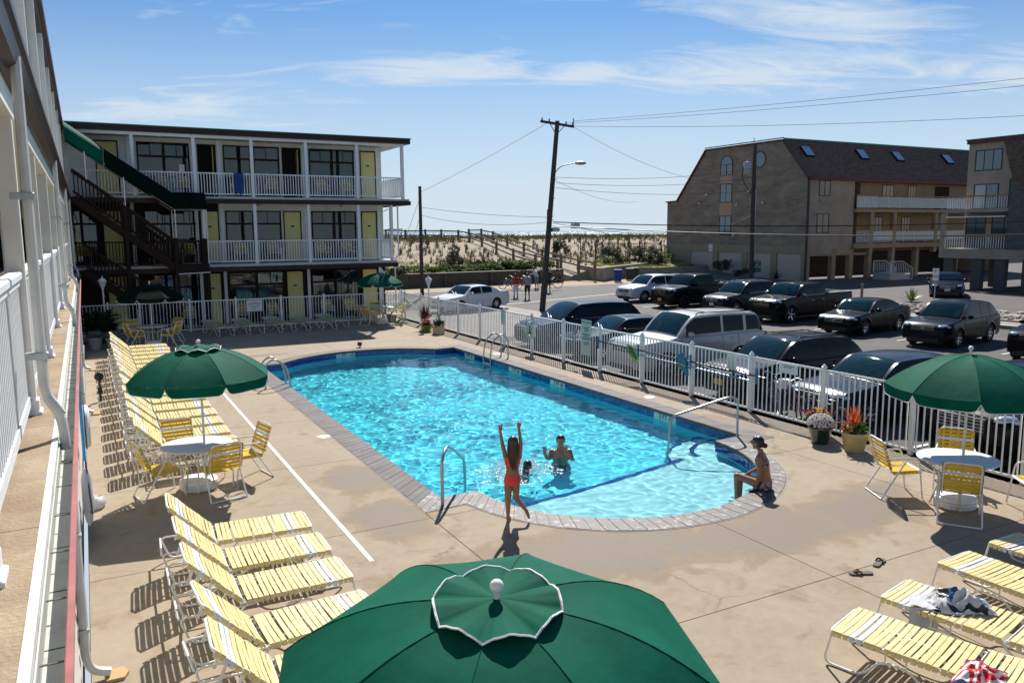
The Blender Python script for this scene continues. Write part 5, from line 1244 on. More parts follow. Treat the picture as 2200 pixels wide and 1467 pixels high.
# child half under water with wet hair
t = person('child ducking in the splash behind the girl, only wet dark hair and shoulders out', (6.66, 12.0, -.19), GR)
mb = MB(); loft_body(mb, [((-.04, 0, -.42), (.10, 0, 0), (0, .07, 0)), ((-.04, 0, -.1), (.12, 0, 0), (0, .075, 0)), ((-.02, 0, .0), (.10, 0, 0), (0, .06, 0)), ((0, 0, .04), (.04, 0, 0), (0, .04, 0)), ((.02, 0, .09), (.04, 0, 0), (0, .04, 0))])
limb(mb, [(-.13, 0, -.02), (-.20, .10, -.14)], [.04, .03]); limb(mb, [(.09, 0, -.02), (.18, .08, -.14)], [.04, .03]); hand(mb, (-.2, .1, -.14), (-.4, .8, -.3), (0, 0, 1), .009, .11); hand(mb, (.18, .08, -.14), (.4, .8, -.3), (0, 0, 1), .009, .11)
head(mb, (.04, .01, .15), (.5, .8, -.05), (.1, 0, 1), .20)
kb = skinmesh(mb, .0075, 'body', SKIN2, t, 3)
garment(kb, 'hair', HAIRB, lambda x, y, z: z > .10 and (y < .04 or z > .19), .012, t)
mb = MB(); mb.ball((.035, .0, .16), (.078, .085, .095), 16, 10); mb.ball((.005, -.03, .075), (.062, .055, .10), 14, 9); mb.ball((-.01, -.045, .0), (.045, .035, .07), 12, 8)
mb.build('wet_hair', HAIRB, t, smooth=True)

# woman on the edge of the near bow; local x = the way she faces
fx = Vector((-.52, .85, 0)); ang = atan2(fx.y, fx.x)
t = person('woman in a patterned bikini and sunglasses sitting on the pool edge, feet in the water', (9.28, 8.90, .015), ang)
mb = MB()
loft_body(mb, [((.0, 0, .02), (0, .165, 0), (.115, 0, 0)), ((.0, 0, .12), (0, .165, 0), (.115, 0, 0)), ((.01, 0, .24), (0, .128, 0), (.095, 0, 0)), ((.03, 0, .36), (0, .136, 0), (.098, 0, 0)), ((.055, 0, .46), (0, .156, 0), (.10, 0, 0)), ((.065, 0, .535), (0, .125, 0), (.07, 0, 0)), ((.07, 0, .57), (0, .055, 0), (.048, 0, 0)), ((.09, 0, .64), (0, .045, 0), (.045, 0, 0))])
for s_ in (-1, 1):
    lift = .10 if s_ > 0 else .03
    limb(mb, [(.02, .085*s_, .075), (.41, .10*s_, .075+lift), (.40, .08*s_, -.30)], [.080, .053, .034]); limb(mb, [(.40, .08*s_, -.32), (.46, .08*s_, -.36), (.53, .08*s_, -.37)], [.034, .03, .018])
# far arm (her right) to the knee, near arm (her left) down to the coping
limb(mb, [(.065, -.145, .515), (.13, -.18, .27), (.30, -.10, .17)], [.043, .034, .023]); hand(mb, (.30, -.10, .17), (1, .3, -.35), (0, 1, .2), .0095, .15, -.4, .2)
limb(mb, [(.065, .145, .515), (.03, .20, .28), (.10, .22, .055)], [.043, .034, .023]); hand(mb, (.10, .22, .05), (.75, .4, -.28), (0, -1, 0), .0095, .15, .2, .4)
head(mb, (.135, 0, .735), (1, .10, -.12), (0, 0, 1), .215)
wb = skinmesh(mb, .0075, 'body', SKIN, t, 3)
PAT = mat('pink_and_black_print', (.03, .02, .025), .6, c2=(.42, .27, .27), vs=18, sl=(.46, .54))
garment(wb, 'bikini_bottom', PAT, lambda x, y, z: -.02 < z < .15-.28*max(0, x-.02) and x < .12 and x > -.2, .005, t)
garment(wb, 'bikini_top', PAT, lambda x, y, z: (.385 < z < .425 and abs(y) < .15 and x < .2) or (.37 < z < .47 and x > .10 and abs(y) < .13) or (.42 < z < .56 and abs(abs(y)-.075) < .010), .006, t)
mb = MB(); mb.ball((.108, 0, .757), (.086, .079, .088), 18, 12); mb.ball((.085, 0, .715), (.065, .068, .062), 14, 9); mb.ball((.155, 0, .79), (.05, .068, .05), 14, 9)
mb.build('hair', HAIRB, t, smooth=True)
mb = MB(); mb.ball((.015, 0, .70), (.046, .042, .042), 12, 8); mb.ball((.045, 0, .71), (.03, .03, .03), 10, 6); mb.build('hair_bun', HAIRB, t, smooth=True)
mb = MB()
for s_ in (-1, 1): mb.ball((.225, .035*s_, .745), (.012, .026, .019), 10, 6); mb.bar((.22, .06*s_, .75), (.13, .078*s_, .75), .004, .008)
mb.build('sunglasses', BLACK, t, smooth=True)

def adult(label, loc, rz, hgt, shirt, pants, hairm, long_pants=False, lean=0, arms='down', sleeve=.3, hair_long=False, bare=False):
    t = person(label, loc, R(rz)); s_ = hgt/1.75; mb = MB()
    def Q(x, y, z):   # lean forward (towards +x) above the hip
        if z > .92:
            d = z-.92; return ((x+d*sin(R(lean)))*s_, y*s_, (.92+d*cos(R(lean))-x*0)*s_)
        return (x*s_, y*s_, z*s_)
    for q in (-1, 1):
        limb(mb, [Q(0, .09*q, .90), Q(.02, .11*q, .50), Q(-.01, .12*q, .09)], [.092*s_, .060*s_, .038*s_]); limb(mb, [Q(-.02, .12*q, .05), Q(.13, .14*q, .035)], [.045*s_, .035*s_])
        if arms == 'down': limb(mb, [Q(0, .20*q, 1.40), Q(-.02, .26*q, 1.13), Q(.08, .25*q, .90)], [.05*s_, .04*s_, .028*s_]); hand(mb, Q(.08, .25*q, .90), (.2, 0, -1), (1, 0, 0), .013*s_, .17*s_)
        else: limb(mb, [Q(0, .20*q, 1.40), Q(.12, .25*q, 1.16), Q(.36, .16*q, 1.15)], [.05*s_, .04*s_, .028*s_]); hand(mb, Q(.36, .16*q, 1.15), (1, 0, -.2), (0, -q, 0), .013*s_, .17*s_)
    loft_body(mb, [(Q(0, 0, .86), (0, .16*s_, 0), (.12*s_, 0, 0)), (Q(0, 0, .98), (0, .165*s_, 0), (.12*s_, 0, 0)), (Q(0, 0, 1.12), (0, .14*s_, 0), (.105*s_, 0, 0)), (Q(0, 0, 1.30), (0, .175*s_, 0), (.12*s_, 0, 0)), (Q(0, 0, 1.41), (0, .17*s_, 0), (.09*s_, 0, 0)), (Q(0, 0, 1.46), (0, .07*s_, 0), (.06*s_, 0, 0)), (Q(.01, 0, 1.53), (0, .055*s_, 0), (.055*s_, 0, 0))])
    hc = Q(.03, 0, 1.63); head(mb, hc, (1, 0, -.25), (sin(R(lean)), 0, cos(R(lean))), .225*s_)
    bd = skinmesh(mb, .013, 'body', SKIN3, t, 2)
    cut_ = .93*s_
    garment(bd, 'shirt', shirt, lambda x, y, z: cut_ < z < 1.45*s_ and (abs(y) < (.245 if sleeve > .2 else .19)*s_ and not (z < 1.12*s_ and abs(y) > .175*s_)) and hypot(x-hc[0], z-hc[2]) > .17*s_, .012, t)
    garment(bd, 'trousers' if long_pants else 'shorts', pants, lambda x, y, z: (.12 if long_pants else .50)*s_ < z < .955*s_ and abs(y) < .20*s_, .014, t)
    garment(bd, 'shoes', BLACK, lambda x, y, z: z < .075*s_, .008, t)
    garment(bd, 'hair', hairm, lambda x, y, z: (Vector((x, y, z))-Vector(hc)).dot(Vector((-.45, 0, 1)).normalized()) > .01*s_ and hypot(x-hc[0], z-hc[2]) < .2*s_, .012, t)
    if hair_long: MB().ball((hc[0]-.06, 0, hc[2]-.12), (.05, .08, .14), 10, 8).build('long_hair', hairm, t, smooth=True)
    return t
adult('woman in red jacket and white trousers standing in the street by the bikes', (25.2, 46.6, gz(25.2, 46.6)), 75, 1.62, mat('red_jacket_cloth', (.45, .03, .025), .8), mat('white_trouser_cloth', (.7, .7, .72), .8), HAIRB, True, 4, hair_long=True)
adult('man in grey shirt and black shorts standing in the street, back to the camera', (25.4, 45.4, gz(25.4, 45.4)), 70, 1.76, mat('grey_shirt_cloth', (.26, .28, .32), .8), BLACK, HAIRB)
adult('man in white shirt leaning over a bicycle by the sea wall', (29.0, 50.4, gz(29, 50.4)), 105, 1.74, mat('white_shirt_cloth', (.62, .64, .70), .8), mat('grey_shorts_cloth', (.22, .23, .26), .8), HAIRB, False, 28, 'fwd')
adult('person in black shirt and shorts standing behind the leaning utility pole', (28.9, 48.6, gz(28.9, 48.6)), 60, 1.72, BLACK, BLACK, HAIRB)

# splash: droplets and foam
mb = MB(); rnd = random.Random(21)
for (cx, cy, n_, sp0, hh) in ((6.50, 12.15, 1300, .26, .40), (6.25, 12.20, 700, .20, .30), (6.85, 12.05, 700, .20, .34)):
    for k in range(n_):
        a = rnd.uniform(0, 2*pi); r_ = abs(rnd.gauss(0, sp0)); hgt = rnd.random()**1.6*max(0, hh-r_*.7)
        s_ = rnd.uniform(.002, .0065); mb.ball((cx+r_*cos(a)*1.2, cy+r_*sin(a), -.17+hgt), (s_, s_, s_*rnd.uniform(1, 2.6)), 5, 4)
for k in range(260):
    a = rnd.uniform(0, 2*pi); r_ = rnd.uniform(.05, .70); mb.ball((6.52+r_*cos(a)*1.25, 12.1+r_*sin(a), -.178), (rnd.uniform(.01, .045), rnd.uniform(.01, .03), .008), 6, 4)
sp_ = mb.build('water_splash', mat('white_water_foam', (.80, .84, .86), .25, trans=.3), None, smooth=True, label='white droplets and foam thrown up around the ducking child', cat='splash', kind='stuff')

# ================================================================ CARS
def lerp_prof(P, x):
    if x <= P[0][0]: return P[0][1]
    for (a, za), (b_, zb) in zip(P, P[1:]):
        if x <= b_:
            t = (x-a)/(b_-a) if b_ > a else 0; t = t*t*(3-2*t)*.5+t*.5; return za+(zb-za)*t
    return P[-1][1]
CARN = [0]
def car(label, loc, rz, paint, L_=4.8, W_=1.84, H_=1.46, wb=2.8, fo=.95, rw=.33, top=None, cowl=1.25, rf=2.05, rr=3.35, rb=4.2, belt=.98, kind='sedan', plate=None, rack=False, chrome=.0, cat='car', ptxt=None, grille='bar', rimm=None, name='parked_car', group='cars in the parking lot', hood=.88, deck=1.0, sunroof=False, trimw=False):
    """front at x=0 looking to -x, shifted so the origin is the middle of the car on the ground"""
    t = thing(name, label, cat, loc, R(rz), group); hw0 = W_/2; off = L_/2
    x1, x2 = fo, fo+wb; ra = rw+.055
    top = top or [(0, hood-.22), (.06, hood-.12), (.3, hood-.02), (cowl*.75, hood+.05), (cowl, hood+.10), (cowl+.4, belt), (rb-.3, belt+.03), (rb, deck), (L_-.12, deck-.03), (L_, deck-.13)]
    def hw(x):
        e = min(1, x/.55); e2 = min(1, (L_-x)/.5)
        return hw0*(1-.17*(1-e)**2.2-.10*(1-e2)**2.2)
    xs = sorted(set([round(v, 3) for v in [i*L_/34 for i in range(35)]+[x1-ra-.004, x1-ra+.004, x1+ra-.004, x1+ra+.004, x2-ra-.004, x2-ra+.004, x2+ra-.004, x2+ra+.004]+[x1+ra*cos(R(a)) for a in range(15, 180, 15)]+[x2+ra*cos(R(a)) for a in range(15, 180, 15)]+[.04, .1, .2, L_-.05, L_-.12, cowl, rb]]))
    xs = [x for i, x in enumerate(xs) if i == 0 or x-xs[i-1] > .0035]
    zb0 = .20 if kind != 'pickup' else .32
    if kind in ('suv', 'bigsuv'): zb0 = .26
    def zl(x):
        for xw in (x1, x2):
            if abs(x-xw) < ra: return max(zb0, rw+sqrt(max(0, ra*ra-(x-xw)**2))) if abs(x-xw) < ra-.001 else zb0
        return zb0+(.07*(1-min(1, x/.35)))+(.10*(1-min(1, (L_-x)/.4)))
    NS = 8
    def sidept(x, k, s_):
        zt = lerp_prof(top, x); z0_ = zl(x); z = z0_+(zt-.035-z0_)*k/NS; q = (z-zb0)/(zt-zb0)
        f = .955+.045*sin(min(1, q/.55)*pi/2) if q < .55 else 1-.055*((q-.55)/.45)**1.6
        if abs(q-.62) < .04: f -= .006
        flare = 0
        for xw in (x1, x2):
            d = hypot(x-xw, z-rw); flare = max(flare, .014*max(0, 1-abs(d-ra-.02)/.06))
        return (x-off, s_*(hw(x)*f+flare), z)
    mb = MB(); NT = 6; rows = []
    for x in xs:
        r_ = [sidept(x, k, -1) for k in range(NS+1)]; zt = lerp_prof(top, x); ye = hw(x)*.945; zz_ = zt
        for k in range(NT+1):
            y = -ye*.965+2*ye*.965*k/NT; cr_ = .035*(1-(y/ye)**2) if kind != 'pickup' or x < rb else 0
            cz = zt+cr_-(.0)
            r_.append((x-off, y, cz))
        r_ += [sidept(x, k, 1) for k in range(NS, -1, -1)]; rows.append(r_)
    n = len(rows[0]); vs = [p for r_ in rows for p in r_]; fs = []
    for i in range(len(rows)-1):
        xm = (xs[i]+xs[i+1])/2
        for k in range(n-1):
            if kind == 'pickup' and rb+.05 < xm < L_-.07 and NS+1 <= k <= NS+NT: continue
            fs.append((i*n+k, i*n+k+1, (i+1)*n+k+1, (i+1)*n+k))
    mb.add(vs, fs+[tuple(range(n-1, -1, -1)), tuple((len(rows)-1)*n+k for k in range(n))]); mb.build('body', paint, t, smooth=32)
    ub = MB(); ub.box(.12-off, L_-.12-off, -hw0*.72, hw0*.72, .20, .62); ub.box(x1+ra+.02-off, x2-ra-.02-off, -hw0*.9, hw0*.9, zb0-.01, .5); ub.build('underbody', BLACK, t)
    if kind == 'pickup':
        bd = MB(); z_ = deck; bd.box(rb+.05-off, L_-.08-off, -hw0*.84, hw0*.84, .60, .66); bd.box(rb+.03-off, rb+.07-off, -hw0*.84, hw0*.84, .66, z_); 
        for s_ in (-1, 1): bd.box(rb+.03-off, L_-.06-off, min(s_*hw0*.80, s_*hw0*.86), max(s_*hw0*.80, s_*hw0*.86), .66, z_-.01)
        bd.build('cargo_bed', BLACK, t)
        rl = MB(); 
        for s_ in (-1, 1): rl.bar((rb+.05-off, s_*hw0*.89, z_+.02), (L_-.05-off, s_*hw0*.87, z_+.01), .09, .03)
        rl.bar((L_-.07-off, -hw0*.86, z_+.005), (L_-.07-off, hw0*.86, z_+.005), .08, .03); rl.build('bed_rail', STEEL if trimw else BLACK, t)
    # greenhouse
    cx0, cx1 = cowl-.02, (rb if kind != 'pickup' else rb-.02)
    pf = [(cx0, lerp_prof(top, cx0)-.01), (rf, H_-.03), ((rf+rr)/2, H_), (rr, H_-.03), (cx1, lerp_prof(top, cx1)-.02)]
    if kind in ('suv', 'bigsuv', 'wagon'): pf = [(cx0, lerp_prof(top, cx0)-.01), (rf, H_-.025), ((rf+rr)/2, H_), (rr, H_-.05), (cx1, lerp_prof(top, cx1)-.02)]
    def zr(x):
        if x <= rf: u = (x-cx0)/(rf-cx0); return pf[0][1]+(pf[1][1]-pf[0][1])*(1-(1-u)**1.38)
        if x >= rr: u = (x-rr)/(cx1-rr); e = 1.35 if kind in ('sedan',) else 1.25; return pf[3][1]+(pf[4][1]-pf[3][1])*(u**e)
        u = (x-rf)/(rr-rf); b_ = pf[1][1]*(1-u)+pf[3][1]*u; return b_+(H_-min(pf[1][1], pf[3][1]))*.9*sin(pi*u)
    tum = .17 if kind != 'bigsuv' else .12
    if kind == 'pickup': tum = .13
    def gw(x, z):
        zb_ = lerp_prof(top, x); q = max(0, (z-zb_)/(H_-zb_+1e-6)); e = 1-.05*(max(0, (x-rr)/(cx1-rr))**2)-.06*(max(0, (rf-x)/(rf-cx0))**2)
        return hw(x)*.925*e*(1-tum*q**1.15)
    def S_(x, v, s_, o=0):     # side surface
        zb_ = lerp_prof(top, x)-.03; zt_ = max(zb_+.001, zr(x)-.035); z = zb_+(zt_-zb_)*v
        return (x-off, s_*(gw(x, z)+o), z)
    def T_(x, v, o=0):         # top surface across, v -1..1
        z1_ = zr(x); w_ = gw(x, z1_-.035)*.965; y = v*w_; z = z1_-.035*abs(v)**3+.012*(1-v*v)+o
        return (x-off, y, z)
    gx = sorted(set([round(cx0+(cx1-cx0)*i/26, 3) for i in range(27)]+[round(rf, 3), round(rr, 3)]))
    mb = MB(); rows = []
    for x in gx:
        rows.append([S_(x, v/4, -1) for v in range(5)]+[T_(x, -1+2*v/8) for v in range(9)]+[S_(x, v/4, 1) for v in range(4, -1, -1)])
    n = len(rows[0]); mb.add([p for r_ in rows for p in r_], [(i*n+k, i*n+k+1, (i+1)*n+k+1, (i+1)*n+k) for i in range(len(rows)-1) for k in range(n-1)]+[tuple((len(rows)-1)*n+k for k in range(n))])
    mb.build('cabin', paint, t, smooth=34)
    def patch(fn, u0, u1, v0, v1, name, m_, nu=8, nv=6, par=t): mb = MB(); mb.grid(lambda u, v: fn(u0+(u1-u0)*u, v0+(v1-v0)*v), nu, nv); return mb.build(name, m_, par, smooth=60, fix=False)
    patch(lambda x, v: tuple(Vector(T_(x, v))+Vector((-.004, 0, .006))), cx0+.07, rf-.03, -.90, .90, 'windshield', CGLASS, 8, 8)
    if kind == 'pickup': MB().box(cx1-off-.005, cx1-off+.006, -hw0*.62, hw0*.62, lerp_prof(top, cx1)+.08, H_-.12).build('rear_window', CGLASS, t)
    else: patch(lambda x, v: tuple(Vector(T_(x, v))+Vector((.005, 0, .006))), rr+.05, cx1-(.06 if kind == 'sedan' else .10), -.86, .86, 'rear_window', CGLASS, 8, 8)
    if sunroof: patch(lambda x, v: T_(x, v, .004), rf+.12, rf+.55, -.55, .55, 'sunroof', CGLASS, 3, 6)
    # side windows: sloped front and rear edges follow the pillars
    bp = rf+ (.55 if kind == 'pickup' else .50)*(rr-rf) if kind != 'bigsuv' else rf+.42*(rr-rf)
    segs = [(cowl+.42 if kind == 'sedan' else cowl+.36, bp-.03), (bp+.05, rr-.02 if kind != 'pickup' else cx1-.12)]
    if kind in ('suv', 'wagon'): segs = [(cowl+.36, bp-.10), (bp-.02, rr-.24), (rr-.16, rr+(cx1-rr)*.55)]
    if kind == 'bigsuv': segs = [(cowl+.34, bp-.03), (bp+.07, bp+.90), (bp+1.02, cx1-.14)]
    if kind == 'sedan': segs = [(cowl+.42, bp-.03), (bp+.05, rr+.26)]
    for s_ in (-1, 1):
        for a, b_ in segs:
            def F(x, v, s_=s_): return S_(x, .14+.76*v, s_, .0055)
            patch(F, a, b_, 0, 1, 'side_window', SGLASS, 8, 4)
        # beltline moulding, door seams, handles
        mb = MB()
        for a, b_ in zip([cowl+.3+i*(rr-cowl-.2)/8 for i in range(9)], [cowl+.3+i*(rr-cowl-.2)/8 for i in range(1, 9)]): mb.bar(S_(a, .09, s_, .006), S_(b_, .09, s_, .006), .012, .016)
        mb.build('window_trim', CHROME if chrome else BLACK, t)
        mb = MB()
        for xd in (cowl+.12, bp+.0, min(rr+.05, x2-ra*.2)):
            for q in range(6):
                def pt(q): 
                    k = q*NS/6; zt = lerp_prof(top, xd); z0_ = zl(xd); p = sidept(xd, k, s_); return (p[0], p[1]+s_*.0015, p[2])
                mb.bar(pt(q), pt(q+1), .006, .010)
        mb.build('door_seam', BLACK, t)
        for xh in (bp-.22, min(rr-.05, x2-.35)):
            p = sidept(xh, NS*.80, s_); MB().cbox(p[0]-.09, p[0]+.09, p[1]-.015, p[1]+.03 if s_ > 0 else p[1]+.015, p[2]-.014, p[2]+.014, .006).build('door_handle', CHROME if chrome > .5 else paint, t) if s_ > 0 else MB().cbox(p[0]-.09, p[0]+.09, p[1]-.03, p[1]+.015, p[2]-.014, p[2]+.014, .006).build('door_handle', CHROME if chrome > .5 else paint, t)
        p = S_(cowl+.40, .10, s_); mb = MB(); sz = 1.25 if kind in ('bigsuv', 'pickup') else 1; mb.ball((p[0], p[1]+s_*.15, p[2]+.07), (.07*sz, .11*sz, .075*sz), 12, 8); mb.bar((p[0], p[1]-s_*.01, p[2]+.02), (p[0], p[1]+s_*.12, p[2]+.05), .05, .03); mb.build('mirror', CHROME if chrome > .7 else paint, t, smooth=True)
        # lights
        zt = hood-.10; mb = MB(); b = MB(); b.ball((0, 0, 0), 1, 14, 8); hh = .085 if kind in ('sedan', 'wagon', 'suv') else .12
        lx, ly = .20, hw(.16)*.80
        M_ = Matrix.Translation((lx-off, s_*ly, zt-.03)) @ Matrix.Rotation(s_*R(-36), 4, 'Z') @ Matrix.Diagonal((.13, .235, hh, 1)); mb.add([tuple(M_ @ Vector(q)) for q in b.v], b.f); mb.build('headlight', LENS, t, smooth=True)
        mb = MB(); M_ = Matrix.Translation((.13-off, s_*hw0*.66, .40)) @ Matrix.Diagonal((.06, .10, .05, 1)); mb.add([tuple(M_ @ Vector(q)) for q in b.v], b.f); mb.build('fog_light', LENS, t, smooth=True)
        mb = MB()
        if kind in ('bigsuv', 'pickup'): M_ = Matrix.Translation((L_-.05-off, s_*hw0*.88, deck-.22 if kind == 'pickup' else .98)) @ Matrix.Diagonal((.075, .08, .26, 1))
        else: M_ = Matrix.Translation((L_-.16-off, s_*hw0*.78, deck-.10 if kind == 'sedan' else .92)) @ Matrix.Rotation(s_*R(28), 4, 'Z') @ Matrix.Diagonal((.12, .20, .09, 1))
        mb.add([tuple(M_ @ Vector(q)) for q in b.v], b.f); mb.build('tail_light', REDL, t, smooth=True)
    # front: grille, bumper, plate
    gz = hood-.13; gh = .12 if grille == 'bar' else .22; mb = MB(); mb.cbox(-.035-off, .12-off, -hw0*.46, hw0*.46, gz-gh-.06, gz+.01, .01); gr = mb.build('grille', BLACK, t)
    mb = MB()
    nb = 2 if grille == 'bar' else (4 if grille == 'slats' else 1)
    if chrome or grille != 'bar':
        for k in range(nb): z = gz-gh-.03+(gh+.03)*(k+.5)/nb; mb.bar((-.045-off, -hw0*.45, z), (-.045-off, hw0*.45, z), .02, .018)
        mb.bar((-.04-off, -hw0*.47, gz+.01), (-.04-off, hw0*.47, gz+.01), .02, .02); mb.build('grille_bar', CHROME if chrome else BLACK, gr)
    mb = MB(); mb.ball((-.055-off, 0, gz-gh*.45), (.012, .075, .045), 12, 6); mb.build('badge', CHROME if grille != 'cross' else MATS['yellow_flower'], gr, smooth=True)
    mb = MB(); mb.cbox(-.02-off, .14-off, -hw0*.62, hw0*.62, .26, .40, .02); mb.build('lower_intake', BLACK, t)
    if plate:
        pl = MB().cbox(-.065-off, -.045-off, -.155, .155, .44, .60, .004).build('licence_plate', mat('plate_'+plate[0], plate[1], .4), t)
    # wheels
    tyre = MB(); tyre.lathe([(rw-.115, -.10), (rw-.02, -.105), (rw, -.07), (rw, .07), (rw-.02, .105), (rw-.115, .10)], 28, cap=False); tyre.lathe([(rw-.115, -.10), (rw-.115, .10)], 28, cap=False); tm_ = tyre.mesh('tyre', RUBBER, 40)
    rim = MB(); rim.lathe([(rw-.116, -.10), (rw-.116, .07), (rw-.14, .085), (rw-.15, .05), (rw-.15, -.06), (.01, -.06)], 28, cap=False)
    for k in range(7 if kind != 'pickup' else 5):
        a = 2*pi*k/(7 if kind != 'pickup' else 5); rim.bar((.04*cos(a), .04*sin(a), .045), ((rw-.14)*cos(a+.12), (rw-.14)*sin(a+.12), .075), .055, .03, (0, 0, 1))
    rim.lathe([(.065, .02), (.065, .075), (.05, .085), (.005, .09)], 12, cap=False); rm_ = rim.mesh('rim', rimm or ALLOY, 40)
    hubk = MB(); hubk.lathe([(rw-.15, -.05), (.01, -.05)], 20, cap=False); hb_ = hubk.mesh('brake_well', BLACK)
    wt = .11
    for xw in (x1, x2):
        for s_ in (-1, 1):
            q = inst('wheel', hb_, t, (xw-off, s_*(hw0-.12), rw), (R(-90) if s_ > 0 else R(90), 0, 0)); inst('tyre', tm_, q); inst('rim', rm_, q)
    if rack:
        mb = MB()
        for s_ in (-1, 1):
            a = T_(rf+.25, s_*.88, .055); b_ = T_(rr-.05, s_*.88, .055); mb.tube([T_(rf+.15, s_*.88, .0), a, b_, T_(rr+.06, s_*.88, .0)], .018, 6)
        for x in (rf+.5, rr-.35): mb.bar(T_(x, -.88, .06), T_(x, .88, .06), .03, .02)
        mb.build('roof_rack', BLACK if rack == 1 else STEEL, t)
    for s_ in (-1, 1): 
        mb = MB(); mb.bar((cx0+.04-off, s_*.10, lerp_prof(top, cx0)+.055), (cx0+.24-off, s_*.10+.45, lerp_prof(top, cx0)+.19), .015, .015); mb.build('wiper', BLACK, t)
    return t
def paintm(name, c, metal=.3, r=.28): return mat(name, c, r, metal, coat=.35, var=.03, vs=2, spec=.25)
PW = paintm('pearl_white_paint', (.62, .64, .67), .0); PS = paintm('silver_white_paint', (.46, .45, .44), .2); PB = mat('black_car_paint', (.003, .0035, .005), .25, 0, spec=.12, coat=.10); PN = mat('dark_navy_paint', (.006, .011, .030), .25, 0, spec=.15, coat=.12)
PG = mat('dark_slate_paint', (.012, .018, .032), .25, 0, spec=.15, coat=.12); PL = paintm('light_grey_blue_paint', (.09, .11, .14), .4); PK = mat('deep_graphite_paint', (.006, .008, .013), .25, 0, spec=.14, coat=.12)
NY = ('amber', (.72, .42, .03)); NJ = ('pale', (.62, .60, .45)); WH = ('white', (.7, .7, .7))
GZ = -.40
car('white sedan with a dark sunroof parked across the end of the fence', (19.35, 41.4, GZ), 18, PW, 4.9, 1.85, 1.45, 2.78, .98, .33, cowl=1.35, rf=2.05, rr=3.2, rb=4.25, belt=.98, hood=.86, deck=1.06, sunroof=True, chrome=.1, group='cars behind the pool fence')
car('navy minivan behind the life ring, nose to the fence', (17.3, 26.6, GZ), -2, PN, 5.1, 2.0, 1.72, 3.0, .98, .35, kind='suv', cowl=1.15, rf=2.1, rr=4.35, rb=4.95, belt=1.10, hood=.98, deck=1.12, chrome=.4, group='cars behind the pool fence')
car('slate blue sedan between the navy minivan and the white car', (17.2, 23.4, GZ), -4, PG, 4.85, 1.84, 1.44, 2.78, .98, .33, cowl=1.35, rf=2.05, rr=3.2, rb=4.2, belt=.97, hood=.86, deck=1.05, sunroof=True, group='cars behind the pool fence')
car('large white sport utility vehicle with roof rails parked at the fence', (16.97, 19.8, GZ), -1, PS, 5.13, 2.0, 1.90, 2.95, 1.0, .39, kind='bigsuv', cowl=1.45, rf=2.15, rr=4.65, rb=5.05, belt=1.22, hood=1.12, deck=1.22, rack=1, chrome=.6, group='cars behind the pool fence')
car('dark navy wagon with roof rails nosed up to the fence near the bicycles', (17.0, 15.7, GZ), 0, PK, 4.8, 1.84, 1.58, 2.74, .96, .35, kind='suv', cowl=1.25, rf=2.0, rr=4.0, rb=4.65, belt=1.01, hood=.92, deck=1.03, rack=1, plate=NY, group='cars behind the pool fence')
car('dark blue hatchback behind the flower pots, bonnet at the fence', (16.8, 12.4, GZ), -5, PG, 4.6, 1.8, 1.52, 2.7, .92, .33, kind='suv', cowl=1.25, rf=1.95, rr=3.7, rb=4.4, belt=1.0, hood=.90, deck=1.02, group='cars behind the pool fence')
car('black pickup truck behind the right-hand umbrella, nose at the fence', (17.1, 8.8, GZ), -2, PB, 5.6, 2.02, 1.78, 3.3, 1.0, .40, kind='pickup', cowl=1.4, rf=2.05, rr=3.3, rb=3.75, belt=1.22, hood=1.15, deck=1.30, plate=NJ, chrome=.6, grille='slats', cat='pickup truck', name='parked_truck', group='cars behind the pool fence')
gg = 'cars in the far parking row'
car('white crossover at the street end of the far parking row', (32.1, 41.0, GZ), 5, PW, 4.69, 1.87, 1.66, 2.69, .95, .36, kind='suv', cowl=1.2, rf=1.95, rr=3.75, rb=4.5, belt=1.05, hood=.96, deck=1.08, chrome=.5, plate=NJ, group=gg)
car('black pickup truck beside the white crossover in the far row', (32.1, 36.7, GZ), 5, PB, 5.85, 2.02, 1.92, 3.5, 1.0, .40, kind='pickup', cowl=1.35, rf=2.0, rr=3.3, rb=3.7, belt=1.26, hood=1.18, deck=1.32, plate=NY, grille='cross', cat='pickup truck', name='parked_truck', group=gg, rimm=BLACK)
car('slate blue wagon with roof rack between the two black pickups', (32.1, 32.9, GZ), 5, PG, 4.8, 1.82, 1.66, 2.74, .96, .34, kind='suv', cowl=1.25, rf=2.0, rr=3.95, rb=4.6, belt=1.04, hood=.94, deck=1.06, rack=2, chrome=.4, plate=WH, group=gg)
car('black pickup truck with chrome-rimmed grille in the middle of the far row', (31.6, 28.4, GZ), 5, PB, 5.8, 2.03, 1.87, 3.64, .98, .41, kind='pickup', cowl=1.35, rf=2.0, rr=3.4, rb=3.85, belt=1.25, hood=1.16, deck=1.32, chrome=.8, grille='cross', cat='pickup truck', name='parked_truck', group=gg, trimw=True)
car('black sedan in the far row, sun glinting on its windshield', (30.2, 23.5, GZ), 9, PB, 4.86, 1.83, 1.47, 2.78, .96, .34, cowl=1.35, rf=2.05, rr=3.15, rb=4.2, belt=.97, hood=.86, deck=1.06, chrome=.5, group=gg)
car('dark graphite crossover in front of the rock garden', (30.1, 19.4, GZ), 9, PK, 4.69, 1.87, 1.66, 2.69, .95, .36, kind='suv', cowl=1.2, rf=1.95, rr=3.75, rb=4.5, belt=1.05, hood=.96, deck=1.08, chrome=.5, group=gg)
car('black sport utility vehicle cut off by the right picture edge', (29.9, 15.2, GZ), 8, PB, 4.8, 1.95, 1.78, 2.85, .92, .38, kind='suv', cowl=1.25, rf=1.95, rr=4.1, rb=4.65, belt=1.12, hood=1.06, deck=1.12, plate=WH, group=gg)
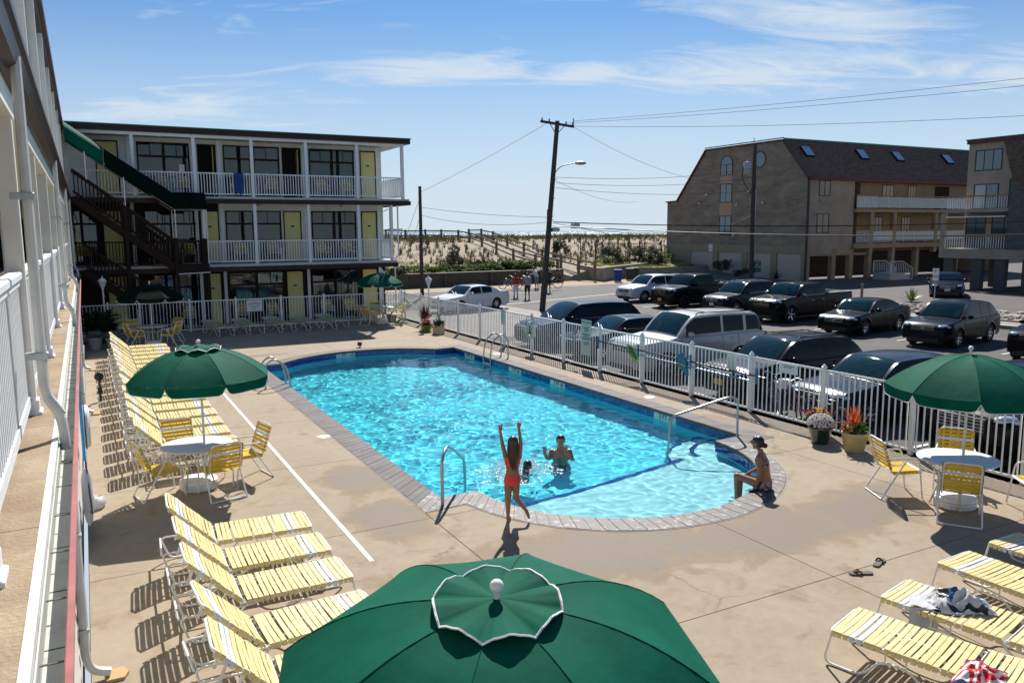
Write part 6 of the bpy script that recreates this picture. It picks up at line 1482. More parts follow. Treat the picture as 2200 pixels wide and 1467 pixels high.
car('dark blue luxury sedan parked under the apartment building', (47.7, 31.3, -.12), 35, PN, 5.0, 1.88, 1.46, 2.95, .9, .34, cowl=1.4, rf=2.1, rr=3.3, rb=4.35, belt=.97, hood=.87, deck=1.04, chrome=.6, plate=NJ, group='cars by the apartment building')
# concrete wheel stops
WS = MB().prism([(-.09, 0), (.09, 0), (.07, .13), (-.07, .13)], -.9, .9, 'y').mesh('wheel_stop_block', CONC)
for k, (y, lab) in enumerate(((19.8, 'in front of the white sport utility vehicle'), (15.7, 'in front of the navy wagon'), (12.4, 'in front of the dark blue hatchback'), (8.8, 'in front of the black pickup behind the umbrella'), (23.4, 'in front of the slate blue sedan'))):
    t = thing('wheel_stop', 'concrete wheel stop '+lab, 'wheel stop', (14.3, y, -.40), 0, 'wheel stops along the pool fence'); inst('wheel_stop_block', WS, t)
# ================================================================ DUNE, OCEAN
def terr(X, Y):
    t = min(1, max(0, (Y-55.9)/26)); t = t*t*(3-2*t); z = .80+2.42*t
    z += .10*noise.noise(Vector((X*.12, Y*.12, 0)))*(.3+t)+.09*noise.noise(Vector((X*.5, Y*.5, 2)))
    if Y > 92: z -= (Y-92)*.10
    # sandy path cut through the dune
    px = 35.7+(Y-55)*.085; d = abs(X-px)
    if d < 2.6 and Y < 80: z -= (1-min(1, Y/84)**6)*.15*(1-d/2.6)
    if Y < 59: z = z*(1-max(0, 1-d/1.6)*max(0, (59-Y)/3.4))
    return z
mb = MB(); nx, ny = 150, 80
mb.grid(lambda u, v: (-20+150*u, 55.9+64*v, terr(-20+150*u, 55.9+64*v) if v > 0 else -.7), nx, ny)
mb.build('sand_dune', SAND, None, smooth=True, kind='structure', fix=False)
oc = bpy.data.materials.new('ocean_water'); oc.use_nodes = True; nt = oc.node_tree; b = nt.nodes['Principled BSDF']
b.inputs['Base Color'].default_value = (.02, .08, .12, 1); b.inputs['Roughness'].default_value = .22; b.inputs['IOR'].default_value = 1.33
tc = nt.nodes.new('ShaderNodeTexCoord'); mp = nt.nodes.new('ShaderNodeMapping'); mp.inputs['Scale'].default_value = (.5, .5, .5); nt.links.new(tc.outputs['Object'], mp.inputs[0])
n1 = nt.nodes.new('ShaderNodeTexNoise'); n1.inputs['Scale'].default_value = .8; n1.inputs['Detail'].default_value = 8; n1.inputs['Roughness'].default_value = .75; nt.links.new(mp.outputs[0], n1.inputs['Vector'])
bp = nt.nodes.new('ShaderNodeBump'); bp.inputs['Strength'].default_value = 1; bp.inputs['Distance'].default_value = 1.3; nt.links.new(n1.outputs['Fac'], bp.inputs['Height']); nt.links.new(bp.outputs[0], b.inputs['Normal'])
joint_plane('ocean', -9000, 9000, 110, 12000, -2.2, oc)

# grass tufts on the dune (uncountable ground cover)
DG = mat('dune_grass', (.11, .115, .03), .7, var=.5, vs=.9, trans=.3); DGS = mat('dry_dune_tuft', (.10, .075, .04), .8, var=.4, vs=.8, trans=.2)
GC = mat('lime_ground_cover', (.20, .25, .05), .7, var=.4, vs=.6, trans=.3)
rnd = random.Random(12)
def tuft(mb, x, y, h, w_, n=7, spread=.5):
    z = terr(x, y)-.03
    for i in range(n):
        a = rnd.uniform(0, 2*pi); l = h*rnd.uniform(.6, 1.15); d = Vector((cos(a)*spread*rnd.random(), sin(a)*spread*rnd.random(), 1)).normalized(); b0 = Vector((x+rnd.uniform(-1, 1)*w_, y+rnd.uniform(-1, 1)*w_, z)); s_ = Vector((cos(a+1.5), sin(a+1.5), 0))*.022*(1+h)
        mb.add([b0-s_, b0+s_, b0+d*l], [(0, 1, 2)])
mb = MB()
row = 0; y = 60.0
while y < 90:
    x = 14+(row % 2)*.4
    while x < 62:
        px = 35.7+(y-55)*.085
        if abs(x-px) > 2.0 and rnd.random() < .62+.9*noise.noise(Vector((x*.16, y*.13, 8))) and not (x > 49.5 and y < 66): tuft(mb, x+rnd.gauss(0, .2), y+rnd.gauss(0, .22), rnd.uniform(.30, .75), .16, rnd.randint(7, 14))
        x += .85
    y += .85+(y-60)*.004; row += 1
mb.build('dune_tufts', DGS, None, label='rows of brown planted grass tufts dotting the sandy dune', cat='dune grass', kind='stuff', fix=False)
mb = MB()
for i in range(9500):
    x = rnd.uniform(10, 130); y = rnd.uniform(76.5, 93); 
    if abs(x-37.6) < 1.1 and y < 84: continue
    tuft(mb, x, y, rnd.uniform(.28, .55), .25, 4, .7)
mb.build('crest_grass', DG, None, label='green beach grass growing along the top of the dune against the sea', cat='dune grass', kind='stuff', fix=False)
mb = MB()
for i in range(4600):
    x = rnd.uniform(16, 33) if rnd.random() < .62 else rnd.uniform(40, 51); y = 57+abs(rnd.gauss(0, 1.0))*4.2
    if noise.noise(Vector((x*.3, y*.4, 5))) > -.06: tuft(mb, x, y, rnd.uniform(.12, .3), .22, 6, 1.2)
mb.build('ground_cover', GC, None, label='low lime green plants spreading over the sand below the dune rows', cat='ground cover', kind='stuff', fix=False)
def bush(label, x, y, w_, h, d, m_, n=700, ls=.14, z=None, name='shrub', seed=1, cat='shrub', group=None):
    r_ = random.Random(seed); z = terr(x, y)-.05 if z is None else z
    t = thing(name, label, cat, (x, y, z), 0, group); mb = MB()
    lobes = [(r_.uniform(-.5, .5)*w_, r_.uniform(-.5, .5)*d, r_.uniform(.25, .75)*h, r_.uniform(.16, .34)) for _ in range(max(6, int(w_*3)))]
    for i in range(n):
        lx, ly, lz, lr = lobes[r_.randrange(len(lobes))]; v = Vector((r_.gauss(0, 1), r_.gauss(0, 1), r_.gauss(0, 1))).normalized()*(.55+.45*r_.random())
        p = Vector((lx+v.x*lr*w_*.8, ly+v.y*lr*d*.9, max(.02, lz+v.z*lr*h*1.1))); a = Vector((r_.gauss(0, 1), r_.gauss(0, 1), r_.gauss(0, 1)+.8)).normalized(); s_ = a.orthogonal().normalized(); s_.rotate(Matrix.Rotation(r_.uniform(0, 6.28), 3, a)); l = ls*r_.uniform(.5, 1.4)
        q = a.cross(s_)*l*.45; mb.add([p-s_*l, p+q, p+s_*l, p-q], [(0, 1, 2, 3)])
    mb.build('foliage', m_, t, kind='stuff', fix=False)
    mb = MB()
    for k in range(7): lx, ly, lz, lr = lobes[k % len(lobes)]; mb.tube([(lx*.2, ly*.2, -.1), (lx*.7, ly*.7, lz*.6), (lx, ly, lz)], [.03, .02, .008], 5)
    mb.build('branches', WOODB, t); return t
BUSH = mat('shrub_leaf', (.11, .15, .035), .6, var=.5, vs=2.5, trans=.3); BUSHD = mat('dark_shrub_leaf', (.045, .075, .025), .6, var=.5, vs=2.5, trans=.2); BUSHG = mat('grey_twiggy_leaf', (.13, .125, .08), .8, var=.5, vs=3, trans=.1)
hedge = ['at the left end, next to the motel', 'second from the motel', 'third from the motel, behind the wooden pole', 'in the middle of the sea wall', 'left of the street people', 'behind the red jacket woman', 'above the bicycles', 'nearest the sand path']
for k, x in enumerate((19.5, 21.6, 23.6, 25.6, 27.6, 29.6, 31.4, 33.0)):
    bush('green hedge shrub behind the timber sea wall, '+hedge[k], x, 57.2, 2.9, .75+.3*(k > 4), 1.8, BUSH, 1700, .12, seed=k+30, group='shrubs behind the sea wall')
for k, (x, y, w_, h, m_, lab) in enumerate(((27.0, 60.5, 1.6, 1.9, BUSHG, 'tall grey twiggy shrub standing above the hedge left of the path'), (28.9, 60.0, 1.5, .9, BUSHG, 'small grey shrub on the sand beside the tall twiggy one'), (30.9, 60.3, 1.6, .7, BUSHD, 'low dark shrub just left of the sand path'), (41.2, 66.5, 1.7, 1.5, BUSHD, 'round dark shrub right of the path rails, up the slope'),
      (45.0, 62.5, 2.8, 1.6, BUSHG, 'grey bushy thicket right of the sand path'), (48.0, 63.0, 2.4, 1.5, BUSHG, 'grey-green thicket before the iron fence'), (43.5, 61.0, 2.4, 1.0, BUSH, 'green shrub behind the low concrete wall'), (47.8, 60.0, 2.4, 1.1, BUSH, 'bright green shrub at the iron fence, left part'), (46.2, 59.0, 2.0, 1.1, BUSHD, 'dark green shrub beside the garage building corner'), (50.0, 62.8, 2.0, 1.4, BUSH, 'light green shrub between iron fence and apartment building'))):
    bush(lab, x, y, w_, h, w_*.8, m_, 900, .12, seed=k+60)
# timber path rails: posts and rails are parts of one rail run each
def rail_run(label, pts, rails=(.55, 1.0), post_h=1.15, sink=True, name='path_railing'):
    t = thing(name, label, 'railing', (0, 0, 0)); P = [Vector((x, y, terr(x, y)-.05)) for x, y in pts]
    for p in P: MB().cbox(p.x-.10, p.x+.10, p.y-.10, p.y+.10, p.z-.3, p.z+post_h, .02).build('post', WOODB, t)
    for a, b_ in zip(P, P[1:]):
        for h in rails: MB().bar(a+Vector((0, 0, h)), b_+Vector((0, 0, h)), .07, .13).build('rail', WOODB, t)
    return t
rail_run('wooden rail on the right side of the sand path over the dune', [(36.9, 54.6), (37.0, 57.2), (37.15, 60.3), (37.4, 64.0), (37.8, 68.2), (38.3, 72.6), (38.9, 77.0), (39.2, 80.5), (39.3, 84)])
rail_run('wooden rail on the left side of the sand path over the dune', [(34.55, 56.6), (34.5, 60.2), (34.8, 64.8), (35.1, 68.8), (35.8, 73.4), (36.3, 77.4), (36.4, 80.5), (34.8, 81.5), (33.2, 82.2), (31.2, 83), (29.3, 84), (27.3, 85)], (.5, 1.0))
for (x, y, lab) in ((30.4, 84.2, 'brown bench on the dune top, left of centre, against the sea'), (27.6, 85.2, 'second bench on the dune top beside the wooden utility pole')):
    t = thing('park_bench', lab, 'bench', (x, y, 3.55), R(-28)); z_ = 0
    for k in range(3): MB().box(-.85, .85, -.20+.14*k, -.09+.14*k, .42, .46).build('seat_slat', WOODB, t)
    for k in range(2): MB().box(-.85, .85, .26, .29, .56+.16*k, .68+.16*k).build('back_slat', WOODB, t)
    for s_ in (-.7, .7): MB().box(s_-.04, s_+.04, -.2, .3, -.2, .419).build('leg', WOODB, t)
# thin leaning sand fence posts
for k, (x, y, h) in enumerate(((44.5, 75.2, 3.6), (41.3, 63.5, 2.3), (44.5, 64.5, 2.0), (47.3, 64.0, 2.1), (42.8, 71, 1.6), (18.8, 58.5, 2.4))):
    t = thing('fence_stake', ('tall thin stake standing alone on the dune against the sea', 'thin stake right of the sand path, by the round dark shrub', 'second thin stake right of the path', 'third thin stake near the iron fence', 'short thin stake halfway up the right dune', 'leaning stake in the sand beside the motel')[k], 'stake', (x, y, terr(x, y)-.1), 0, tilt=(R((1, 2, -1, 2, 3, 4)[k]), R((1, -2, 1, 0, 2, 12)[k])))
    MB().lathe([(.05, 0), (.045, h), (.01, h+.02)], 6).build('stake', WOODG, t)
# timber sea wall made of planks
t = thing('sea_wall', 'weathered timber plank sea wall along the far side of the street', 'wall', (0, 0, 0))
for (x0, x1) in ((20.9, 22.9), (22.9, 25.2), (25.2, 27.9), (27.9, 30.2), (30.2, 32.4), (32.4, 34.4)):
    for k in range(5): MB().cbox(x0+.01, x1-.01, 55.70+random.uniform(-.012, .012), 55.80, -.12+.205*k, .075+.205*k, .012).build('plank', WOODG, t)
for x in (20.9, 24.0, 27.9, 31.2, 34.35): MB().cbox(x-.12, x+.12, 55.5, 55.69, -.1, .93, .02).build('post', WOODG, t)
MB().cbox(20.8, 34.5, 55.5, 55.95, .935, .99, .01).build('cap_board', mat('pale_cap_board', (.26, .23, .19), .8, var=.2), t)
t = thing('picket_sand_fence', 'dark slatted sand fence running from the motel corner to the sea wall', 'fence', (0, 0, 0))
sl_ = MB().box(-.03, .03, -.008, .008, 0, 1.15).mesh('slat', WOODG)
for k in range(46):
    x = 16.4+k*.098; inst('slat', sl_, t, (x, 55.3+.0*k, -.12), (R(random.uniform(-2, 2)), R(random.uniform(-3, 3)), 0))
for z in (.25, .85): MB().tube([(16.3, 55.32, z), (20.9, 55.32, z)], .012, 5).build('wire', STEEL, t)
t = thing('street_bench', 'wooden bench built against the sea wall at its right end', 'bench', (33.2, 55.15, -.1), 0)
for k in range(3): MB().box(-1.0, 1.0, -.16+.13*k, -.06+.13*k, .42, .46).build('seat_slat', WOODB, t)
for k in range(3): MB().box(-1.0, 1.0, .24, .27, .52+.14*k, .64+.14*k).build('back_slat', WOODB, t)
for s_ in (-.8, .8): MB().box(s_-.05, s_+.05, -.15, .27, 0, .419).build('leg', WOODB, t)
MB().cbox(37.6, 37.9, 54.4, 58.5, -.12, 1.0, .02).xf(Matrix.Identity(4)).build('concrete_wall', CONC, None, label='short end of the low concrete wall beside the sand path', cat='wall')
t = thing('concrete_wall', 'low tan concrete wall behind the blue and dark bins', 'wall', (0, 0, 0))
MB().bar((37.95, 54.9, .42), (46.8, 60.4, .42), .3, 1.1).build('wall', CONC, t); MB().bar((37.95, 54.9, 1.0), (46.8, 60.4, 1.0), .4, .09).build('coping', CONC, t)
for (x, y, m_, lab) in ((38.3, 53.3, mat('blue_bin_plastic', (.01, .03, .25), .4), 'blue wheeled bin in front of the low concrete wall'), (40.3, 54.4, mat('dark_green_bin_plastic', (.008, .025, .02), .4), 'dark wheeled bin right of the blue one'), (41.4, 55.1, mat('charcoal_bin_plastic', (.01, .012, .015), .4), 'charcoal wheeled bin partly behind the white crossover')):
    t = thing('wheeled_bin', lab, 'bin', (x, y, -.1), R(-30)); mb = MB()
    mb.add([(-.24, -.26, .06), (.24, -.26, .06), (.24, .26, .06), (-.24, .26, .06), (-.30, -.34, .95), (.30, -.34, .95), (.30, .34, .95), (-.30, .34, .95)], [(0, 3, 2, 1), (4, 5, 6, 7), (0, 1, 5, 4), (1, 2, 6, 5), (2, 3, 7, 6), (3, 0, 4, 7)]); mb.build('body', m_, t)
    mb = MB(); mb.cbox(-.32, .32, -.37, .36, .951, 1.01, .02); mb.build('lid', m_, t); mb = MB(); mb.xf; [mb.tube([(s_-.03, .27, .1), (s_+.03, .27, .1)], .10, 12) for s_ in (-.26, .26)]; mb.build('wheel', RUBBER, t)
# iron fence by the building
t = thing('iron_fence', 'black iron picket fence between the dune and the apartment building', 'fence', (0, 0, 0)); pk = MB().box(-.012, .012, -.012, .012, 0, 1.7).mesh('picket', BLACK)
for k in range(56):
    u = k/55; x = 43.0+7.6*u; y = 63.5-.3*u; inst('picket', pk, t, (x, y, terr(x, y)-.05))
for h in (.3, 1.5): MB().bar((43.0, 63.5, terr(43, 63.5)+h), (50.6, 63.2, terr(50.6, 63.2)+h), .03, .04).build('rail', BLACK, t)
for u in (0, .33, .66, 1): x = 43+7.6*u; y = 63.5-.3*u; MB().cbox(x-.05, x+.05, y-.05, y+.05, terr(x, y)-.2, terr(x, y)+1.85, .01).build('post', BLACK, t)

# ================================================================ APARTMENT BUILDINGS
STUC = mat('weathered_grey_stucco', (.20, .16, .118), .9, c2=(.34, .275, .20), vs=.9, sl=(.3, .7), bump=.5, bs=5, det=10, stretch=(1, .55, 1.5))
_n = STUC.node_tree; _b = _n.nodes['Principled BSDF']; _src = _b.inputs['Base Color'].links[0].from_socket
_tc = _n.nodes.new('ShaderNodeTexCoord'); _s = _n.nodes.new('ShaderNodeSeparateXYZ'); _c = _n.nodes.new('ShaderNodeCombineXYZ'); _n.links.new(_tc.outputs['Object'], _s.inputs[0]); _n.links.new(_s.outputs[1], _c.inputs[0]); _n.links.new(_s.outputs[2], _c.inputs[1])
_bk = _n.nodes.new('ShaderNodeTexBrick'); _bk.inputs['Scale'].default_value = 1.0; _bk.inputs['Brick Width'].default_value = .62; _bk.inputs['Row Height'].default_value = .21; _bk.inputs['Mortar Size'].default_value = .012; _bk.inputs['Bias'].default_value = -.1
_bk.inputs['Color1'].default_value = (1.25, 1.2, 1.15, 1); _bk.inputs['Color2'].default_value = (.62, .62, .62, 1); _bk.inputs['Mortar'].default_value = (.6, .58, .55, 1); _n.links.new(_c.outputs[0], _bk.inputs['Vector'])
_m = _n.nodes.new('ShaderNodeMixRGB'); _m.blend_type = 'MULTIPLY'; _m.inputs[0].default_value = .5; _n.links.new(_src, _m.inputs[1]); _n.links.new(_bk.outputs['Color'], _m.inputs[2]); _n.links.new(_m.outputs[0], _b.inputs['Base Color'])
STUB = mat('tan_stucco_band', (.33, .265, .165), .9, var=.1, vs=1.5, bump=.2); STUG = mat('grey_stucco_wall', (.37, .305, .235), .9, var=.12, vs=1.2, bump=.2)
ROOFS = mat('brown_shingle_roof', (.135, .092, .068), .9, var=.35, vs=3.5, bump=.5, bs=12); PEACH = mat('peach_panel', (.50, .30, .20), .8)
TEALG = mat('teal_tinted_glass', (.012, .10, .13), .05, spec=.9, coat=.5, var=.2, vs=.8); WHDOOR = mat('white_garage_door', (.50, .44, .35), .6, var=.05)
OAK = mat('orange_wood_rail', (.42, .17, .05), .6); GRW = mat('grey_stone_wall', (.09, .10, .105), .9, var=.3, vs=4, bump=.5, bs=8)
X0 = 50.8
b1 = thing('apartment_building', 'tan-brown stucco apartment block with mansard roof and four garage doors', 'building')
gab = [(45.4, 2.72), (62.6, 2.72), (62.6, 6.80), (61.1, 6.83), (57.2, 11.28), (48.1, 11.28), (45.4, 8.14)]
mb = MB(); mb.prism(gab, X0, X0+.35, 'x'); mb.build('gable_wall', STUC, b1)
mb = MB(); mb.box(X0-.03, X0+.35, 45.35, 62.6, 2.10, 2.719); mb.build('stucco_band', STUB, b1)
gs = [(59.1, 56.0), (55.3, 52.35), (51.7, 49.0), (48.35, 45.75)]
prev = 62.6; mb = MB()
for a, b_ in gs: mb.box(X0-.02, X0+.33, a, prev, -.3, 2.10); prev = b_
mb.box(X0-.02, X0+.33, 45.36, prev, -.3, 2.10); mb.build('garage_pier', STUB, b1)
for a, b_ in gs:
    d = MB().box(X0+.12, X0+.18, b_, a, -.3, 2.10).build('garage_door', WHDOOR, b1)
    for k in range(4): MB().box(X0+.105, X0+.119, b_+.06, a-.06, -.05+.53*k, .42+.53*k).build('door_panel', WHDOOR, d)
# window stack
def win(par, plane, a0, a1, z0, z1, axis, n=2, m_=TEALG, fr=.06, inset=.02, nm='window_frame', frm=BLACK):
    """window lying on the plane x=plane (axis x) or y=plane (axis y); spans a0..a1"""
    q = MB()
    def bx(u0, u1, w0, w1, d0, d1):
        if axis == 'x': q.box(plane+d0, plane+d1, u0, u1, w0, w1)
        else: q.box(u0, u1, plane+d0, plane+d1, w0, w1)
    bx(a0, a0+fr, z0, z1, -.04, .0); bx(a1-fr, a1, z0, z1, -.04, .0); bx(a0+fr, a1-fr, z1-fr, z1, -.04, 0); bx(a0+fr, a1-fr, z0, z0+fr, -.04, 0)
    for k in range(1, n): c = a0+(a1-a0)*k/n; bx(c-fr/3, c+fr/3, z0+fr, z1-fr, -.04, 0)
    f = q.build(nm, frm, par)
    q = MB()
    bx(a0+fr, a1-fr, z0+fr, z1-fr, -.015, -.003); q.build('pane', m_, f); return f
win(b1, X0, 53.75, 55.25, 3.55, 5.30, 'x', 2); win(b1, X0, 53.75, 55.25, 6.45, 8.10-.0, 'x', 2)
MB().box(X0-.02, X0-.001, 53.75, 55.25, 5.30, 6.449).build('infill_panel', PEACH, b1); MB().box(X0-.02, X0-.001, 53.75, 55.25, 8.101, 8.85).build('infill_panel', PEACH, b1)
ar = [(53.75, 8.86), (55.25, 8.86)]+[(54.5+.75*cos(R(a)), 9.75+.75*sin(R(a))) for a in range(0, 181, 15)]
f = MB(); f.prism(ar, X0-.035, X0-.001, 'x'); f = f.build('arched_window', TEALG, b1); MB().tube([(X0-.04, y, z) for y, z in ar], .035, 5, True).build('frame', BLACK, f); MB().bar((X0-.045, 54.5, 8.9), (X0-.045, 54.5, 9.75), .05, .05).build('mullion', BLACK, f); MB().bar((X0-.045, 53.8, 9.75), (X0-.045, 55.2, 9.75), .05, .05).build('mullion', BLACK, f)
cr2 = [(50.55+.62*cos(R(a)), 9.9+.66*sin(R(a))) for a in range(0, 360, 15)]; f = MB(); f.prism(cr2, X0-.035, X0-.001, 'x'); f = f.build('round_window', TEALG, b1); MB().tube([(X0-.04, y, z) for y, z in cr2], .035, 5, True).build('frame', BLACK, f)
for (y, z) in ((57.0, 7.25), (51.7, 7.35), (53.1, 6.2), (50.0, 6.3), (53.4, 3.6), (57.9, 6.5), (58.3, 3.9)): MB().cbox(X0-.14, X0-.001, y-.13, y+.13, z-.09, z+.09, .03).build('wall_lamp', TRIMW if z > 7 else STEEL, b1)
# roof edge trims
RED_T = mat('dark_red_roof_trim', (.12, .025, .02), .6); TEAL_T = mat('teal_roof_edge', (.01, .17, .15), .5)
edge = [(62.7, 6.80), (61.1, 6.83), (57.2, 11.28), (48.1, 11.28), (45.3, 8.14)]
for a, b_ in zip(edge, edge[1:]): MB().bar((X0-.06, a[0], a[1]-.03), (X0-.06, b_[0], b_[1]-.03), .12, .22, (1, 0, 0)).build('roof_trim', RED_T, b1)
MB().bar((X0-.07, 57.3, 11.42), (X0-.07, 48.0, 11.42), .14, .07).build('roof_edge', TEAL_T, b1)
# mansard slope along the side, flat top
XE = 78.0
mb = MB(); mb.add([(X0, 45.25, 8.12), (XE, 45.25, 8.12), (XE, 48.1, 11.30), (X0, 48.1, 11.30), (X0, 45.25, 7.98), (XE, 45.25, 7.98), (XE, 48.4, 11.18), (X0, 48.4, 11.18)], [(0, 1, 2, 3), (7, 6, 5, 4), (0, 4, 5, 1), (3, 2, 6, 7)]); mb.build('mansard_roof', ROOFS, b1)
for k in range(24):   # shingle courses
    t_ = (k+.5)/24; y = 45.25+2.85*t_; z = 8.12+3.18*t_; MB().bar((X0+.02, y-.015, z+.014), (XE, y-.015, z+.014), .10, .018, (0, -.74, .67)).build('shingle_course', ROOFS, b1)
MB().box(X0, XE, 48.1, 57.2, 11.18, 11.30).build('flat_roof', ROOFS, b1); MB().box(X0, XE, 48.02, 48.10, 11.30, 11.42).build('roof_edge', TEAL_T, b1)
MB().box(X0+.02, XE, 45.12, 45.25, 7.93, 8.13).build('eave_gutter', RED_T, b1); MB().box(X0+.36, XE, 45.26, 47.6, 7.94, 8.02).build('soffit', STUG, b1); MB().box(XE-.3, XE, 45.3, 60, -.3, 11.2).build('end_wall', STUG, b1)
for x in (52.0, 58.6, 63.2, 70.2):
    s0, s1 = .54, .80
    def RP(x_, t_, o): return (x_, 45.25+2.85*t_-.74*o, 8.12+3.18*t_+.67*o)
    q = MB(); q.add([RP(x, s0, .02), RP(x+1.0, s0, .02), RP(x+1.0, s1, .02), RP(x, s1, .02), RP(x, s0, .17), RP(x+1.0, s0, .17), RP(x+1.0, s1, .17), RP(x, s1, .17)], [(0, 3, 2, 1), (4, 5, 6, 7), (0, 1, 5, 4), (1, 2, 6, 5), (2, 3, 7, 6), (3, 0, 4, 7)]); f = q.build('skylight', BLACK, b1)
    q = MB(); q.add([RP(x+.06, s0+.012, .175), RP(x+.94, s0+.012, .175), RP(x+.94, s1-.012, .175), RP(x+.06, s1-.012, .175), RP(x+.06, s0+.012, .19), RP(x+.94, s0+.012, .19), RP(x+.94, s1-.012, .19), RP(x+.06, s1-.012, .19)], [(0, 3, 2, 1), (4, 5, 6, 7), (0, 1, 5, 4), (1, 2, 6, 5), (2, 3, 7, 6), (3, 0, 4, 7)]); q.build('pane', mat('skylight_glass', (.25, .38, .50), .08, spec=1, coat=1), f)
# side wall (facing the lot) with recesses and open garage
YS = 45.4
mb = MB(); mb.box(X0+.351, 56.3, YS, YS+.3, 2.1, 7.93); mb.build('side_wall', STUG, b1)
mb = MB(); mb.box(56.3, 58.6, YS+2.0, YS+2.2, 2.1, 7.93); mb.box(58.6, XE, YS+1.3, YS+1.5, 5.7, 7.93); mb.box(58.6, 58.8, YS+1.5, YS+2.2, 2.1, 7.93); mb.build('side_wall', STUG, b1)
mb = MB(); mb.box(56.3, XE, YS+1.9, YS+2.1, 2.1, 5.45); mb.build('side_wall', mat('yellowish_stucco', (.40, .31, .17), .9, var=.1), b1)  # wall behind the lower balcony in a yellower stucco
for (a, b_, z0, z1) in ((52.1, 53.4, 6.7, 8.0-.1), (52.0, 53.4, 3.75, 5.3)): win(b1, YS, a, b_, z0, z1, 'y', 2)
MB().box(52.25, 53.25, YS-.08, YS-.001, 6.1, 6.55).build('air_conditioner', STUG, b1)
for (a, b_) in ((61.4, 62.9), (64.8, 65.9)): win(b1, YS+1.3, a, b_, 6.3, 7.85, 'y', 3, mat('pale_door_glass', (.45, .42, .32), .2))
for (a, b_) in ((61.0, 62.4), (65.0, 66.2)): win(b1, YS+1.9, a, b_, 3.3, 5.1, 'y', 3, MATS['pale_door_glass'])
MB().box(68.6, 70.6, YS+1.25, YS+1.299, 5.75, 7.8).build('recess_shade_panel', DARK, b1); MB().box(56.5, 58.5, YS+1.9, YS+1.95, 5.75, 7.9).build('recess_shade_panel', DARK, b1)  # flat dark panels that paint the shade of recesses
mb = MB(); mb.box(56.2, XE, YS-.3, YS+2.2, 5.42, 5.70); mb.build('balcony_slab', STUB, b1)
mb = MB(); mb.box(56.2, XE, YS-.3, YS+2.2, 2.45, 2.85); mb.build('balcony_slab', STUB, b1)
mb = MB(); mb.box(X0+.36, 58.6, YS-.02, YS+.3, 1.9, 2.10); mb.build('beam', STUB, b1)
for x in (58.3, 61.2, 66.8, 72.2): MB().box(x-.2, x+.2, YS-.28, YS+.1, -.2 if x in (61.2,) else 2.0, 5.42).build('column', STUB, b1)
for x in (51.2, 54.2, 56.3, 58.6, 64.8, 70.4): MB().box(x-.22, x+.22, YS-.01, YS+.4, -.3, 2.45).build('column', STUB, b1)
MB().box(X0+.36, XE, YS+6, YS+6.2, -.3, 2.60).build('garage_back_wall', mat('shade_toned_garage_wall', (.07, .06, .05), .9), b1)  # back wall coloured dark to stand for shade under the building
mbx = MB().box(-.02, .02, -.02, .02, 0, 1.0).mesh('baluster', WHITE)
for (xa, xb, z, slat) in ((56.3, 72.6, 5.7, 1), (56.4, 58.1, 2.85, 0), (58.5, 72.0, 2.85, 1)):
    r = MB().box(xa, xb, YS-.29, YS-.20, z+1.05, z+1.13).build('handrail', OAK, b1)
    MB().box(xa, xb, YS-.26, YS-.23, z+.10, z+.98).build('glass_panel', wglass('frosted_balcony_panel', (.42, .44, .42)) if 'frosted_balcony_panel' not in MATS else MATS['frosted_balcony_panel'], b1) if slat else None
    x = xa+.1
    while x < xb: inst('baluster', mbx, r, (x, YS-.245, z+.06)); x += .16 if (x < xa+2.4) else 1.45
mb = MB(); mb.tube([(X0-.02, 45.30, 8.0), (X0-.02, 45.25, 7.5), (X0-.02, 45.25, -.2)], .10, 8); mb.build('downpipe', BLACK, b1)
# white entry steps under the building
t = thing('entry_steps', 'pale entry steps with white railings under the apartment building', 'stairs', (58.7, 43.6, -.2))
for k in range(4): MB().box(-.9, 1.9-.32*k, -.8, .8, .17*k, .17*k+.168).build('step', mat('pale_blue_step', (.42, .46, .48), .7), t)
for y in (-.8, .8):
    q = MB(); q.tube([(-.9, y, .7), (-.9, y, 1.6), (.6, y, 1.6), (1.9, y, 1.0), (1.9, y, .1)], .035, 6); r = q.build('railing', WHITE, t)
    for k in range(12): x = -.8+k*.22; inst('baluster', MB().box(-.015, .015, -.015, .015, 0, .75).mesh('baluster', WHITE), r, (x, y, .75-.0 if x < .6 else .75-(x-.6)*.45))
# second building
X2 = 54.8
b2 = thing('apartment_building', 'second grey-brown apartment block cut by the right picture edge, on dark piers', 'building')
mb = MB(); mb.prism([(35.9, 2.0), (22, 2.0), (22, 2.66), (35.9, 2.66)], X2-1.2, X2-.9, 'x'); mb.build('beam', STUG, b2)
mb = MB(); mb.box(X2, X2+.3, 26, 34.95, 2.66, 9.8); mb.build('tower_wall', STUG, b2); mb = MB(); mb.box(X2+.3, X2+14, 34.65, 34.95, 2.66, 9.8); mb.box(X2-1.15, X2+14, 22, 35.8, 2.50, 2.655); mb.build('floor_slab', STUG, b2)
mb = MB(); mb.box(X2-.15, X2+14, 24, 35.05, 9.8, 10.05); mb.build('roof_fascia', RED_T, b2); mb = MB(); mb.box(X2-.2, X2+14, 24, 35.1, 10.051, 10.13); mb.build('roof_edge', TEAL_T, b2)
mb = MB(); mb.add([(X2-.02, 32.5, 9.78), (X2-.02, 31.0, 6.5), (X2-.02, 24, 6.5), (X2-.02, 24, 9.78), (X2-.14, 32.5, 9.78), (X2-1.0, 31.0, 6.5), (X2-1.0, 24, 6.5), (X2-.14, 24, 9.78)], [(4, 5, 6, 7), (0, 1, 5, 4), (1, 2, 6, 5)]); mb.build('mansard_roof', ROOFS, b2)
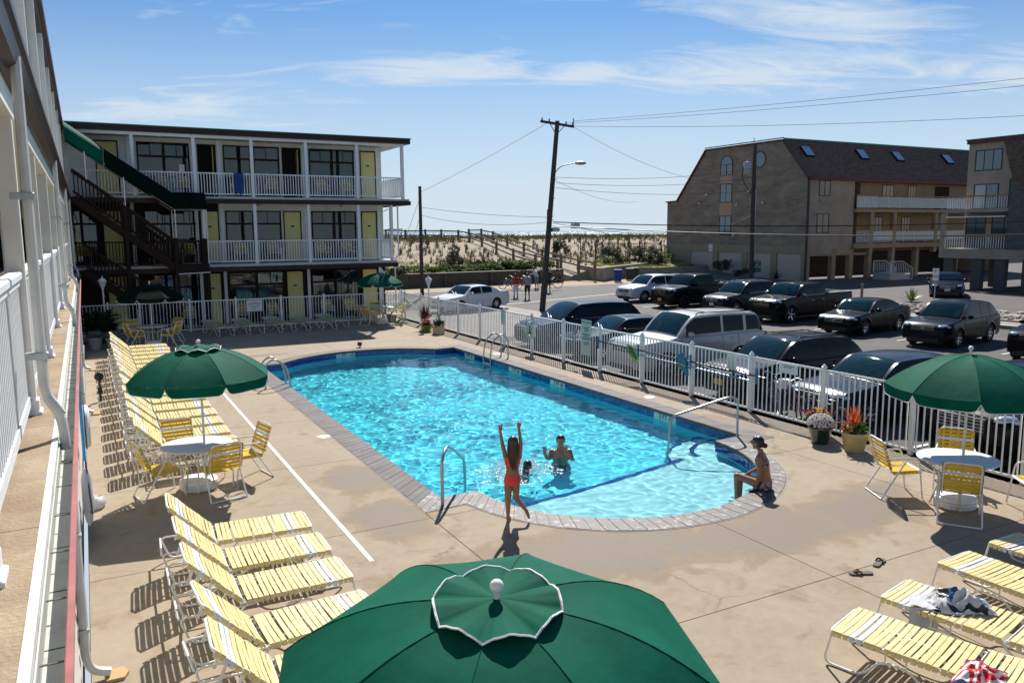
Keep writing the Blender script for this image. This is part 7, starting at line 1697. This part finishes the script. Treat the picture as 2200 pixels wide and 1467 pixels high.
for k in range(14):
    t_ = (k+.5)/14; x = X2-1.0+.86*t_; z = 6.5+3.28*t_; MB().bar((x-.02, 31.05+1.45*t_, z), (x-.02, 24, z), .03, .14, (-.3, 0, .95)).build('shingle_course', ROOFS, b2)
win(b2, X2, 32.6, 34.45, 7.95, 9.35, 'x', 3, TEALG); win(b2, X2, 32.7, 34.4, 5.35, 7.05, 'x', 2, TEALG); MB().box(X2-.03, X2-.001, 33.55, 34.3, 5.4, 7.0).build('blind', mat('pale_blind', (.42, .47, .50), .7), b2)
win(b2, X2, 31.0, 32.0, 5.3, 7.3, 'x', 1, CGLASS)
for (a, b_, z0, z1) in ((33.4, 34.8, 2.7, 4.8), (31.3, 33.0, 2.7, 4.8)): win(b2, X2, a, b_, z0, z1, 'x', 2, CGLASS)
mb = MB(); mb.box(X2-1.2, X2-.001, 31.2, 35.6, 5.12, 5.34); mb.build('balcony_slab', STUG, b2)
MB().box(X2-1.3, X2-.001, 31.4, 35.5, 4.78, 4.86).build('awning_edge', WHITE, b2)
for z in (5.34, 2.66):
    r = MB().box(X2-1.22, X2-1.12, 31.3, 35.6, z+.82, z+.92).build('handrail', OAK, b2); y = 31.4
    while y < 35.6: inst('baluster', MB().box(-.018, .018, -.018, .018, 0, .8).mesh('baluster', WHITE) if y < 31.45 else KIDS[r.name][0].data, r, (X2-1.17, y, z+.03)); y += .17
for y in (35.6,): MB().box(X2-1.2, X2-.9, y, y+.3, 2.66, 5.1).build('column', STUG, b2)
mb = MB(); mb.box(X2-1.3, X2-.9, 29.2, 31.2, 2.66, 6.45); mb.build('stone_wall', GRW, b2)
for (x, y) in ((X2-.9, 35.2), (X2-.9, 33.2), (X2-.9, 31.6), (X2-.9, 29.8), (X2+2.5, 34), (X2+2.5, 31), (X2+6, 33), (X2+6, 28)): MB().box(x-.2, x+.2, y-.35, y+.35, -.3, 2.50).build('pier', mat('dark_pier', (.10, .09, .08), .9), b2)
# ground details there
RG = mat('river_gravel_bed', (.30, .26, .21), .9, c2=(.15, .13, .11), vs=4, bump=.8, bs=12)
mb = MB(); mb.prism([(37.9, 8), (41.5, 8), (41.0, 27.0), (42.5, 32.5), (39.0, 32.5), (37.6, 32.5)], -.45, -.18); mb.build('gravel_bed', RG, None, kind='structure')
rk = MB(); r_ = random.Random(3)
for k in range(900):
    y = r_.uniform(9, 31.0); x = r_.uniform(38.0, 41.2); s_ = r_.uniform(.05, .16); rk.ball((x, y, s_*.3-.19), (s_*r_.uniform(.8, 1.5), s_*r_.uniform(.8, 1.3), s_*.6), 6, 4)
rk.build('river_rocks', mat('river_rock', (.32, .28, .24), .85, var=.4, vs=1.5), None, smooth=30, label='bed of tan river rocks beyond the far kerb', cat='rocks', kind='stuff')
mb = MB(); mb.grid(lambda u, v: (42+8.75*u, 45+18.5*v, -.09+.9*max(0, v-.12)*(.3+.7*u)+.05*noise.noise(Vector((u*9, v*12, 0)))), 18, 24); mb.build('stony_bank', mat('dark_stony_bank', (.10, .10, .095), .95, c2=(.20, .19, .17), vs=3, bump=.8, bs=9), None, smooth=True, kind='structure', fix=False)
def yucca(label, x, y, z, h, m_, n=60, seed=1):
    t = thing('yucca_plant', label, 'plant', (x, y, z)); mb = MB(); r_ = random.Random(seed)
    for k in range(n):
        a = r_.uniform(0, 2*pi); el = r_.uniform(.15, 1.45); d = Vector((cos(a)*cos(el), sin(a)*cos(el), sin(el))); s_ = Vector((-sin(a), cos(a), 0))*.035; l = h*r_.uniform(.7, 1.1); mb.add([-s_, s_, tuple(d*l*.6+s_*.8), tuple(d*l), tuple(d*l*.6-s_*.8)], [(0, 1, 2, 3, 4)])
    mb.build('leaves', m_, t, fix=False); return t
YUC = mat('yucca_leaf', (.10, .17, .03), .5, trans=.3, var=.3, vs=4); YUY = mat('yellow_green_leaf', (.42, .42, .03), .5, trans=.3)
yucca('spiky green yucca between the rock bed and the dark building', 42.3, 29.8, -.1, .85, YUC, 60, 2)
yucca('yellow-green spiky plant right of the dark blue luxury sedan', 39.3, 24.3, -.15, .6, YUY, 60, 3); yucca('small yellow flowering plant in front of the dark blue luxury sedan', 40.0, 27.0, -.15, .35, YUY, 30, 4)
yucca('dark yucca at the foot of the right-hand garage door', 49.0, 46.6, .1, .9, mat('dark_yucca', (.02, .045, .02), .6), 50, 6)
bush('low dark juniper at the garage doors', 49.2, 53.6, 2.2, 1.3, 1.6, BUSHD, 700, .12, z=.3, seed=90); bush('dark low shrub on the stony bank behind the far cars', 47.5, 48.8, 1.9, .8, 1.4, BUSHD, 500, .12, z=.2, seed=91)
t = bush('small flat-topped olive tree at the right edge by the driveway', 42.5, 20.6, 2.6, .9, 2.2, mat('olive_leaf', (.09, .10, .025), .7, var=.4, vs=3, trans=.2), 1500, .12, z=.55, name='small_tree', seed=95, cat='tree')
MB().tube([(.1, 0, -.6), (.0, .05, -.1), (-.1, 0, .35)], [.09, .06, .03], 7).build('trunk', WOODB, t)
t = thing('stake_post', 'short brown wooden post in the rock bed', 'post', (40.0, 31.4, -.2)); MB().cbox(-.06, .06, -.06, .06, 0, 1.1, .01).build('post', WOODB, t)
def signpost(label, x, y, z, h, w_, hh, face, lines, ink, size, n=1, cat='sign', ps=.03):
    t = thing('street_sign', label, cat, (x, y, z), R(-62))
    MB().tube([(0, .02, 0), (0, .02, h)], ps, 6).build('post', STEEL, t)
    p = MB().cbox(-w_/2, w_/2, -.02, -.005, h-hh, h, .003).build('sign_panel', face, t); y_ = h-size*.75
    for tx in lines: inst('lettering', text_mesh(tx, size, ink, .002), p, (0, -.024, y_), (R(90), 0, 0)); y_ -= size*1.35
    return t
signpost('green and white no parking sign in front of the garages', 46.9, 46.6, -.1, 1.75, .62, .95, mat('dark_green_sign_face', (.005, .08, .07), .4), ['PRIVATE', 'NO', 'PARKING'], TRIMW, .15)
signpost('small white and red parking sign on a thin post left of the garages', 48.9, 54.2, .2, 2.6, .34, .62, SIGNW, ['P', 'NO'], REDINK, .2, ps=.025)
signpost('white and red parking sign on a grey post in front of the dark blue sedan', 38.4, 25.8, -.2, 2.25, .30, .62, SIGNW, ['P', 'NO'], REDINK, .2)
signpost('tiny teal sign on a post in the dune shrubs beside the motel', 20.9, 56.4, .5, 1.05, .3, .35, mat('teal_sign_face', (.01, .20, .22), .4), [], INK, .1, ps=.02)
signpost('narrow pale sign on the sand path beside the left rail', 36.0, 62.5, 1.0, 1.9, .25, .7, mat('pale_grey_sign', (.35, .33, .32), .7), [], INK, .1, ps=.02)

# ================================================================ POLES AND WIRES
t = thing('utility_pole', 'tall leaning wooden utility pole with crossarm and street lamp arm', 'utility pole', (22.7, 38.85, -.4))
d = Vector((.80, -.32, 10.45)); mb = MB(); mb.tube([(0, 0, 0), d*.5, d], [.17, .145, .12], 14); mb.build('pole', WOODP, t, smooth=60)
def on(f): return d*f
ca = Vector((.90, -.32, -.14)).normalized()
tp = on(.985); mb = MB(); mb.bar(tp-ca*.95, tp+ca*.95, .10, .13); arm = mb.build('crossarm', WOODP, t)
for s_ in (-.85, -.45, .5, .88):
    mb = MB(); p = tp+ca*s_+Vector((0, 0, .07)); mb.lathe([(.03, 0), (.055, .04), (.03, .07), (.05, .10), (.02, .15)], 8, tuple(p)); mb.build('insulator', mat('grey_porcelain', (.18, .19, .20), .3), arm, smooth=True)
mb = MB(); mb.bar(tp+ca*.92, tp+ca*.92+Vector((0, 0, .45)), .05, .05); mb.build('pin', STEEL, arm)
mb = MB(); mb.bar(on(.93), tp-ca*.45, .03, .05); mb.bar(on(.93), tp+ca*.45, .03, .05); mb.build('brace', STEEL, t)
la = on(.72); mb = MB(); mb.tube(fillet([la, la+Vector((.35, -.18, .50)), la+Vector((1.15, -.50, .68))], .3, 6), .028, 7); mb.build('lamp_arm', STEEL, t, smooth=True)
mb = MB(); b_ = MB(); b_.ball((0, 0, 0), 1, 12, 8); lp_ = la+Vector((1.40, -.62, .66)); M_ = Matrix.Translation(lp_) @ Matrix.Rotation(atan2(-.5, 1.15), 4, 'Z') @ Matrix.Diagonal((.34, .13, .10, 1)); mb.add([tuple(M_ @ Vector(q)) for q in b_.v], b_.f); mb.build('lamp_head', STEEL, t, smooth=True)
mb = MB(); mb.cbox(*[0]*0) if False else None
for (f, dx, sz) in ((.435, .34, (.22, .16, .12)), (.455, 1.35, (.24, .16, .15))):
    p = on(f)+Vector((dx, -.45*dx, 0)); q = MB(); q.cbox(p.x-sz[0], p.x+sz[0], p.y-sz[1], p.y+sz[1], p.z-sz[2], p.z+sz[2], .05); q.build('cable_box', STEEL, t)
for f in (.70, .60, .505, .485): MB().tube([on(f)+Vector((-.17, 0, 0)), on(f)+Vector((.19, -.1, 0))], .02, 6).build('bracket', STEEL, t)
POLE1 = Vector((22.7, 38.85, -.4))
t = thing('utility_pole', 'slim straight wooden pole standing left of the sea wall', 'utility pole', (19.6, 49.3, -.3)); mb = MB(); mb.tube([(0, 0, 0), (0, 0, 7.30)], [.13, .10], 12); mb.build('pole', WOODP, t, smooth=60)
t = thing('utility_pole', 'dark utility pole with grey transformer in front of the apartment gable', 'utility pole', (46.6, 46.9, -.1)); mb = MB(); mb.tube([(0, 0, 0), (-.05, 0, 5.5), (-.05, 0, 10.75)], [.19, .17, .14], 14); mb.build('pole', WOODP, t, smooth=60)
mb = MB(); mb.lathe([(.26, 0), (.30, .05), (.30, .85), (.26, .92), (.05, .96)], 18, (-.52, .26, 8.45)); mb.lathe([(.03, .96), (.05, 1.0), (.03, 1.05), (.04, 1.1), (.01, 1.2)], 8, (-.52, .26, 8.45)); tr_ = mb.build('transformer', mat('transformer_grey', (.34, .38, .40), .4), t, smooth=40)
mb = MB(); mb.tube(fillet([(-.75, .38, 9.1), (-.95, .45, 8.2), (-.35, .2, 7.1), (-.1, 0, 6.9)], .5, 6), .035, 6); mb.build('cable_loop', RUBBER, t, smooth=True)
for (dx, z) in ((-.12, 10.9), (.55, 10.6), (-1.0, 10.55)): MB().lathe([(.03, 0), (.05, .06), (.02, .12), (.03, .3)], 7, (dx, -dx*.5, z)).build('insulator', MATS['grey_porcelain'], t)
MB().box(.12, .18, -.05, .0, 3.0, 7.3).build('conduit', TRIMW, t)
P3 = Vector((46.6, 46.9, -.1)); P2_ = Vector((19.6, 49.3, -.3))
WIRE = mat('overhead_cable', (.015, .016, .018), .5); WIRL = mat('bare_aluminium_wire', (.05, .06, .07), .8, spec=.1)
def wire(label, a, b_, sag, r_=.013, m_=WIRE, n=26):
    a = Vector(a); b_ = Vector(b_); mb = MB(); pts = [a.lerp(b_, i/n)-Vector((0, 0, sag*4*(i/n)*(1-i/n))) for i in range(n+1)]; mb.tube(pts, r_, 5)
    return mb.build('overhead_wire', m_, None, label=label, cat='cable', smooth=True, fix=False)
T1 = POLE1+tp
def off_px(X, Y, Z): return (X, Y, Z)
# lines running to the next pole beyond the right picture edge
E1 = Vector((38.5, 8.0, 9.6))
wire('top overhead wire rising to the upper right corner', T1+ca*.9+Vector((0, 0, .3)), (38.0, 8.2, 10.15), .25, .009, WIRL)
wire('second overhead wire just under the top one', T1+ca*.5+Vector((0, 0, .12)), (38.3, 8.0, 9.85), .3, .009, WIRL)
wire('third overhead wire, sagging from the crossarm to the right edge', T1+ca*.88+Vector((0, 0, .02)), (38.6, 7.5, 8.35), .45, .009, WIRL)
wire('wire from the leaning pole to the transformer pole, uppermost', POLE1+on(.70)+Vector((.2, -.1, .1)), P3+Vector((-.1, 0, 8.9)), .35, .011, WIRL)
wire('wire from the lamp bracket to the transformer pole, second from top', POLE1+on(.68)+Vector((.2, -.1, 0)), P3+Vector((-.1, 0, 8.2)), .35, .011, WIRL)
wire('wire from the leaning pole to the transformer pole, third from top', POLE1+on(.655)+Vector((.2, -.1, 0)), P3+Vector((-.1, 0, 7.2)), .35, .011, WIRL)
wire('thick black cable crossing in front of the gable wall', POLE1+on(.475)+Vector((.2, -.1, 0)), (47.2, 17.0, 4.75), .42, .026, WIRE)
wire('second thick black cable, crossing the building low on the right', POLE1+on(.455)+Vector((.2, -.1, 0)), (43.8, 17.2, 3.95), .40, .026, WIRE)
wire('short cable from the leaning pole sagging toward the dune', POLE1+on(.47)+Vector((.2, -.1, 0)), P3+Vector((-.6, .3, 5.2)), .9, .014, WIRE)
wire('sagging cable with dangling end below the thick ones', POLE1+on(.45)+Vector((1.3, -.6, 0)), P3+Vector((-.1, 0, 5.3)), 1.1, .012, WIRE)
wire('thin wire from the leaning pole up to the slim pole', POLE1+tp-ca*.5, P2_+Vector((0, 0, 6.9)), .1, .010, WIRL)
wire('upper cable between the slim pole and the leaning pole', P2_+Vector((0, 0, 5.95)), POLE1+on(.50), .12, .012, WIRL)
wire('lower cable between the slim pole and the leaning pole', P2_+Vector((0, 0, 5.45)), POLE1+on(.475), .35, .012, WIRL)
wire('left guy wire of the slim pole', P2_+Vector((0, 0, 6.6)), (16.4, 47.6, -.1), .0, .012, WIRL, 2); wire('right guy wire of the slim pole', P2_+Vector((0, 0, 5.4)), (16.9, 47.4, -.1), .0, .012, WIRL, 2)
wire('long diagonal service wire falling from the crossarm to the right', T1+ca*.9, P3+Vector((0, 0, 7.7)), 1.0, .009, WIRL)
wire('diagonal service wire falling from the lamp arm to the dune side', POLE1+on(.70), (47.5, 63.0, 6.8), .5, .009, WIRL)

# ================================================================ BICYCLES
def bike(label, loc, rz, col, name='bicycle', sc=1.0, basket=False):
    t = thing(name, label, 'bicycle', loc, R(rz)); r_ = .33*sc; fm = mat(col[0], col[1], .3, coat=1)
    for k, x in enumerate((-.52*sc, .52*sc)):
        mb = MB(); mb.tube([(x+r_*cos(2*pi*i/24), 0, r_+r_*sin(2*pi*i/24)) for i in range(24)], .019, 6, True); w_ = mb.build('wheel', RUBBER, t, smooth=True)
        mb = MB()
        for i in range(12): a = 2*pi*i/12; mb.tube([(x, 0, r_), (x+r_*cos(a), 0, r_+r_*sin(a))], .003, 3)
        mb.tube([(x+(r_-.03)*cos(2*pi*i/24), 0, r_+(r_-.03)*sin(2*pi*i/24)) for i in range(24)], .008, 5, True); mb.build('spokes', STEEL, w_)
    A = (-.52*sc, 0, r_); B = (-.08*sc, 0, .28*sc); C_ = (-.18*sc, 0, .66*sc); D = (.36*sc, 0, .72*sc); E_ = (.52*sc, 0, r_)
    mb = MB()
    for p, q in ((A, B), (A, C_), (B, C_), (B, D), (C_, (.37*sc, 0, .66*sc))): mb.tube([p, q], .016, 6)
    mb.build('frame', fm, t, smooth=True); mb = MB(); mb.tube([(.34*sc, 0, .80*sc), D, E_], .014, 6); mb.build('fork', STEEL, t)
    mb = MB(); mb.tube(fillet([(.22*sc, -.28*sc, .92*sc), (.34*sc, -.22*sc, .95*sc), (.34*sc, 0, .84*sc), (.34*sc, .22*sc, .95*sc), (.22*sc, .28*sc, .92*sc)], .05), .012, 6); mb.build('handlebar', STEEL, t)
    mb = MB(); mb.ball((-.20*sc, 0, .76*sc), (.13, .07, .035)); mb.tube([(-.18*sc, 0, .66*sc), (-.2*sc, 0, .75*sc)], .012, 6); mb.build('saddle', BLACK, t, smooth=True)
    mb = MB(); mb.lathe([(.07, -.005), (.07, .005)], 14); mb.xf(Matrix.Translation(B) @ Matrix.Rotation(R(90), 4, 'X')); mb.tube([(B[0], -.10, B[2]-.12), (B[0], -.02, B[2]), (B[0], .02, B[2]), (B[0], .10, B[2]+.12)], .008, 5); mb.build('crank', STEEL, t)
    if basket: MB().cbox(.42*sc, .66*sc, -.14, .14, .66*sc, .88*sc, .02).build('basket', TRIMW, t)
    return t
bike('pink bicycle leaning behind the fence in front of the blue hatchback', (14.6, 13.2, -.40), 64, ('pink_frame_paint', (.45, .05, .20)), basket=True)
bike('red framed bicycle behind the pink one, nearer the flower pots', (14.3, 12.0, -.40), 80, ('dark_red_frame_paint', (.22, .01, .06)))
bike('silver bicycle behind the fence left of the pink one', (15.0, 14.1, -.40), 50, ('silver_frame_paint', (.35, .35, .36)))
bike('red bicycle leaning at the sea wall behind the red jacket woman', (28.0, 50.6, -.09), 20, ('bright_red_frame_paint', (.40, .02, .02)), basket=True)
bike('mint green bicycle by the man in the white shirt', (29.9, 49.9, -.09), 160, ('mint_frame_paint', (.05, .35, .22)))
bike('white bicycle parked leftmost at the sea wall', (27.0, 51.0, -.09), 5, ('white_frame_paint', (.6, .6, .6)))
